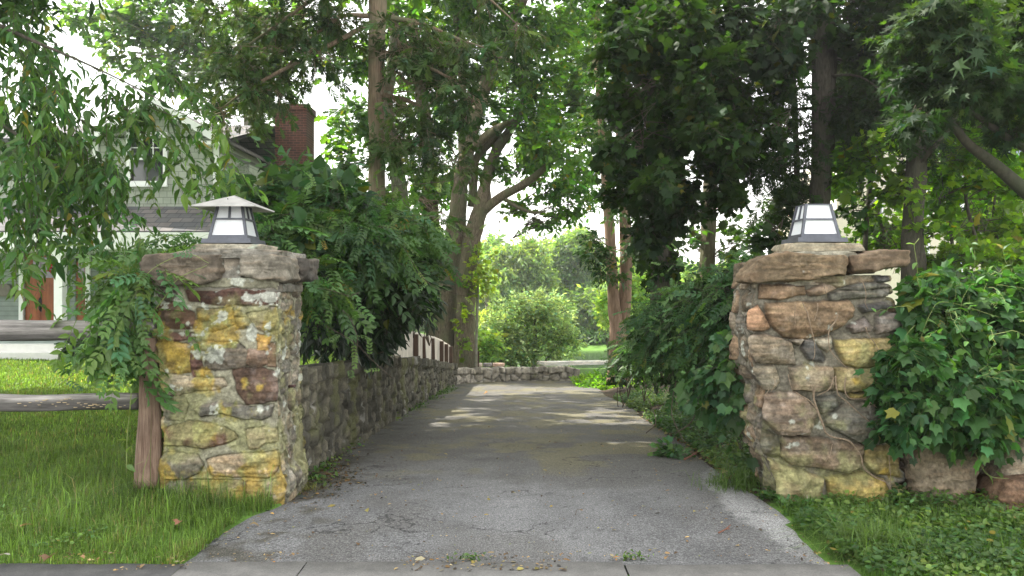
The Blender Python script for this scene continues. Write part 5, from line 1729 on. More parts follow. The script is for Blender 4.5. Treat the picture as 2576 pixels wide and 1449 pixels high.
# --- trees standing behind the oak, and the lofty one behind the house
for (nm, lab, seed, pts, foliage, bark, cols) in [
    ('oak_tree', 'slimmer straight dark trunked tree just left of the massive oak', 121, [(1096, 920, 27, 46), (1092, 720, 27, 42), (1084, 520, 27, 38), (1074, 360, 27, 34), (1058, 220, 27, 30), (1040, 80, 27, 26), (1030, -200, 27, 18)],
     [(1080, 470, 50, 70), (1030, 180, 90, 80), (1110, 330, 50, 70), (1000, 60, 90, 70), (1060, 640, 30, 50), (1130, 440, 40, 60), (1040, 560, 45, 50), (1130, 200, 60, 60)], 'bark_oak', OAKC),
    ('oak_tree', 'grey leaning trunk tree between the cedar and the massive oak', 131, [(1010, 560, 26, 44), (1002, 450, 26, 40), (990, 380, 26, 36), (978, 320, 26, 32), (975, 240, 26, 28), (990, 120, 26, 22), (1000, -100, 26, 16)],
     [(880, 400, 55, 50), (900, 300, 60, 60), (1010, 330, 50, 60), (880, 470, 50, 35), (850, 330, 35, 40), (1000, 500, 60, 40), (880, 160, 80, 70), (1010, 430, 40, 40)], 'bark_grey', OAKC),
    ('oak_tree', 'tall airy pale green oak rising above the house roof on the left', 141, [(640, 700, 30, 40), (636, 400, 30, 36), (620, 200, 30, 30), (600, 0, 30, 22), (590, -150, 30, 12)],
     [(640, 60, 110, 80), (500, 90, 100, 70), (390, 60, 100, 60), (560, 190, 90, 60), (700, 170, 70, 60), (330, 130, 80, 50), (450, 190, 70, 45), (250, 40, 90, 45), (640, 270, 60, 40), (520, 260, 50, 35), (730, 60, 70, 60), (420, -40, 120, 60)], 'bark_grey', ((.05, .095, .035), (.085, .135, .05)))]:
    d = pts[0][2]
    T = Plant('oak_tree', ground_pt(pts[0][0], d), lab, 'tree', seed=seed)
    T.dens, T.gap = (.95 if seed == 141 else .8), .2
    limb(T.wood, pts, 14, .15, .12, .35, seed)
    for i, (x, y, rx, ry) in enumerate(foliage):
        st = min(pts, key=lambda p: abs(p[1] - y - 80))
        big = seed == 141
        if big: limb(T.wood, [(st[0], st[1], d, 9), (x * .5 + st[0] * .5, y * .55 + st[1] * .45, d, 6), (x, y, d, 3)], 6, .3, .1, 0, i)
        T.crown(pblob(x, y, d - .5 + .5 * (i % 3), rx, ry, 1.3), int(rx * ry / (40 if not big else 46)), 'oak', .2 if not big else .24, cols, k=8, L=.6 if not big else .8, start=P(st[0], st[1], d), nb=8, br=.018, clump=.16, freq=1.1, ldroop=.35)
    if seed == 131:  # unseen clumps added above the view to dapple sunlight on the drive
        for cc_, rr_, nn_ in (((-5.6, 18.6, 10.2), (2.6, 2.4, 1.1), 105), ((-7.8, 17.2, 10.4), (2.2, 2.2, 1.1), 90), ((-4.6, 21.2, 10.6), (2.4, 2.2, 1.1), 85), ((-3.2, 16.6, 10.8), (2.0, 2.0, 1.0), 75), ((-7.4, 20.4, 10.4), (2.2, 2.0, 1.1), 90)):
            T.crown((np.array(cc_), np.array(rr_)), nn_, 'oak', .3, cols, k=9, L=.7, start=P(1000, 0, 26) * .4 + np.array(cc_) * .6, nb=14, br=.02, clump=.12, freq=.9)
    T.finish(bark, 'leaf_thin', join=True)

# --- slender pair of trunks on the right of the drive
T = Plant('slender_tree', ground_pt(1556, 18.3), 'slender cinnamon brown tree with twin trunks joined low down, right of the driveway', 'tree', seed=151)
T.dens, T.gap = 0.7, 0.15
D = 18.3
limb(T.wood, [(1558, 960, D, 60), (1556, 880, D, 46), (1548, 790, D, 34), (1541, 720, D, 29), (1535, 600, D, 26), (1526, 480, D, 22), (1514, 340, D, 19), (1505, 200, D, 16), (1502, 40, D, 13), (1500, -120, D, 8)], 14, .08, .08, .3, 3)
limb(T.wood, [(1560, 890, D + .1, 40), (1568, 800, D + .1, 34), (1574, 720, D + .1, 32), (1574, 600, D + .1, 30), (1568, 480, D + .1, 26), (1560, 340, D + .1, 22), (1558, 180, D + .1, 18), (1560, 0, D + .1, 14), (1564, -140, D, 8)], 14, .08, .08, .3, 5)
for i, (x, y, rx, ry, n) in enumerate([(1500, 640, 45, 30, 70), (1530, 690, 40, 26, 55), (1490, 600, 30, 16, 30), (1510, 180, 60, 80, 90), (1480, 320, 45, 60, 70), (1530, 60, 70, 70, 100), (1490, -40, 90, 70, 110), (1560, 520, 25, 50, 40), (1590, 600, 25, 60, 50)]):
    T.crown(pblob(x, y, D - .6, rx, ry, .7), n, 'ovate', .11, MIDG, k=8, L=.35, start=P(1536, y + 30, D), nb=8, br=.008, clump=.1, freq=2)
T.finish('bark_cinnamon', 'leaf', join=True)

# --- ivy-clad trunk
T = Plant('ivy_tree', ground_pt(1668, 12.6), 'dark trunk wrapped thickly in glossy ivy standing behind the right hand shrubs', 'tree', seed=161)
T.dens, T.gap = 0.68, 0.3
T.root['label'] = 'dark tree trunk wrapped thickly in glossy ivy between the twin trunk and brown pillar'
D = 12.6
limb(T.wood, [(1672, 900, D, 74), (1668, 720, D, 64), (1664, 600, D, 58), (1655, 450, D, 50), (1650, 250, D, 44), (1650, 50, D, 38), (1650, -200, D, 30), (1650, -500, D, 14)], 16, .08, .14, .35, 3)
rg = T.rng
for py in np.arange(-60, 700, 26):
    w = np.interp(py, [-60, 100, 400, 600, 700], [60, 62, 66, 54, 40])
    T.crown(pblob(1655 + 10 * math.sin(py * .03), py, D, w, 24, .42), 42, 'vine', .105, DARK, k=6, L=.22, out=1.1, upw=-.2, droop=.5, ldroop=.5, clump=.12, freq=3, shell=.25)
for x, y, rx, ry, n in [(1600, 130, 70, 90, 260), (1560, 300, 55, 80, 150), (1610, 420, 60, 80, 160), (1580, 40, 90, 70, 220), (1720, 60, 80, 80, 200), (1560, 480, 30, 60, 60)]:
    T.crown(pblob(x, y, D - .3, rx, ry, .8), n, 'maple', .14, DARK, k=6, L=.32, start=P(1655, y + 60, D), nb=12, br=.01, clump=.1, freq=2, ldroop=.4)
T.finish('bark_dark', 'leaf_dull')

# --- trunk behind, right
T = Plant('leafy_tree', ground_pt(1782, 16), 'brown trunk seen against bright sky left of the roofless lantern', 'tree', seed=171)
T.dens, T.gap = 0.5, 0.25
limb(T.wood, [(1778, 900, 16, 52), (1780, 640, 16, 40), (1784, 520, 16, 36), (1790, 400, 16, 32), (1796, 200, 16, 28), (1800, 0, 16, 22), (1800, -200, 16, 12)], 14, .1, .12, .35, 3)
for i, (x, y, rx, ry, n) in enumerate([(1760, 250, 80, 90, 130), (1850, 130, 80, 80, 120), (1760, 60, 90, 70, 120), (1820, 380, 50, 40, 50), (1860, 590, 50, 45, 60), (1740, 610, 30, 40, 30), (1900, 640, 60, 30, 60)]):
    T.crown(pblob(x, y, 16, rx, ry, 1.0), n, 'maple', .16, MIDG, k=7, L=.45, start=P(1790, y + 60, 16), nb=10, br=.012, clump=.12, freq=1.6)
T.finish('bark_oak', 'leaf_thin', join=True)

# --- dark maple curtain over the right of the drive
T = Plant('maple_tree', ground_pt(1990, 14.0), 'dark leaved maple on a thin stem hanging its big leaves before the ivy clad trunk', 'tree', seed=181)
T.dens, T.gap = 0.6, 0.42
D = 10.2
limb(T.wood, [(2010, 900, 14, 22), (2008, 640, 13.6, 16), (2004, 420, 13, 15), (1998, 250, 12.6, 14), (1990, 60, 12, 13), (1960, -120, 11.6, 12), (1940, -300, 11.5, 9)], 9, .1, .08, .2, 3)
limb(T.wood, [(1998, 250, 12.6, 10), (1900, 150, 11.4, 9), (1790, 90, 10.6, 7), (1680, 80, 10, 4)], 7, .1, .1, 0, 4)
limb(T.wood, [(2002, 340, 12.8, 8), (1930, 330, 11.4, 8), (1840, 340, 10.4, 6), (1720, 360, 9.8, 3)], 7, .1, .1, 0, 5)
limb(T.wood, [(2006, 470, 13.2, 8), (1940, 400, 12.4, 8), (1880, 330, 11.4, 6)], 7, .1, .1, 0, 6)
for i, (x, y, rx, ry, n) in enumerate([(1680, 60, 110, 80, 200), (1820, 60, 110, 80, 210), (1640, 200, 90, 80, 180), (1760, 210, 100, 90, 250), (1870, 180, 70, 80, 130), (1690, 330, 90, 80, 200), (1800, 330, 80, 70, 180), (1740, 440, 80, 60, 170), (1830, 410, 50, 45, 70), (1660, 460, 60, 50, 110), (1700, 530, 70, 45, 100), (1800, 500, 40, 40, 50), (1960, 60, 80, 90, 150), (1920, 600, 40, 25, 22), (1960, 200, 40, 60, 60), (1560, 110, 60, 60, 70), (1620, 560, 35, 35, 40), (1540, 220, 50, 70, 70), (1950, 330, 40, 30, 30), (2010, 30, 70, 60, 90), (1880, 300, 60, 50, 70), (1540, 380, 40, 60, 50)]):
    T.crown(pblob(x, y, D - .5 + .5 * (i % 3), rx, ry, .9), int(n * 1.35), 'maple', .122, DARK, k=6, L=.32, start=P(x * .6 + 1990 * .4, y - 20, 11.2), nb=10, br=.008, clump=.1, freq=1.8, ldroop=.55, droop=.3)
T.finish('bark_dark', 'leaf_dull')

# --- tall dark conifer behind the roofless lantern
T = Plant('hemlock_tree', ground_pt(2062, 12), 'tall straight dark conifer trunk directly behind the roofless lantern with thin drooping boughs', 'tree', seed=191)
T.dens, T.gap = 0.8, 0.0
D = 12
limb(T.wood, [(2056, 900, D, 66), (2058, 640, D, 56), (2062, 500, D, 54), (2068, 380, D, 54), (2072, 200, D, 52), (2076, 0, D, 50), (2078, -250, D, 42), (2080, -700, D, 22), (2080, -1100, D, 6)], 20, .07, .1, .45, 3)
tm = np.random.default_rng(7)
for i in range(34):
    py = -380 + i * 26
    s = -1 if i % 2 else 1
    ln = tm.uniform(110, 300) * (1 if py < 330 else .7)
    if s > 0 and py > 330: continue
    d1 = D + tm.uniform(-1.6, 1.2)
    pts = [(2070, py, D, 9), (2070 + s * ln * .5, py + 10 + tm.uniform(-10, 20), (D + d1) / 2, 6), (2070 + s * ln, py + tm.uniform(20, 80), d1, 2.5)]
    limb(T.wood, pts, 6, .12, .1, 0, i)
    for f in (.35, .62, .9):
        x = 2070 + s * ln * f; y = py + 40 * f + 20
        T.crown(pblob(x, y, D + (d1 - D) * f, ln * .24, 34, .5), 26, 'hemlock', .17, DARK, k=5, L=.3, start=P(x, y - 22, D + (d1 - D) * f), nb=6, br=.005, out=1, upw=-.2, droop=.4, ldroop=.3, ang=40)
T.crown(pblob(2080, -650, D, 300, 260, 1.8), 400, 'hemlock', .4, DARK, k=6, L=.6, start=P(2080, -600, D), nb=25)
T.finish('bark_dark', 'leaf_dull')

# --- dark trunk further right, with back-lit leaves
T = Plant('leafy_tree', ground_pt(2300, 11.5), 'dark trunk with glowing yellow green backlit leaves between the roofless lantern and the house roof', 'tree', seed=201)
T.dens, T.gap = 0.8, 0.22
D = 11.5
limb(T.wood, [(2298, 900, D, 64), (2296, 640, D, 58), (2300, 500, D, 50), (2306, 380, D, 44), (2312, 250, D, 36), (2320, 80, D, 28), (2330, -150, D, 16)], 16, .08, .14, .35, 3)
limb(T.wood, [(2304, 420, D, 20), (2340, 380, D - .2, 15), (2385, 330, D - .3, 9), (2430, 250, D - .4, 4)], 8, .1, .1, 0, 5)
for a in ([(2175, 640, 12.4, 13), (2180, 560, 12.4, 13), (2190, 460, 12.4, 12), (2225, 350, 12.4, 10), (2260, 260, 12.2, 6)], [(2130, 420, 12.2, 10), (2190, 440, 12.2, 9), (2260, 480, 12, 7)], [(2460, 620, 12.5, 9), (2430, 500, 12.5, 8), (2435, 380, 12.5, 7), (2400, 280, 12.5, 5)], [(2400, 650, 13, 9), (2392, 560, 13, 8), (2410, 450, 13, 6)], [(2230, 640, 13, 8), (2215, 560, 13, 7), (2170, 500, 13, 5)], [(2530, 660, 13, 8), (2500, 560, 13, 7), (2510, 440, 13, 5)]):
    limb(T.wood, a, 7, .1, .08, 0, a[0][0])
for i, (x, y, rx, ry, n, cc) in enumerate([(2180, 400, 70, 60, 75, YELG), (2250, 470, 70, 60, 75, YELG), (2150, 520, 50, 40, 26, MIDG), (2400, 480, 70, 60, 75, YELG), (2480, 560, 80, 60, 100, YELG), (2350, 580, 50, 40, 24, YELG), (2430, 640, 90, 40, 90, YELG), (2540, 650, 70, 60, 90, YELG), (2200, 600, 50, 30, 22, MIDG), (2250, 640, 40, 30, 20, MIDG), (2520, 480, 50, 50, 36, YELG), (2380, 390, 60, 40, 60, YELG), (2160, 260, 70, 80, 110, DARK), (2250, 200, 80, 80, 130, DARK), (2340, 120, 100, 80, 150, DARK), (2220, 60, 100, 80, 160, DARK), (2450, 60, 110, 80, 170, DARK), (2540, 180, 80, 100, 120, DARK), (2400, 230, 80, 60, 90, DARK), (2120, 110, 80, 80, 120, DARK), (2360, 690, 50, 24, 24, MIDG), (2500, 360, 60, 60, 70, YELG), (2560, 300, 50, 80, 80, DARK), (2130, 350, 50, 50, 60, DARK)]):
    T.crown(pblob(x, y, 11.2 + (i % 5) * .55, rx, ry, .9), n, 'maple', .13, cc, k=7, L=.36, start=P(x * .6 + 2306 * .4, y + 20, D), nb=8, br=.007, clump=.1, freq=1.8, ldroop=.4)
for x, y, rx, ry, n, cc in ((2120, 440, 60, 60, 90, MIDG), (2200, 320, 70, 60, 100, YELG), (2330, 460, 60, 60, 80, YELG), (2450, 400, 60, 60, 80, MIDG), (2560, 430, 60, 60, 80, YELG), (2240, 570, 60, 60, 80, YELG), (2360, 320, 60, 60, 80, MIDG), (2120, 620, 40, 40, 50, YELG), (2450, 300, 70, 40, 80, MIDG), (2560, 560, 60, 50, 80, YELG)):
    T.crown(pblob(x, y, 13.6, rx, ry, .9), n, 'maple', .13, cc, k=7, L=.36, start=P(x * .6 + 2306 * .4, y + 20, 12.5), nb=8, br=.007, clump=.1, freq=1.8, ldroop=.4)
for px, py, s, n in ((2450, -220, 240, 200), (2150, -240, 220, 180), (2750, 60, 220, 200), (2700, -300, 260, 200)):
    T.crown(pblob(px, py, 11.5, s, s * .7, 1.8), n, 'maple', .26, DARK, k=9, L=.7, start=P(2320, 0, D), nb=20, br=.015)
T.finish('bark_dark', 'leaf_thin')

T = Plant('leafy_tree', ground_pt(2480, 19), 'sunlit yellow green tree farther back at the right, in front of the cream house', 'tree', seed=207)
limb(T.wood, [(2480, 900, 19, 34), (2484, 640, 19, 28), (2490, 400, 19, 22), (2480, 150, 19, 16), (2470, -80, 19, 8)], 12, .12, .1, .3, 3)
limb(T.wood, [(2486, 560, 19, 14), (2380, 440, 19, 10), (2300, 330, 19, 5)], 8, .12, .1, 0, 5)
for i, (x, y, rx, ry, n) in enumerate([(2500, 300, 90, 80, 110), (2400, 370, 80, 60, 90), (2560, 470, 80, 80, 100), (2440, 540, 60, 50, 60), (2300, 300, 80, 70, 90), (2560, 620, 70, 60, 70), (2480, 150, 120, 90, 130), (2330, 180, 90, 80, 100), (2200, 230, 80, 80, 90), (2130, 330, 50, 60, 50), (2620, 250, 90, 100, 100)]):
    T.crown(pblob(x, y, 19, rx, ry, 1.3), n, 'maple', .2, YELG if i % 3 else MIDG, k=7, L=.55, start=P(2486, y + 60, 19), nb=9, br=.014, clump=.2, freq=1.2, ldroop=.4)
T.finish('bark_dark', 'leaf_thin')

# --- Japanese maple reaching in from the right
T = Plant('maple_tree', ground_pt(2760, 8.2), 'smooth barked maple leaning in from the right edge with star shaped leaves in flat layers', 'tree', seed=211)
D = 7.6
limb(T.wood, [(2790, 1000, 8.2, 80), (2740, 700, 8.1, 66), (2660, 545, 8, 48), (2576, 478, 7.9, 36), (2500, 412, 7.8, 29), (2440, 366, 7.7, 23), (2400, 320, 7.6, 18), (2350, 250, 7.4, 11), (2300, 190, 7.3, 6)], 14, .05, .06, .12, 3)
limb(T.wood, [(2740, 700, 8.1, 40), (2680, 470, 7.9, 28), (2600, 390, 7.8, 20), (2540, 350, 7.7, 18), (2470, 300, 7.6, 14), (2410, 255, 7.4, 9), (2350, 200, 7.3, 5)], 10, .05, .06, .1, 5)
limb(T.wood, [(2740, 700, 8.1, 46), (2700, 330, 8, 36), (2600, 150, 7.9, 26), (2540, 20, 7.8, 20), (2500, -120, 7.7, 12)], 10, .05, .06, .1, 7)
JM = ((.016, .036, .012), (.032, .06, .02))
for i, (x, y, rx, ry, n) in enumerate([(2300, 300, 45, 14, 22), (2390, 240, 100, 26, 95), (2480, 170, 110, 26, 115), (2540, 110, 80, 26, 80), (2420, 110, 90, 24, 85), (2330, 190, 70, 20, 55), (2520, 250, 80, 24, 70), (2500, 30, 100, 28, 95), (2380, 20, 90, 26, 75), (2280, 90, 80, 24, 55), (2560, 320, 60, 26, 40), (2310, 250, 70, 18, 42), (2450, 205, 90, 18, 65), (2560, 60, 60, 40, 60), (2270, 160, 55, 20, 30), (2560, 200, 50, 30, 50)]):
    T.crown(pblob(x, y, D - .5 + .28 * (i % 4), rx, ry, .45), n, 'jmaple', .115, JM, k=7, L=.25, start=P(min(x + 60, 2560), y + 26, D), nb=8, br=.005, out=.7, upw=.1, droop=.25, ldroop=.6, up=.95, var=.22, twr=.0015)
for px, py, s, n in ((2750, 120, 160, 110), (2650, -120, 200, 120)):
    T.crown(pblob(px, py, 7.8, s, s * .6, .9), n, 'jmaple', .14, JM, k=8, L=.35, start=P(2680, 200, 7.9), nb=14)
T.finish('bark_maple', 'leaf_dull')

# --- weeping cherry hanging in from the left
T = Plant('weeping_cherry_tree', (-6.6, 7.6, 0), 'weeping cherry hanging long leafy strands in front of the house at the left edge', 'tree', seed=221)
limb(T.wood, [(-480, 1100, 7.6, 120), (-490, 700, 7.6, 90), (-480, 300, 7.6, 76), (-450, 0, 7.5, 60), (-400, -200, 7.4, 46), (-250, -330, 7.3, 34), (-40, -380, 7.2, 24), (180, -330, 7.1, 14), (340, -200, 7.1, 7)], 14, .07, .08, .15, 3)
limb(T.wood, [(-480, 300, 7.6, 50), (-300, 200, 7.2, 30), (-120, 230, 7, 18), (30, 330, 6.9, 9), (160, 420, 6.9, 4)], 9, .06, .08, .1, 5)
limb(T.wood, [(-480, 120, 7.6, 46), (-320, 10, 7.1, 30), (-120, 20, 6.9, 16), (100, 110, 6.8, 8), (260, 180, 6.8, 5), (420, 260, 6.8, 3)], 9, .06, .08, .1, 6)
rg = T.rng
CH = ((.036, .09, .02), (.062, .125, .028))
strands = []
for (x0, y0, x1, y1, n, sp, d) in [
        (60, 170, 150, 600, 17, 60, 6.9), (180, 180, 270, 500, 15, 60, 6.8), (10, 260, 20, 600, 10, 35, 7.0), (90, 320, 100, 600, 13, 40, 6.6), (190, 330, 230, 600, 13, 45, 7.1),
        (270, 210, 400, 420, 10, 45, 7.0), (330, 250, 560, 400, 7, 30, 7.2), (-60, 100, -20, 640, 9, 60, 7.0), (30, 20, 30, 300, 5, 30, 7.0), (70, 560, 60, 705, 4, 22, 6.6), (240, 380, 300, 640, 8, 40, 6.9),
        (150, 380, 215, 630, 12, 40, 6.8), (350, 300, 420, 520, 5, 35, 7.2), (110, 220, 180, 520, 10, 60, 6.7)]:
    for _ in range(max(2, int(n * (.38 if x1 < 250 else .58)))):
        a = P(x0 + rg.normal(0, sp), y0 + rg.normal(0, 40), d + rg.normal(0, .35))
        e = P(x1 + rg.normal(0, sp), y1 + rg.normal(0, 55), d + rg.normal(0, .3))
        s = np.linspace(0, 1, 9)[:, None]
        up_ = np.array([0, 0, 1.]) * .22 * np.linalg.norm(e - a) * (s * (1 - s)) * 2.2
        path = a + (e - a) * s + up_ + np.cumsum(rg.normal(0, .03, (9, 3)), 0)
        strands.append(path)
        L = np.linalg.norm(np.diff(path, axis=0), axis=1).sum()
        m = max(6, int(L / .052))
        t = np.linspace(.04, 1, m)
        seg = np.interp(t, np.linspace(0, 1, 9), np.arange(9))
        i0 = np.minimum(seg.astype(int), 7); f = (seg - i0)[:, None]
        p = path[i0] * (1 - f) + path[i0 + 1] * f
        tan = unit(path[i0 + 1] - path[i0])
        az = rg.uniform(0, 2 * math.pi, m)
        sd = np.column_stack([np.cos(az), np.sin(az), 0 * az])
        col = mixcol(p, CH[0], CH[1], 1.4, 9)
        lighter = sstep(.6, 1, t)[:, None] * .5  # new growth towards the strand tips is paler and yellower
        col = col * (1 + lighter * np.array([1.0, .6, .1]))
        ld = tan * .45 + sd * .8 + DOWN * .4 + rg.normal(0, .25, (m, 3))
        leaves(T.leaf, 'cherry', p, ld, np.array([0, 0, .8]) + sd * .55 + rg.normal(0, .4, (m, 3)), .09 * np.exp(rg.normal(0, .3, m)), col, rg, .28)
        k = rg.choice(m, max(2, m // 3), replace=False)
        sprays(T.leaf, T.twig, p[k], sd[k] + DOWN * .2, .28, 6, 'cherry', .092, col[k], rg, droop=.6, ldroop=.5, twr=.0015)
thin_tubes(T.twig, np.array(strands), .004, .0014, 4)
for px, py, s, n in ((-150, -60, 200, 120), (-500, 60, 260, 160), (-200, -380, 320, 220), (-600, -300, 320, 220), (150, -330, 260, 180)):
    T.crown(pblob(px, py, 7.4, s, s * .6, 1.5), n, 'lance', .19, CH, k=12, L=.6, start=P(-460, -100, 7.5), nb=14, br=.015, droop=.6)
T.finish('bark_dark', 'leaf')

# --- unseen tree added off to the left so its crown shades lawn and drive
T = Plant('unseen_shade_tree', (-9.2, 10.2, 0), 'tall unseen tree added beyond the left edge, its high crown shading lawn and drive', 'tree', seed=231)
tube(T.wood, catmull(np.array([(-9.2, 10.2, -.2), (-9.1, 10.2, 2.5), (-9, 10.3, 5), (-8.6, 10.4, 8), (-8.4, 10.5, 11)]), .15), np.interp(np.linspace(0, 1, len(catmull(np.array([(-9.2, 10.2, -.2), (-9.1, 10.2, 2.5), (-9, 10.3, 5), (-8.6, 10.4, 8), (-8.4, 10.5, 11)]), .15))), [0, .1, 1], [.5, .36, .12]), 16, .12, 3, True, .3)
for c, r, n in [((-8.8, 9.4, 8.6), (2.6, 2.4, 1.6), 330), ((-6.4, 9.2, 9.4), (2.4, 2.6, 1.5), 420), ((-7.6, 7.4, 8.2), (2.2, 1.8, 1.4), 330), ((-10.5, 8, 7.2), (2.4, 2.2, 1.6), 330), ((-7.2, 11.8, 10), (2.6, 2.0, 1.6), 380), ((-4.2, 10, 10.2), (1.9, 2.2, 1.1), 300), ((-9, 6.5, 7.4), (2, 1.5, 1.2), 240), ((-5.2, 7.4, 9.6), (1.8, 1.5, 1.0), 220), ((-10.6, 13.2, 8.8), (2.8, 2.2, 1.3), 300), ((-12.6, 10.6, 7.6), (2.4, 2.2, 1.4), 280), ((-13.2, 13.6, 8.6), (2.4, 2.0, 1.3), 240)]:
    T.crown((np.array(c), np.array(r)), n, 'tuft', .42, OAKC, k=6, L=.8, start=(-8.7, 10.3, 6.5), nb=16, br=.03)
T.finish('bark_grey', 'leaf')

# ------------------------------------------------------------------ shrubs, vines
WIS = ((.034, .082, .024), (.066, .13, .036))
T = Plant('shrub', ground_pt(860, 9.2), 'tall dense shrub smothered in feathery wisteria, filling the bank behind the lichen blotched pillar', 'shrub', seed=301)
T.dens, T.gap = 0.8, 0
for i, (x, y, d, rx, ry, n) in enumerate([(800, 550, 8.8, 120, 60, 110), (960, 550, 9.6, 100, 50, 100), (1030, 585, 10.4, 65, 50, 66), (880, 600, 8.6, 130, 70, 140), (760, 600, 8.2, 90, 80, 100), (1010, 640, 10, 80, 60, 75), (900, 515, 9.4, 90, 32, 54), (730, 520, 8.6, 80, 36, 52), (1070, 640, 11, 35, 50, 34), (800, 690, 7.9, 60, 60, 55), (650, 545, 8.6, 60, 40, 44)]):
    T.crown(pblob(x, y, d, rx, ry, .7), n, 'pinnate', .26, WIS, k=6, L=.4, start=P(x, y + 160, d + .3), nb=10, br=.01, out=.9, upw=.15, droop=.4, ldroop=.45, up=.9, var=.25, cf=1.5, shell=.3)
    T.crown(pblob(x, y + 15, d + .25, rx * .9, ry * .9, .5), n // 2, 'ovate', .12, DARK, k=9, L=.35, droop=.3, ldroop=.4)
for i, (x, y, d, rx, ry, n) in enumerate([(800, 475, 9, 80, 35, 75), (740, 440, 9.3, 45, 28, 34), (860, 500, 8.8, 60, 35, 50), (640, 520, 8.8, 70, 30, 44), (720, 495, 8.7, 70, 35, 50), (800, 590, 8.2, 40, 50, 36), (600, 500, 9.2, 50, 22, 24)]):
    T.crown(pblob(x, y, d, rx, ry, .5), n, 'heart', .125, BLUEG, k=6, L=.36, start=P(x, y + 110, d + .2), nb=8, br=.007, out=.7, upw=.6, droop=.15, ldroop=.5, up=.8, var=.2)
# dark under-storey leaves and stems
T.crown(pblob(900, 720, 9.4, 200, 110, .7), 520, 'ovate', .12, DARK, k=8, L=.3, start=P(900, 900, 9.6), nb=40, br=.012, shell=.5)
# thin runners with young yellowish leaves
for pts in ([(940, 560, 8.6), (1000, 600, 8.4), (1050, 680, 8.3), (1090, 720, 8.3), (1170, 745, 8.6)], [(960, 470, 9), (1060, 462, 9), (1130, 455, 9.2), (1155, 440, 9.2)], [(960, 560, 9), (1060, 540, 8.8), (1120, 560, 8.8), (1180, 600, 8.9), (1215, 570, 9)], [(760, 720, 7.3), (830, 730, 7.1), (880, 745, 7.1), (905, 735, 7.1)], [(820, 820, 7.2), (890, 860, 7.1), (930, 900, 7.1), (985, 950, 7.1)], [(860, 780, 7.2), (880, 800, 7.1), (900, 860, 7.0), (880, 930, 7.0)]):
    q = catmull(np.array([P(*p) for p in pts]), .05)
    tube(T.twig, q, .003, 5)
    k = np.arange(3, len(q), 3)
    rg = T.rng
    leaves(T.leaf, 'pinnate', q[k], rg.normal(0, .5, (len(k), 3)) + np.array([0, -.3, -.2]), np.array([0, -.2, 1.]) + rg.normal(0, .2, (len(k), 3)), .17, np.array((.1, .16, .045)), rg, .2)
T.shoots(60, [(800, 520, 8.6, 120, 60), (960, 530, 9.4, 100, 50), (1040, 590, 10.2, 60, 50), (880, 600, 8.4, 120, 60), (1000, 640, 9.8, 80, 50), (700, 500, 8.5, 80, 40)], 'pinnate', .18, (.085, .15, .05), .5)
T.shoots(24, [(740, 430, 9.2, 50, 30), (820, 470, 8.9, 70, 30), (650, 510, 8.7, 60, 30)], 'heart', .11, (.06, .12, .05), .45, 1.2)
T.finish('bark_oak', 'leaf', leaf_name='foliage', twig_name='stems')

T = Plant('laurel_shrub', ground_pt(960, 11), 'very dark glossy laurel with long leaves draping over the retaining wall before the board fence', 'shrub', seed=311)
T.dens, T.gap = 0.8, 0
for i, (x, y, d, rx, ry, n) in enumerate([(960, 740, 10.6, 100, 70, 240), (1040, 740, 11.6, 50, 50, 130), (880, 790, 9.6, 80, 70, 200), (970, 810, 11, 40, 40, 110), (820, 800, 8.6, 45, 70, 100), (920, 850, 10, 60, 30, 110), (1080, 760, 12.6, 25, 35, 50), (960, 690, 10.8, 100, 40, 120)]):
    T.crown(pblob(x, y, d, rx, ry, .5), n, 'lance', .15, ((.009, .025, .008), (.016, .038, .012)), k=9, L=.26, start=P(x, y + 110, d + .2), nb=8, br=.008, out=1., upw=-.1, droop=.35, ldroop=.35, ang=60, var=.3, shell=.3)
T.finish('bark_dark', 'leaf_gloss', leaf_name='foliage', twig_name='stems')

T = Plant('climbing_vine', ground_pt(330, 6.5), 'feathery wisteria spray sprawling over the fence end and the left side of its pillar', 'vine', seed=321)
T.dens, T.gap = 0.26, 0
for i, (x, y, d, rx, ry, n) in enumerate([(300, 690, 6.35, 70, 50, 55), (360, 740, 6.2, 55, 60, 55), (320, 800, 6.15, 60, 50, 50), (270, 760, 6.3, 60, 60, 50), (370, 670, 6.3, 60, 40, 40), (300, 850, 6.2, 60, 40, 40), (340, 900, 6.25, 35, 50, 32), (400, 650, 6.5, 60, 40, 34), (330, 620, 6.6, 90, 30, 45), (440, 600, 6.9, 90, 35, 50), (250, 870, 6.3, 35, 30, 14)]):
    T.crown(pblob(x, y, d, rx, ry, .22), n, 'pinnate', .29, ((.06, .13, .035), (.1, .175, .055)), k=3, L=.24, start=P(350, 960, 6.45), nb=4, br=.004, out=.9, upw=.0, droop=.4, ldroop=.4, up=.95, var=.2, shell=.5, twr=.0018)
rg = T.rng
for pts in ([(240, 830, 6.1), (285, 860, 6.05), (330, 760, 6.1), (380, 680, 6.1), (470, 640, 6.05), (525, 662, 6.05)], [(150, 968, 6.15), (200, 930, 6.1), (260, 890, 6.15), (330, 850, 6.2)], [(390, 780, 6.06), (420, 740, 6.05), (450, 700, 6.05), (520, 668, 6.04)]):
    q = catmull(np.array([P(*p) for p in pts]), .03)
    tube(T.twig, q, np.linspace(.004, .0022, len(q)), 5)
    k = np.arange(2, len(q), 5)
    leaves(T.leaf, 'pinnate', q[k], rg.normal(0, .5, (len(k), 3)) + np.array([0, -.2, .0]), np.array([0, -.5, 1.]) + rg.normal(0, .2, (len(k), 3)), .16, np.array((.07, .135, .06)), rg, .2)
q = catmull(np.array([P(*p) for p in [(318, 1190, 6.1), (320, 1100, 6.08), (326, 1040, 6.06), (330, 990, 6.05)]]), .03)
tube(T.twig, q, .004, 5)
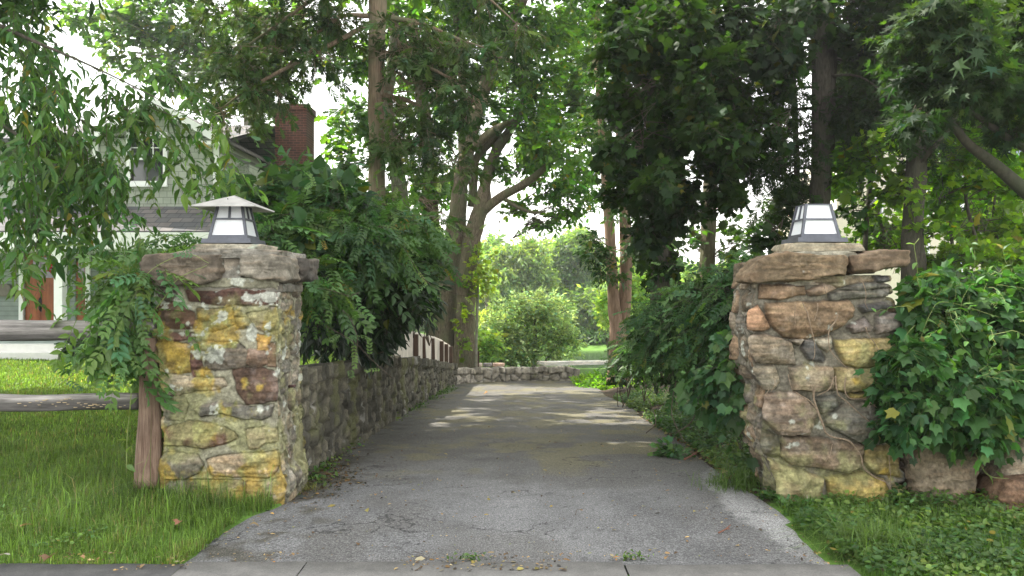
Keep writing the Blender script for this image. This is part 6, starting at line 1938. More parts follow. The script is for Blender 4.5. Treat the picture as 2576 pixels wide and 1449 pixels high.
leaves(T.leaf, 'ovate', q[2::3], rg.normal(0, .6, (len(q[2::3]), 3)) + np.array([0, 0, .3]), np.array([0, -.4, 1.]) + rg.normal(0, .3, (len(q[2::3]), 3)), .085, np.array((.16, .22, .06)), rg, .2)
T.finish('bark_oak', 'leaf', leaf_name='foliage', twig_name='stems', twigm='greenstem')

# right bank
T = Plant('shrub', ground_pt(1760, 9.5), 'sloping bank of feathery dark shrubs along the right edge of the driveway', 'shrub', seed=331)
T.dens, T.gap = 0.75, 0
for i, (x, y, d, rx, ry, n) in enumerate([(1800, 730, 8.2, 90, 55, 140), (1860, 690, 7.6, 55, 40, 70), (1710, 780, 9.4, 75, 60, 130), (1805, 820, 8.0, 80, 70, 150), (1665, 830, 11, 55, 55, 90), (1755, 850, 9.2, 70, 50, 105), (1620, 880, 12.6, 40, 40, 60), (1715, 905, 10, 50, 30, 54), (1580, 870, 13.6, 30, 40, 44), (1845, 750, 7.5, 50, 60, 80), (1560, 915, 14.6, 22, 18, 26), (1630, 790, 12, 50, 36, 56)]):
    T.crown(pblob(x, y, d, rx, ry, .55), n, 'pinnate', .19, ((.035, .085, .026), (.065, .13, .042)), k=5, L=.32, start=P(x, y + 130, d + .2), nb=8, br=.008, out=.9, upw=.1, droop=.4, ldroop=.45, up=.9, var=.26, shell=.3)
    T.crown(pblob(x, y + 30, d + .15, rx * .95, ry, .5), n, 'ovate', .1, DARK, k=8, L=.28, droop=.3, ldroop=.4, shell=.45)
for pts in ([(1630, 1000, 9.0), (1650, 1060, 8.4), (1625, 1090, 8.2)], [(1700, 960, 8.3), (1690, 1040, 8.0), (1720, 1110, 7.6)], [(1760, 1000, 7.6), (1740, 1060, 7.4), (1700, 1090, 7.5)], [(1590, 940, 11), (1570, 990, 10.4)]):
    tube(T.twig, catmull(np.array([P(*p) for p in pts]), .05), .005, 5)
T.shoots(46, [(1800, 720, 8.0, 90, 55), (1710, 780, 9.2, 75, 60), (1805, 820, 7.8, 80, 60), (1650, 840, 10.8, 60, 55), (1740, 860, 8.8, 80, 50)], 'pinnate', .15, (.08, .15, .045), .4)
T.finish('bark_dark', 'leaf', leaf_name='foliage', twig_name='stems')

T = Plant('ivy', ground_pt(1840, 7.0), 'broad leaved ivy trailing to the ground at the left foot of the brown pillar', 'ivy', seed=341)
T.dens, T.gap = 0.7, 0
for i, (x, y, d, rx, ry, n) in enumerate([(1845, 920, 7.0, 50, 50, 80), (1805, 960, 7.2, 60, 45, 95), (1868, 970, 6.9, 30, 50, 50), (1775, 920, 8.0, 40, 34, 48), (1850, 860, 7.0, 40, 50, 50), (1830, 1000, 7.2, 34, 24, 24), (1862, 1040, 6.8, 22, 26, 16)]):
    T.crown(pblob(x, y, d, rx, ry, .22), n, 'vine', .105, ((.035, .085, .03), (.06, .125, .045)), k=5, L=.22, start=P(x, y + 90, d + .15), nb=4, br=.004, out=.9, upw=-.2, droop=.6, ldroop=.5, up=.7, var=.25, shell=.35)
T.shoots(14, [(1845, 920, 6.9, 50, 50), (1805, 960, 7.1, 60, 45)], 'vine', .07, (.07, .15, .04), .25, step=2)
for pts in ([(1868, 1075, 6.75), (1862, 1040, 6.8), (1868, 970, 6.9), (1850, 860, 7.0), (1845, 920, 7.0), (1805, 960, 7.2), (1775, 920, 8.0)], [(1862, 1040, 6.8), (1830, 1000, 7.2), (1805, 960, 7.2)]):
    tube(T.twig, catmull(np.array([P(*p) for p in pts]), .05), .006, 5)
T.finish('bark_dark', 'leaf', leaf_name='foliage', twig_name='stems')

T = Plant('creeper', ground_pt(1668, 8.7), 'small patch of trailing creeper reaching onto the right edge of the asphalt', 'creeper', seed=345)
T.crown((ground_pt(1672, 8.7) + np.array([.05, 0, .1]), np.array([.16, .2, .09])), 40, 'vine', .085, ((.035, .085, .03), (.06, .125, .045)), k=4, L=.14, upw=.2, ldroop=.3, up=.9)
T.finish('bark_dark', 'leaf', leaf_name='foliage', twig_name='stems')

T = Plant('ivy', ground_pt(2420, 6.1), 'bright lobed creeper heaped over the roadside wall and the right side of the brown pillar', 'ivy', seed=351)
T.dens, T.gap = 0.62, 0
CR = ((.024, .072, .02), (.044, .108, .028))
for i, (x, y, d, rx, ry, n) in enumerate([(2320, 780, 6.2, 60, 70, 75), (2400, 850, 6.1, 90, 80, 150), (2480, 800, 6.3, 80, 90, 130), (2300, 900, 5.98, 70, 60, 100), (2400, 960, 5.95, 100, 70, 170), (2510, 930, 6.0, 80, 80, 140), (2290, 1010, 5.95, 70, 60, 95), (2380, 1020, 5.92, 80, 40, 100), (2480, 1010, 5.92, 70, 50, 105), (2250, 1060, 5.95, 30, 36, 30), (2480, 1070, 5.9, 50, 26, 40), (2240, 960, 5.98, 30, 40, 30), (2550, 970, 5.95, 50, 50, 56), (2340, 700, 6.3, 60, 40, 34), (2540, 720, 6.5, 60, 50, 70), (2430, 730, 6.5, 80, 40, 80), (2640, 900, 6.0, 70, 180, 180), (2560, 830, 6.2, 60, 60, 70)]):
    T.crown(pblob(x, y, d, rx, ry, .2), n, 'vine', .1, CR, k=5, L=.25, start=P(x, y + 70, d + .2), nb=4, br=.004, out=.9, upw=.0, droop=.45, ldroop=.55, up=.75, var=.36, shell=.5, twr=.0018)
    T.crown(pblob(x, y, d + .05, rx, ry, .2), n // 2, 'small', .075, CR, k=6, L=.22, droop=.4, ldroop=.4, twr=.0015)
    T.crown(pblob(x, y, d + .22, rx, ry, .1), n // 2, 'vine', .11, DARK, k=5, L=.2, droop=.4, ldroop=.5)  # darker leaves behind, putting the shade of the inner growth into colour
rg = T.rng
for pts in ([(2310, 720, 6.15), (2306, 660, 6.12), (2300, 615, 6.1), (2312, 600, 6.1)], [(2520, 800, 6.1), (2380, 760, 6.05), (2340, 790, 6.03), (2300, 900, 6.0)], [(2440, 1100, 5.9), (2480, 1190, 5.9), (2540, 1205, 5.95)]):
    q = catmull(np.array([P(*p) for p in pts]), .03)
    tube(T.twig, q, .0028, 5)
    k = np.arange(2, len(q), 4)
    leaves(T.leaf, 'ovate', q[k], rg.normal(0, .6, (len(k), 3)) + np.array([0, -.1, .1]), np.array([0, -.4, 1.]) + rg.normal(0, .3, (len(k), 3)), .08, np.array((.11, .19, .05)), rg, .2)
T.shoots(50, [(2320, 780, 6.1, 60, 60), (2400, 850, 6.0, 90, 70), (2480, 800, 6.2, 80, 70), (2400, 960, 5.9, 100, 60), (2510, 930, 5.95, 70, 70), (2540, 700, 6.4, 60, 40), (2430, 720, 6.4, 70, 40)], 'ovate', .075, (.055, .13, .03), .32, .5, step=2)
T.finish('bark_dark', 'leaf', leaf_name='foliage', twig_name='stems', twigm='greenstem')

# bare stems clinging to the brown pillar
b = MB()
for pts, w in [([(670, 680), (720, 800), (745, 900), (765, 980), (775, 1060), (790, 1150), (785, 1230), (770, 1275)], 5), ([(820, 690), (815, 780), (790, 880), (765, 950)], 5), ([(600, 680), (590, 800), (600, 880), (590, 945)], 3.5), ([(1240, 425), (1290, 520), (1310, 620), (1300, 680), (1332, 750)], 4), ([(895, 490), (890, 560), (910, 610)], 4), ([(1020, 800), (990, 880), (950, 930), (930, 1000), (930, 1120), (970, 1190), (1040, 1270), (1130, 1350)], 6), ([(1305, 930), (1330, 1010), (1400, 1090), (1440, 1180)], 4.5), ([(1680, 195), (1610, 290), (1580, 400)], 4), ([(560, 570), (575, 630)], 3),
               ([(800, 1520), (785, 1640), (820, 1760), (870, 1900), (940, 2020), (1120, 2070), (1200, 2140), (1260, 2240), (1290, 2350), (1400, 2440), (1520, 2500), (1580, 2640)], 9), ([(600, 1590), (760, 1690), (850, 1830), (900, 1960)], 6), ([(1000, 1420), (1020, 1590), (1180, 1740), (1290, 1840), (1420, 1930)], 6), ([(1100, 1440), (1090, 1520), (1130, 1640), (1300, 1660), (1420, 1740)], 6), ([(990, 1440), (930, 1550), (820, 1620)], 5), ([(530, 1410), (540, 1500), (575, 1580)], 4), ([(400, 1450), (380, 1520), (340, 1600)], 3.5), ([(980, 2110), (930, 2220), (890, 2300)], 3.5), ([(1540, 2160), (1545, 2400), (1560, 2560)], 4), ([(700, 1450), (760, 1540), (770, 1640)], 4), ([(185, 1626), (290, 1610), (330, 1560)], 3.5)]:
    q = np.array([P(1851.5 + x * .25, 590.3 + y * .25, D0 - .062) for x, y in pts])
    q[:, 1] += np.random.default_rng(len(pts)).normal(0, .006, len(q))
    q = catmull(q, .02)
    q[:, 0] += .004 * vnoise(q * 18, 3); q[:, 2] += .004 * vnoise(q * 18 + 9, 4)
    tube(b, q, np.linspace(w, w * .55, len(q)) * .00095, 6)
tag(b.build('bare_vine', M['vinestem'], None, True, color=False), 'bare brown vine stems clinging to the face of the brown stone pillar', 'vine')

# fern-like shrub low behind the lit end and saplings
T = Plant('sapling', ground_pt(1205, 23.3), 'yellow green maple sapling leaning on the foot of the massive oak', 'sapling', seed=361)
T.dens, T.gap = 0.45, 0
limb(T.wood, [(1196, 930, 23.3, 9), (1200, 800, 23.2, 7), (1204, 660, 23.2, 4)], 6)
for x, y, rx, ry, n in ((1205, 650, 36, 45, 60), (1200, 720, 40, 35, 60), (1170, 800, 30, 40, 35), (1225, 690, 25, 40, 35), (1160, 860, 25, 20, 20)):
    T.crown(pblob(x, y, 23.2, rx, ry, .5), n, 'maple', .15, ((.11, .17, .02), (.16, .21, .03)), k=5, L=.35, start=P(1202, y, 23.3), nb=8, br=.006)
T.finish('bark_grey', 'leaf_thin')

T = Plant('bush', ground_pt(1340, 27), 'round sunlit pale green bush glowing beyond the end wall by the pond', 'bush', seed=371)
LB = ((.22, .3, .13), (.33, .4, .22))
for a in ([(1330, 960, 27, 16), (1300, 880, 27, 10), (1270, 800, 27, 5)], [(1340, 960, 27, 16), (1345, 860, 27, 11), (1350, 770, 27, 5)], [(1350, 960, 27, 14), (1390, 880, 27, 10), (1430, 820, 27, 5)], [(1330, 950, 26.8, 12), (1280, 915, 26.6, 8), (1245, 905, 26.5, 5)]):
    limb(T.wood, a, 7, .12)
for x, y, d, rx, ry, n in ((1260, 840, 27.1, 50, 60, 150), (1290, 820, 27, 70, 70, 260), (1380, 810, 27, 75, 70, 280), (1340, 770, 27.2, 80, 50, 230), (1420, 860, 26.8, 50, 50, 130), (1250, 880, 26.8, 40, 40, 100), (1330, 870, 26.6, 90, 45, 220)):
    T.crown(pblob(x, y, d, rx, ry, .9), n, 'small', .105, LB, k=10, L=.42, start=P(1340, 900, 27), nb=14, br=.012, clump=.06, freq=1.6, upw=.5, var=.3)
T.finish('bark_grey', 'leaf_pale', leaf_name='foliage', twig_name='branches')

for lab, px, d, rows, cc, seed in [
    ('low yellow green bush against the far end of the board fence', 1235, 25.6, [(1225, 890, 25, 25, 60), (1245, 860, 22, 26, 40), (1200, 860, 20, 30, 40)], LB, 381),
    ('bright leafy bush at the pond edge behind the slender twin trunk', 1530, 25, [(1522, 780, 22, 50, 90), (1600, 720, 40, 40, 100), (1620, 770, 50, 40, 100)], LB, 391)]:
    T = Plant('bush', ground_pt(px, d), lab, 'bush', seed=seed)
    limb(T.wood, [(px, 960, d, 10), (px + 2, 850, d, 5)], 6)
    for x, y, rx, ry, n in rows:
        T.crown(pblob(x, y, d, rx, ry, .6), n, 'small', .14, cc, k=8, L=.4, start=P(px, 900, d), nb=8, br=.01, upw=.5)
    T.finish('bark_grey', 'leaf_thin', leaf_name='foliage', twig_name='branches')

for k, (lab, px, d, y, rx, ry, n) in enumerate([
    ('dark low bush on the far pond bank just above the water', 1490, 53.5, 862, 60, 20, 160),
    ('low rounded bush against the house foundation beside the white steps', 205, 18.6, 868, 36, 20, 90),
    ('low bush against the house foundation behind the fence end', 290, 18.7, 866, 40, 20, 90)]):
    T = Plant('low_bush', ground_pt(px, d), lab, 'bush', seed=630 + k)
    limb(T.wood, [(px, y + 30, d, 6), (px + 2, y, d, 3)], 6)
    T.crown(pblob(px, y, d, rx, ry, .6), n, 'small' if k else 'tuft', .12 if k else .5, MIDG, k=8 if k else 3, L=.3 if k else .6, start=P(px, y + 10, d), nb=8, br=.008)
    T.finish('bark_dark', 'leaf', leaf_name='foliage', twig_name='stems')

# grassy verge in the sun at the end of the drive
T = Plant('low_plants', np.array([2.2, 21.6, -.9]), 'sunlit patch of low yellow green plants at the right end of the driveway', 'plants', seed=395)
T.crown((np.array([2.9, 21.8, -.9]), np.array([1.3, 1.9, .16])), 1300, 'small', .09, YELG, k=6, L=.14, upw=.8)
T.finish('bark_grey', 'leaf_thin', leaf_name='foliage', twig_name='stems')

# --- trees beyond the pond
rgf = np.random.default_rng(77)
far = [
    ('pale crowned tree with forking bare limbs showing above the sunlit bush', 1320, 58, [(1290, 690, 50, 40), (1340, 660, 50, 50), (1310, 620, 40, 35), (1260, 660, 40, 40), (1360, 720, 45, 40)], ((.09, .13, .055), (.13, .165, .075))),
    ('tall rounded green tree beyond the pond between sunlit bush and twin trunk', 1430, 66, [(1430, 640, 60, 50), (1460, 700, 50, 50), (1400, 690, 50, 50), (1450, 600, 40, 30), (1490, 660, 35, 60)], ((.075, .12, .04), (.11, .155, .055))),
    ('dark lower tree on the far pond bank above the water', 1490, 56, [(1480, 830, 40, 40), (1450, 780, 45, 50), (1500, 770, 40, 50), (1520, 830, 30, 35)], ((.05, .09, .03), (.075, .115, .04))),
    ('hazy tree beyond the pond right beside the massive oak', 1240, 62, [(1240, 640, 40, 50), (1220, 700, 40, 50), (1250, 740, 40, 40), (1215, 760, 30, 50), (1245, 820, 30, 40)], ((.085, .13, .05), (.125, .165, .07))),
    ('pale feathery tree at far right of the pond behind the twin trunk', 1600, 60, [(1600, 640, 50, 60), (1570, 700, 40, 50), (1640, 690, 50, 50), (1610, 740, 60, 40)], ((.08, .13, .05), (.12, .16, .07))),
    ('distant round tree top on the skyline over the pond', 1375, 84, [(1380, 640, 50, 40), (1330, 690, 60, 40), (1420, 690, 60, 40), (1390, 760, 80, 50), (1300, 760, 60, 50)], ((.09, .13, .06), (.13, .165, .08))),
    ('far tree in the gap between the cedar and the slimmer dark trunk', 1050, 60, [(1060, 760, 60, 60), (1020, 700, 50, 60), (1090, 680, 40, 60), (1000, 800, 60, 60)], ((.07, .115, .035), (.11, .15, .05))),
    ('far leafy tree seen behind the right bank shrubs', 1720, 48, [(1720, 700, 60, 40), (1680, 760, 60, 50), (1780, 720, 50, 40), (1840, 690, 60, 30)], ((.1, .15, .05), (.14, .19, .07))),
    ('far tree showing behind the cream house on the right', 2150, 40, [(2150, 560, 80, 80), (2250, 520, 90, 80), (2050, 600, 70, 60), (2350, 560, 90, 90), (2480, 520, 90, 90)], ((.09, .14, .03), (.14, .18, .04))),
    ('yellow tinged tree near the pond left of the sunlit bush', 1225, 48, [(1225, 720, 25, 25), (1235, 800, 24, 24)], ((.14, .16, .05), (.12, .17, .06))),
]
for i, (lab, px, d, bl, cc) in enumerate(far):
    cc = tuple(np.array(q) * 1.25 + .03 for q in cc)  # lifts leaf colours paler, painting distance haze and glare into them
    T = Plant('broadleaf_tree', ground_pt(px, d), lab, 'tree', 'trees beyond the pond', seed=400 + i)
    ytop = min(b_[1] for b_ in bl)
    limb(T.wood, [(px, 930, d, 14), (px + 2, 800, d, 10), (px - 3, (ytop + 760) / 2, d, 7), (px + 4, ytop + 10, d, 3)], 8, .4, .1, .2, i)
    for x, y, rx, ry in bl:
        limb(T.wood, [(px, y + 60, d, 6), ((px + x) / 2 + 3, y + 25, d, 4.5), (x, y - 5, d, 2)], 5, .5, .1, 0, x)
        T.crown(pblob(x, y, d, rx, ry, 1.8), int(rx * ry / 13), 'tuft', .45 * d / 60, cc, k=3, L=.8, start=P(px, y + 50, d), nb=7, br=.04, clump=.14, freq=.6, cf=.4)
    T.finish('bark_grey', 'leaf_thin')
# ------------------------------------------------------------------ right hand house, far houses
rh = empty('cream_house', (13.5, 27, .3), 'cream house with blue grey shingled roof glimpsed through the trees on the right', 'house')
b = MB()
RD = 27
X = lambda px: (px - CX) / F * RD
Zp = lambda py: H - (py - CY) / F * RD
b.box((X(2105), RD, -1), (X(2420), RD + 6, Zp(440))); b.box((X(2426), RD + 1.2, -1), (X(2900), RD + 7, Zp(462)))
b.add([(X(2105), RD, Zp(440)), (X(2420), RD, Zp(440)), (X(2262), RD, Zp(300)), (X(2105), RD + 6, Zp(440)), (X(2420), RD + 6, Zp(440)), (X(2262), RD + 6, Zp(300))], [(0, 3, 4, 1), (1, 4, 5, 2), (2, 5, 3, 0)], [(0, 1, 2), (3, 5, 4)])
b.build('wall', M['cream'], rh, color=False)
b = MB()
b.hexa([(X(2380), RD + .7, Zp(460)), (X(2960), RD + .7, Zp(460)), (X(2960), RD + 4, Zp(330)), (X(2380), RD + 4, Zp(330)), (X(2380), RD + .7, Zp(456)), (X(2960), RD + .7, Zp(456)), (X(2960), RD + 4, Zp(326)), (X(2380), RD + 4, Zp(326))])
b.build('roof', M['roof_blue'], rh, color=False)
b = MB()
b.box((X(2375), RD + .58, Zp(470)), (X(2960), RD + .69, Zp(458)))
b.box((X(2330), RD - .03, Zp(700)), (X(2338), RD - .003, Zp(445))); b.box((X(2412), RD - .03, Zp(700)), (X(2424), RD - .003, Zp(440)))
b.build('trim', M['white_trim'], rh, color=False)
for a, c, e, f in ((2180, 2216, 560, 500), (2500, 2540, 640, 560)):
    yy = RD if a < 2400 else RD + 1.2
    m = MB(); m.box((X(a) - .06, yy - .05, Zp(e) - .06), (X(c) + .06, yy - .003, Zp(f) + .06)); w_ = m.build('window', M['white_trim'], rh, color=False)
    m = MB(); m.box((X(a), yy - .06, Zp(e)), (X(c), yy - .052, Zp(f))); m.build('pane', M['glass'], w_, color=False)


def small_house(name, label, px0, px1, py0, py1, ridge, d, wall, roofm):
    r = empty(name, (P(px0, py0, d)[0], d, P(px0, py0, d)[2] - 2), label, 'house')
    x0, x1 = P(px0, 0, d)[0], P(px1, 0, d)[0]
    z0, z1, zr = P(0, py0, d)[2], P(0, py1, d)[2], P(0, ridge, d)[2]
    m = MB(); m.box((x0, d, z0 - 2.5), (x1, d + 7, z1)); m.build('wall', wall, r, color=False)
    m = MB(); m.add([(x0 - .4, d - .5, z1 - .1), (x1 + .4, d - .5, z1 - .1), (x1 + .4, d + 3.5, zr), (x0 - .4, d + 3.5, zr), (x0 - .4, d + 7.5, z1 - .1), (x1 + .4, d + 7.5, z1 - .1)], [(0, 1, 2, 3), (3, 2, 5, 4)], [(0, 3, 4), (1, 5, 2)])
    m.build('roof', roofm, r, color=False)
    for k in (.25, .7):
        xc = x0 + (x1 - x0) * k
        m = MB(); m.box((xc - .5, d - .06, z0 + .2), (xc + .5, d - .003, z1 - .5)); w_ = m.build('window', M['white_trim'], r, color=False)
        m = MB(); m.box((xc - .38, d - .075, z0 + .32), (xc + .38, d - .062, z1 - .62)); m.build('pane', M['glass'], w_, color=False)


small_house('grey_house', 'distant grey house seen right of the slender twin trunk', 1585, 1700, 765, 725, 690, 68, M['far_wall'], M['roof_slate'])
small_house('teal_house', 'distant small teal house across the pond left of the sunlit bush', 1225, 1285, 815, 785, 765, 75, M['far_teal'], M['roof_slate'])

# ------------------------------------------------------------------ grass, ground cover, litter
rg = np.random.default_rng(900)


def blades(mb, xy, h, w, col, rng, lean=.45, zf=ground_z):
    n = len(xy)
    z = zf(xy[:, 0], xy[:, 1])
    az = rng.uniform(0, 2 * np.pi, n)
    d = np.column_stack([np.cos(az), np.sin(az), 0 * az])
    s = np.column_stack([-np.sin(az), np.cos(az), 0 * az])
    ln = np.abs(rng.normal(0, lean, n))[:, None]
    base = np.column_stack([xy, z])
    up_ = np.array([0, 0, 1.])
    m = base + (up_ * .55 + d * ln * .25) * h[:, None]
    t = base + (up_ * (1 - .35 * ln) + d * ln * .9) * h[:, None]
    ww = w[:, None] * .5
    V = np.stack([base - s * ww, base + s * ww, m + s * ww * .8, m - s * ww * .8, t], 1).reshape(-1, 3)
    i = np.arange(n)[:, None] * 5
    Q = i + np.array([[0, 1, 2, 3]]); T = i + np.array([[3, 2, 4]])
    mb.add(V, Q, T, np.repeat(col, 5, 0))


def lawn_pts(n, x0, x1, y0, y1):
    p = np.column_stack([rg.uniform(x0, x1, n), rg.uniform(y0, y1, n)])
    lim = np.where(p[:, 1] < 6.1, xl(p[:, 1]) + .05 * fbm(np.column_stack([p[:, 1] * 6, 0 * p[:, 1], 0 * p[:, 1]]), 2, 3), np.where(p[:, 1] < 7, -2.78, -2.7 - .5 * sstep(7, 8, p[:, 1])))
    ok = (p[:, 0] < lim) & (p[:, 1] > PAVE_Y + .04 * fbm(np.column_stack([p[:, 0] * 6, 0 * p[:, 0], 0 * p[:, 0]]), 2, 5))
    return p[ok]


def grass_col(xy, f=.7):
    n1 = fbm(np.column_stack([xy * f, 0 * xy[:, 0]]), 3, 71)[:, None]; n2 = fbm(np.column_stack([xy * 4, 0 * xy[:, 0]]), 3, 72)[:, None]
    c = np.array((.115, .2, .036)) * (1 + .35 * n1 + .3 * n2)
    y = sstep(.2, .6, n2 + .25 * n1)
    c = c * (1 - .45 * y) + np.array((.13, .155, .035)) * .45 * y
    dry = (rg.random((len(xy), 1)) < .04 + .07 * (n2 > .25))
    c = np.where(dry, np.array((.22, .19, .085)), c)
    return c * np.exp(rg.normal(0, .36, (len(xy), 1)))


gb = MB()
p = lawn_pts(175000, -5.5, -1.0, 4.7, 8.2)
h = np.exp(rg.normal(-2.85, .4, len(p))) * (1 + .5 * sstep(-.1, .4, fbm(np.column_stack([p * 1.6, 0 * p[:, 0]]), 2, 73)))
near_p = sstep(.9, .1, np.hypot(np.maximum(np.abs(p[:, 0] + 2.3) - .55, 0), np.maximum(6.1 - p[:, 1], 0) * 1.1))
h = h * (1 + .9 * near_p)
edge_s = sstep(4.83, 5.1, p[:, 1])
h = h * (.55 + .45 * edge_s)
keep = rg.random(len(p)) > .75 * sstep(.22, .5, fbm(np.column_stack([p * 3.1, 0 * p[:, 0]]), 3, 79))
p, h = p[keep], h[keep]
blades(gb, p, h, rg.uniform(.003, .006, len(p)), grass_col(p), rg, .75)
p = lawn_pts(110000, -8, -2.4, 8, 13)
blades(gb, p, np.exp(rg.normal(-2.95, .3, len(p))), rg.uniform(.008, .013, len(p)), grass_col(p), rg)
p = lawn_pts(75000, -14, -3, 13, 20.3)
blades(gb, p, np.exp(rg.normal(-2.9, .3, len(p))), rg.uniform(.014, .022, len(p)), grass_col(p), rg)
p = lawn_pts(9000, -4.6, -1.0, 4.7, 8.2)
p = p[fbm(np.column_stack([p * 2.2, 0 * p[:, 0]]), 3, 77) > .18]
nn = len(p)
leaves(gb, 'round', np.column_stack([p, ground_z(p[:, 0], p[:, 1]) + rg.uniform(.03, .075, nn)]), rg.normal(0, 1, (nn, 3)) * np.array([1, 1, .3]), np.array([0, -.2, 1.]) + rg.normal(0, .3, (nn, 3)), rg.uniform(.014, .03, nn), np.array((.1, .19, .05)), rg, .3)
o = gb.build('lawn_grass', M['grass'], None); o['kind'] = 'stuff'

# long grass tufts
def tuft_at(name, label, px, d, n, h, spread, col, group=None):
    c = np.array([(px - CX) / F * d, d])
    m = MB()
    p = c + rg.normal(0, spread, (n, 2))
    blades(m, p, np.exp(rg.normal(math.log(h), .25, n)), rg.uniform(.004, .007, n), np.array(col) * np.exp(rg.normal(0, .3, (n, 1))), rg, 1.3)
    g0 = np.array([c[0], c[1], gz1(*c)])
    o = m.build(name, M['grass'], None, loc=g0)
    tag(o, label, 'grass tuft', group)


tuft_at('grass_tuft', 'large tussock of long fine grass near the street at the lower right', 2195, 5.0, 1500, .17, .12, (.09, .155, .035), 'grass tufts')
tuft_at('grass_tuft', 'small wispy grass tuft where the lichen blotched pillar meets the asphalt', 775, 6.75, 120, .12, .05, (.14, .15, .04), 'grass tufts')
tuft_at('grass_tuft', 'thick grass tussock hugging the foot of the wooden fence post', 372, 6.15, 700, .2, .12, (.06, .11, .022), 'grass tufts')
tuft_at('grass_tuft', 'grass clump sprouting at the left foot of the brown pillar beside the ivy', 1850, 6.9, 420, .2, .14, (.075, .135, .03), 'grass tufts')


def right_pts(n, x0, x1, y0, y1):
    p = np.column_stack([rg.uniform(x0, x1, n), rg.uniform(y0, y1, n)])
    e = xr(p[:, 1]) - .02 + .12 * fbm(np.column_stack([p * 3.5, 0 * p[:, 0]]), 3, 81)
    ok = (p[:, 0] > e) & ((p[:, 1] > PAVE_Y - .02) | (p[:, 0] > 2.02 + .1 * fbm(np.column_stack([p * 5, 0 * p[:, 0]]), 2, 89)))
    return p[ok]


gc_ = MB()
p = right_pts(22000, .8, 4.8, 4.4, 6.5)
pn = fbm(np.column_stack([p * 1.5, 0 * p[:, 0]]), 3, 82)
k = pn > -.28
p = p[k]; n = len(p)
hh = np.abs(rg.normal(.035, .025, n)) + .05 * sstep(.0, .4, fbm(np.column_stack([p * 2.3, 0 * p[:, 0]]), 2, 83))
pos = np.column_stack([p, ground_z(p[:, 0], p[:, 1]) + hh])
cc = mixcol(pos, (.045, .095, .022), (.1, .165, .04), 1.6, 84)
half = rg.random(n) < .55
nr = np.array([0, -.15, 1.]) + rg.normal(0, .35, (n, 3))
yd = rg.normal(0, 1, (n, 3)) * np.array([1, 1, .3])
leaves(gc_, 'round', pos[half], yd[half], nr[half], rg.uniform(.018, .045, half.sum()), cc[half], rg, .25)
leaves(gc_, 'small', pos[~half], yd[~half] + np.array([0, 0, .3]), nr[~half], rg.uniform(.025, .06, (~half).sum()), cc[~half], rg, .25)
p = right_pts(52000, .8, 4.8, 4.4, 6.4)
p = p[fbm(np.column_stack([p * 1.9, 0 * p[:, 0]]), 3, 92) > -.12]
blades(gc_, p, np.exp(rg.normal(-2.75, .42, len(p))), rg.uniform(.003, .006, len(p)), np.array((.08, .14, .03)) * np.exp(rg.normal(0, .3, (len(p), 1))), rg, .6)
# strip of weeds up the right edge of the drive
p = np.column_stack([rg.uniform(0, 1, 20000), rg.uniform(6.2, 17, 20000)])
p[:, 0] = xr(p[:, 1]) - .05 + np.abs(rg.normal(0, .42, len(p)))
p = p[(fbm(np.column_stack([p * 1.8, 0 * p[:, 0]]), 3, 85) > -.2) & (p[:, 1] < 17)]
p = p[~((p[:, 0] > 1.85) & (p[:, 1] > 6.15) & (p[:, 1] < 6.95))]
n = len(p)
pos = np.column_stack([p, ground_z(p[:, 0], p[:, 1]) + np.abs(rg.normal(.04, .04, n))])
leaves(gc_, 'small', pos, rg.normal(0, 1, (n, 3)) * np.array([1, 1, .4]), np.array([0, -.15, 1.]) + rg.normal(0, .4, (n, 3)), rg.uniform(.03, .07, n), mixcol(pos, (.04, .085, .022), (.09, .14, .04), 1.2, 86), rg, .28)
# weeds along the foot of the left wall
p = np.column_stack([rg.uniform(0, 1, 3200), rg.uniform(6.9, 21, 3200)])
p[:, 0] = xl(p[:, 1]) + .02 + np.abs(rg.normal(0, .12, len(p)))
p = p[(fbm(np.column_stack([0 * p[:, 0], p[:, 1] * 1.2, 0 * p[:, 0]]), 3, 87) > .05)]
n = len(p)
pos = np.column_stack([p, drive_z(p[:, 1]) + np.abs(rg.normal(.03, .03, n))])
leaves(gc_, 'small', pos, rg.normal(0, 1, (n, 3)) * np.array([1, 1, .4]), np.array([0, -.15, 1.]) + rg.normal(0, .4, (n, 3)), rg.uniform(.025, .06, n), mixcol(pos, (.06, .11, .025), (.11, .15, .04), 1.2, 88), rg, .28)
# sprouts in the pavement joint
p = np.vstack([rg.normal((-.27, 4.86), (.05, .012), (50, 2)), rg.normal((.73, 4.86), (.05, .012), (50, 2))])
leaves(gc_, 'small', np.column_stack([p, np.abs(rg.normal(.03, .012, len(p)))]), rg.normal(0, 1, (100, 3)), np.array([0, 0, 1.]) + rg.normal(0, .4, (100, 3)), rg.uniform(.015, .035, 100), (.09, .15, .04), rg)
o = gc_.build('ground_cover', M['leaf'], None); o['kind'] = 'stuff'

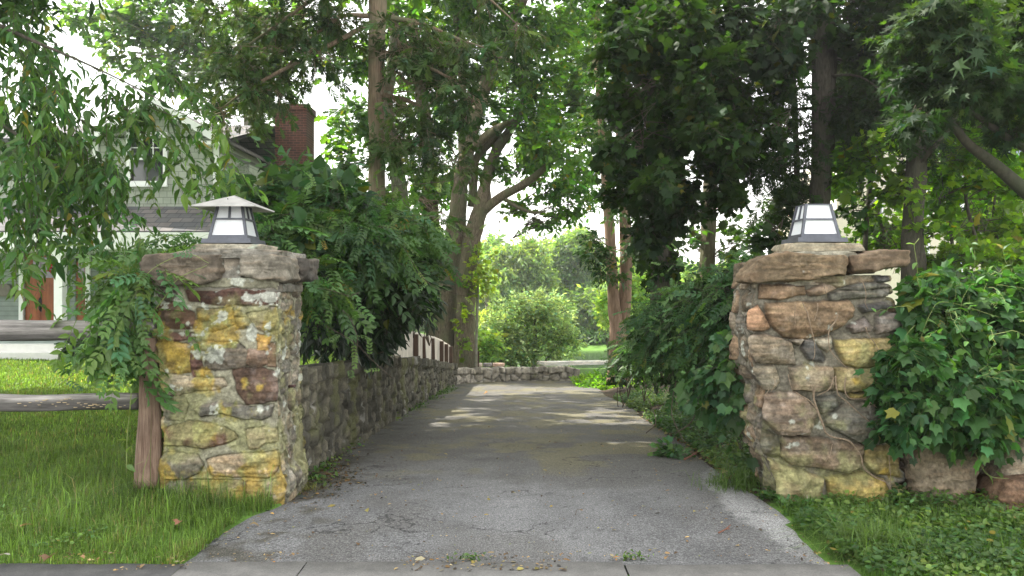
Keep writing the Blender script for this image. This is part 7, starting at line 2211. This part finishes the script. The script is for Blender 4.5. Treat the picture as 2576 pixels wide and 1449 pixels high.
# leaf crumbs and bits on the drive
lt = MB()
p = np.column_stack([rg.uniform(0, 1, 2600), 4.9 + 17 * rg.uniform(0, 1, 2600) ** 1.3])
u = np.where(rg.random(len(p)) < .6, rg.beta(.45, .45, len(p)), rg.uniform(0, 1, len(p)))
p[:, 0] = xl(p[:, 1]) + .06 + (xr(p[:, 1]) - xl(p[:, 1]) - .1) * u
pos = np.column_stack([p, drive_z(p[:, 1]) + .014])
n = len(p)
pal = np.array([(.2, .13, .06), (.12, .08, .045), (.3, .24, .13), (.22, .2, .07), (.07, .055, .04)])
leaves(lt, 'small', pos, rg.normal(0, 1, (n, 3)) * np.array([1, 1, .1]), np.array([0, 0, 1.]) + rg.normal(0, .25, (n, 3)), np.exp(rg.normal(-4.15, .45, n)), pal[rg.integers(0, 5, n)], rg, .2)
p = np.column_stack([rg.uniform(0, 1, 900), rg.normal(7.5, .6, 900)]); p[:, 0] = xl(p[:, 1]) + .05 + np.abs(rg.normal(0, .22, 900))
leaves(lt, 'small', np.column_stack([p, drive_z(p[:, 1]) + .016]), rg.normal(0, 1, (900, 3)) * np.array([1, 1, .15]), np.array([0, 0, 1.]) + rg.normal(0, .35, (900, 3)), np.exp(rg.normal(-3.7, .5, 900)), np.array([(.05, .04, .025), (.09, .065, .035), (.035, .035, .02), (.14, .1, .05)])[rg.integers(0, 4, 900)], rg, .2)
p = np.column_stack([rg.uniform(-4.5, 4.5, 1800), rg.uniform(4.62, 4.95, 1800)])
p = p[fbm(np.column_stack([p * 2, 0 * p[:, 0]]), 2, 91) > 0]
n = len(p)
leaves(lt, 'small', np.column_stack([p, np.full(n, .03)]), rg.normal(0, 1, (n, 3)) * np.array([1, 1, .1]), np.array([0, 0, 1.]) + rg.normal(0, .3, (n, 3)), np.exp(rg.normal(-4.0, .45, n)), pal[rg.integers(0, 5, n)], rg, .2)
p = np.column_stack([rg.uniform(0, 1, 1500), rg.uniform(6.3, 13, 1500)]); p[:, 0] = xr(p[:, 1]) + rg.uniform(-.25, .5, 1500)
p = p[~((p[:, 0] > 1.85) & (p[:, 1] < 6.95))]
n = len(p)
leaves(lt, 'ovate', np.column_stack([p, ground_z(p[:, 0], p[:, 1]) + .03]), rg.normal(0, 1, (n, 3)) * np.array([1, 1, .15]), np.array([0, 0, 1.]) + rg.normal(0, .35, (n, 3)), np.exp(rg.normal(-3.1, .35, n)), pal[rg.integers(0, 5, n)], rg, .2)
o = lt.build('leaf_litter', M['dryleaf'], None); o['kind'] = 'stuff'


def fallen(px, py, size, col, label, kind='maple', z=.02):
    size *= .72; col = np.array(col) * np.array((.75, .85, .9))
    x, y = ray_drive(px, py)
    zz = float(max(gz1(x, y) + .05, drive_z(y))) + z
    m = MB()
    r = np.random.default_rng(int(px + py))
    leaves(m, kind, np.array([[x, y, zz]]), r.normal(0, 1, (1, 3)) * np.array([1, 1, .08]), np.array([[0, -.1, 1.]]) + r.normal(0, .15, (1, 3)), size, np.array(col), r, .05, .05)
    V = np.concatenate(m.V); V[:, 2] += .25 * size * np.abs(np.sin((V[:, 0] - x) / size * 3))
    m.V = [V]
    tag(m.build('fallen_leaf', M['dryleaf'], None, loc=(x, y, zz)), label, 'leaf', 'fallen leaves')


fallen(48, 1366, .12, (.4, .25, .12), 'tan curled leaf on the grass near the lower left corner', z=.05)
fallen(30, 1428, .12, (.5, .42, .3), 'pale dry leaf on the pavement edge in the lower left corner')
fallen(130, 1430, .14, (.25, .14, .08), 'dark brown dry leaf on the pavement edge below the lawn')
fallen(212, 1436, .08, (.4, .22, .1), 'small orange brown leaf on the pavement below the lawn', 'ovate')
fallen(455, 1345, .11, (.33, .14, .08), 'rust brown leaf at the corner where lawn meets asphalt', z=.04)
fallen(628, 1328, .09, (.3, .2, .1), 'brown leaf lying on asphalt in front of the lichen blotched pillar', 'ovate')
fallen(945, 1250, .07, (.36, .2, .07), 'orange brown leaf alone on the left half of the asphalt', 'ovate')
fallen(880, 1113, .1, (.42, .16, .05), 'bright rust leaf at the foot of the retaining wall')
fallen(1750, 1293, .06, (.42, .32, .1), 'small yellow leaf on the asphalt near the gravelly strip', 'ovate')
fallen(1218, 991, .16, (.4, .2, .07), 'orange leaf on the far shaded end of the driveway')
fallen(1540, 1170, .05, (.36, .26, .1), 'tiny tan leaf right of the middle of the asphalt', 'ovate')


def stick(pts, r, label, mat='vinestem', cat='stick', fork=None):
    q = []
    for px, py in pts:
        x, y = ray_drive(px, py)
        q.append((x, y, max(float(drive_z(y)), gz1(x, y)) + .02 + r))
    q = catmull(np.array(q), .03)
    m = MB(); tube(m, q, np.linspace(r, r * .5, len(q)), 7, .2, 5)
    if fork:
        f = []
        for px, py in fork:
            x, y = ray_drive(px, py); f.append((x, y, max(float(drive_z(y)), gz1(x, y)) + .02 + r))
        tube(m, catmull(np.array(f), .03), r * .6, 6)
    tag(m.build('stick', M[mat], None, True, color=False), label, cat, 'sticks on the ground')


M['redtwig'] = plain_mat('red_brown_twig', (.16, .075, .05), .85, .2, var=.3, scale=50)
stick([(1722, 1163), (1745, 1150), (1757, 1138), (1760, 1122)], .011, 'dark red brown stick bent at the edge of the weeds on the right', 'redtwig', fork=[(1738, 1146), (1752, 1150)])
stick([(1808, 1350), (1825, 1341), (1838, 1330)], .006, 'short forked reddish twig on the asphalt at the lower right', 'redtwig', fork=[(1825, 1341), (1836, 1340)])
stick([(1448, 1303), (1452, 1290), (1470, 1288)], .003, 'thin hooked dark twig near the middle of the asphalt', 'twig')
stick([(2300, 1408), (2350, 1418), (2385, 1432), (2400, 1448)], .005, 'pale curved dead stem on the weeds in the lower right corner', 'wood_pale')

# ------------------------------------------------------------------ humid summer air
m, nt, out = new_mat('haze_air')
pv = nt.nodes.new('ShaderNodeVolumePrincipled')
pv.inputs['Color'].default_value = (.93, .96, 1, 1)
pv.inputs['Density'].default_value = .0007
pv.inputs['Anisotropy'].default_value = .3
nt.links.new(pv.outputs[0], out.inputs['Volume'])
b = MB(); b.box((-330, -45, -6), (330, 430, 30))
o = b.build('haze', m, None, color=False); o['kind'] = 'stuff'

# ------------------------------------------------------------------ camera, light, sky
cam = bpy.data.cameras.new('camera')
cam.sensor_width = 36
cam.lens = F / 2576 * 36
cam.clip_end = 2000
cam.clip_start = .05
co = bpy.data.objects.new('camera', cam)
co.location = (0, 0, H)
co.rotation_euler = (math.radians(90), 0, 0)
COL.objects.link(co)
scene.camera = co

AZ, EL = math.radians(-62), math.radians(54)        # sun: ahead and to the left, high
sd = Vector((math.sin(AZ) * math.cos(EL), math.cos(AZ) * math.cos(EL), math.sin(EL)))
sl = bpy.data.lights.new('sun', 'SUN')
sl.energy = 5
sl.angle = math.radians(.53)
sl.color = (1, .95, .86)
so = bpy.data.objects.new('sun', sl)
so.rotation_euler = sd.to_track_quat('Z', 'Y').to_euler()
so.location = (-30, 30, 40)
COL.objects.link(so)

world = bpy.data.worlds.new('World')
scene.world = world
world.use_nodes = True
nt = world.node_tree
nt.nodes.clear()
wo = nt.nodes.new('ShaderNodeOutputWorld')
bg = nt.nodes.new('ShaderNodeBackground')
sky = nt.nodes.new('ShaderNodeTexSky')
sky.sky_type = 'NISHITA'
sky.sun_disc = False
sky.sun_elevation = EL
sky.sun_rotation = AZ
sky.air_density = 1.6
sky.dust_density = 3
sky.ozone_density = 1
bg.inputs['Strength'].default_value = .15
# thin bright summer haze with a few denser veils of cloud over the blue
cn = nt.nodes.new('ShaderNodeTexNoise')
cn.inputs['Scale'].default_value = 2.2; cn.inputs['Detail'].default_value = 6; cn.inputs['Roughness'].default_value = .6
tcw = nt.nodes.new('ShaderNodeTexCoord'); nt.links.new(tcw.outputs['Generated'], cn.inputs['Vector'])
veil = ramp(nt, cn.outputs[0], [(.3, .5), (.6, .85)])
nt.links.new(mixc(nt, veil, sky.outputs[0], (8.9, 8.75, 8.45)), bg.inputs[0])
nt.links.new(bg.outputs[0], wo.inputs[0])

scene.view_settings.view_transform = 'Standard'
scene.view_settings.look = 'None'
scene.view_settings.exposure = 1.6
scene.view_settings.gamma = 1
scene.cycles.max_bounces = 8
scene.cycles.diffuse_bounces = 5
scene.cycles.transmission_bounces = 5
scene.cycles.glossy_bounces = 3
scene.cycles.use_denoising = True
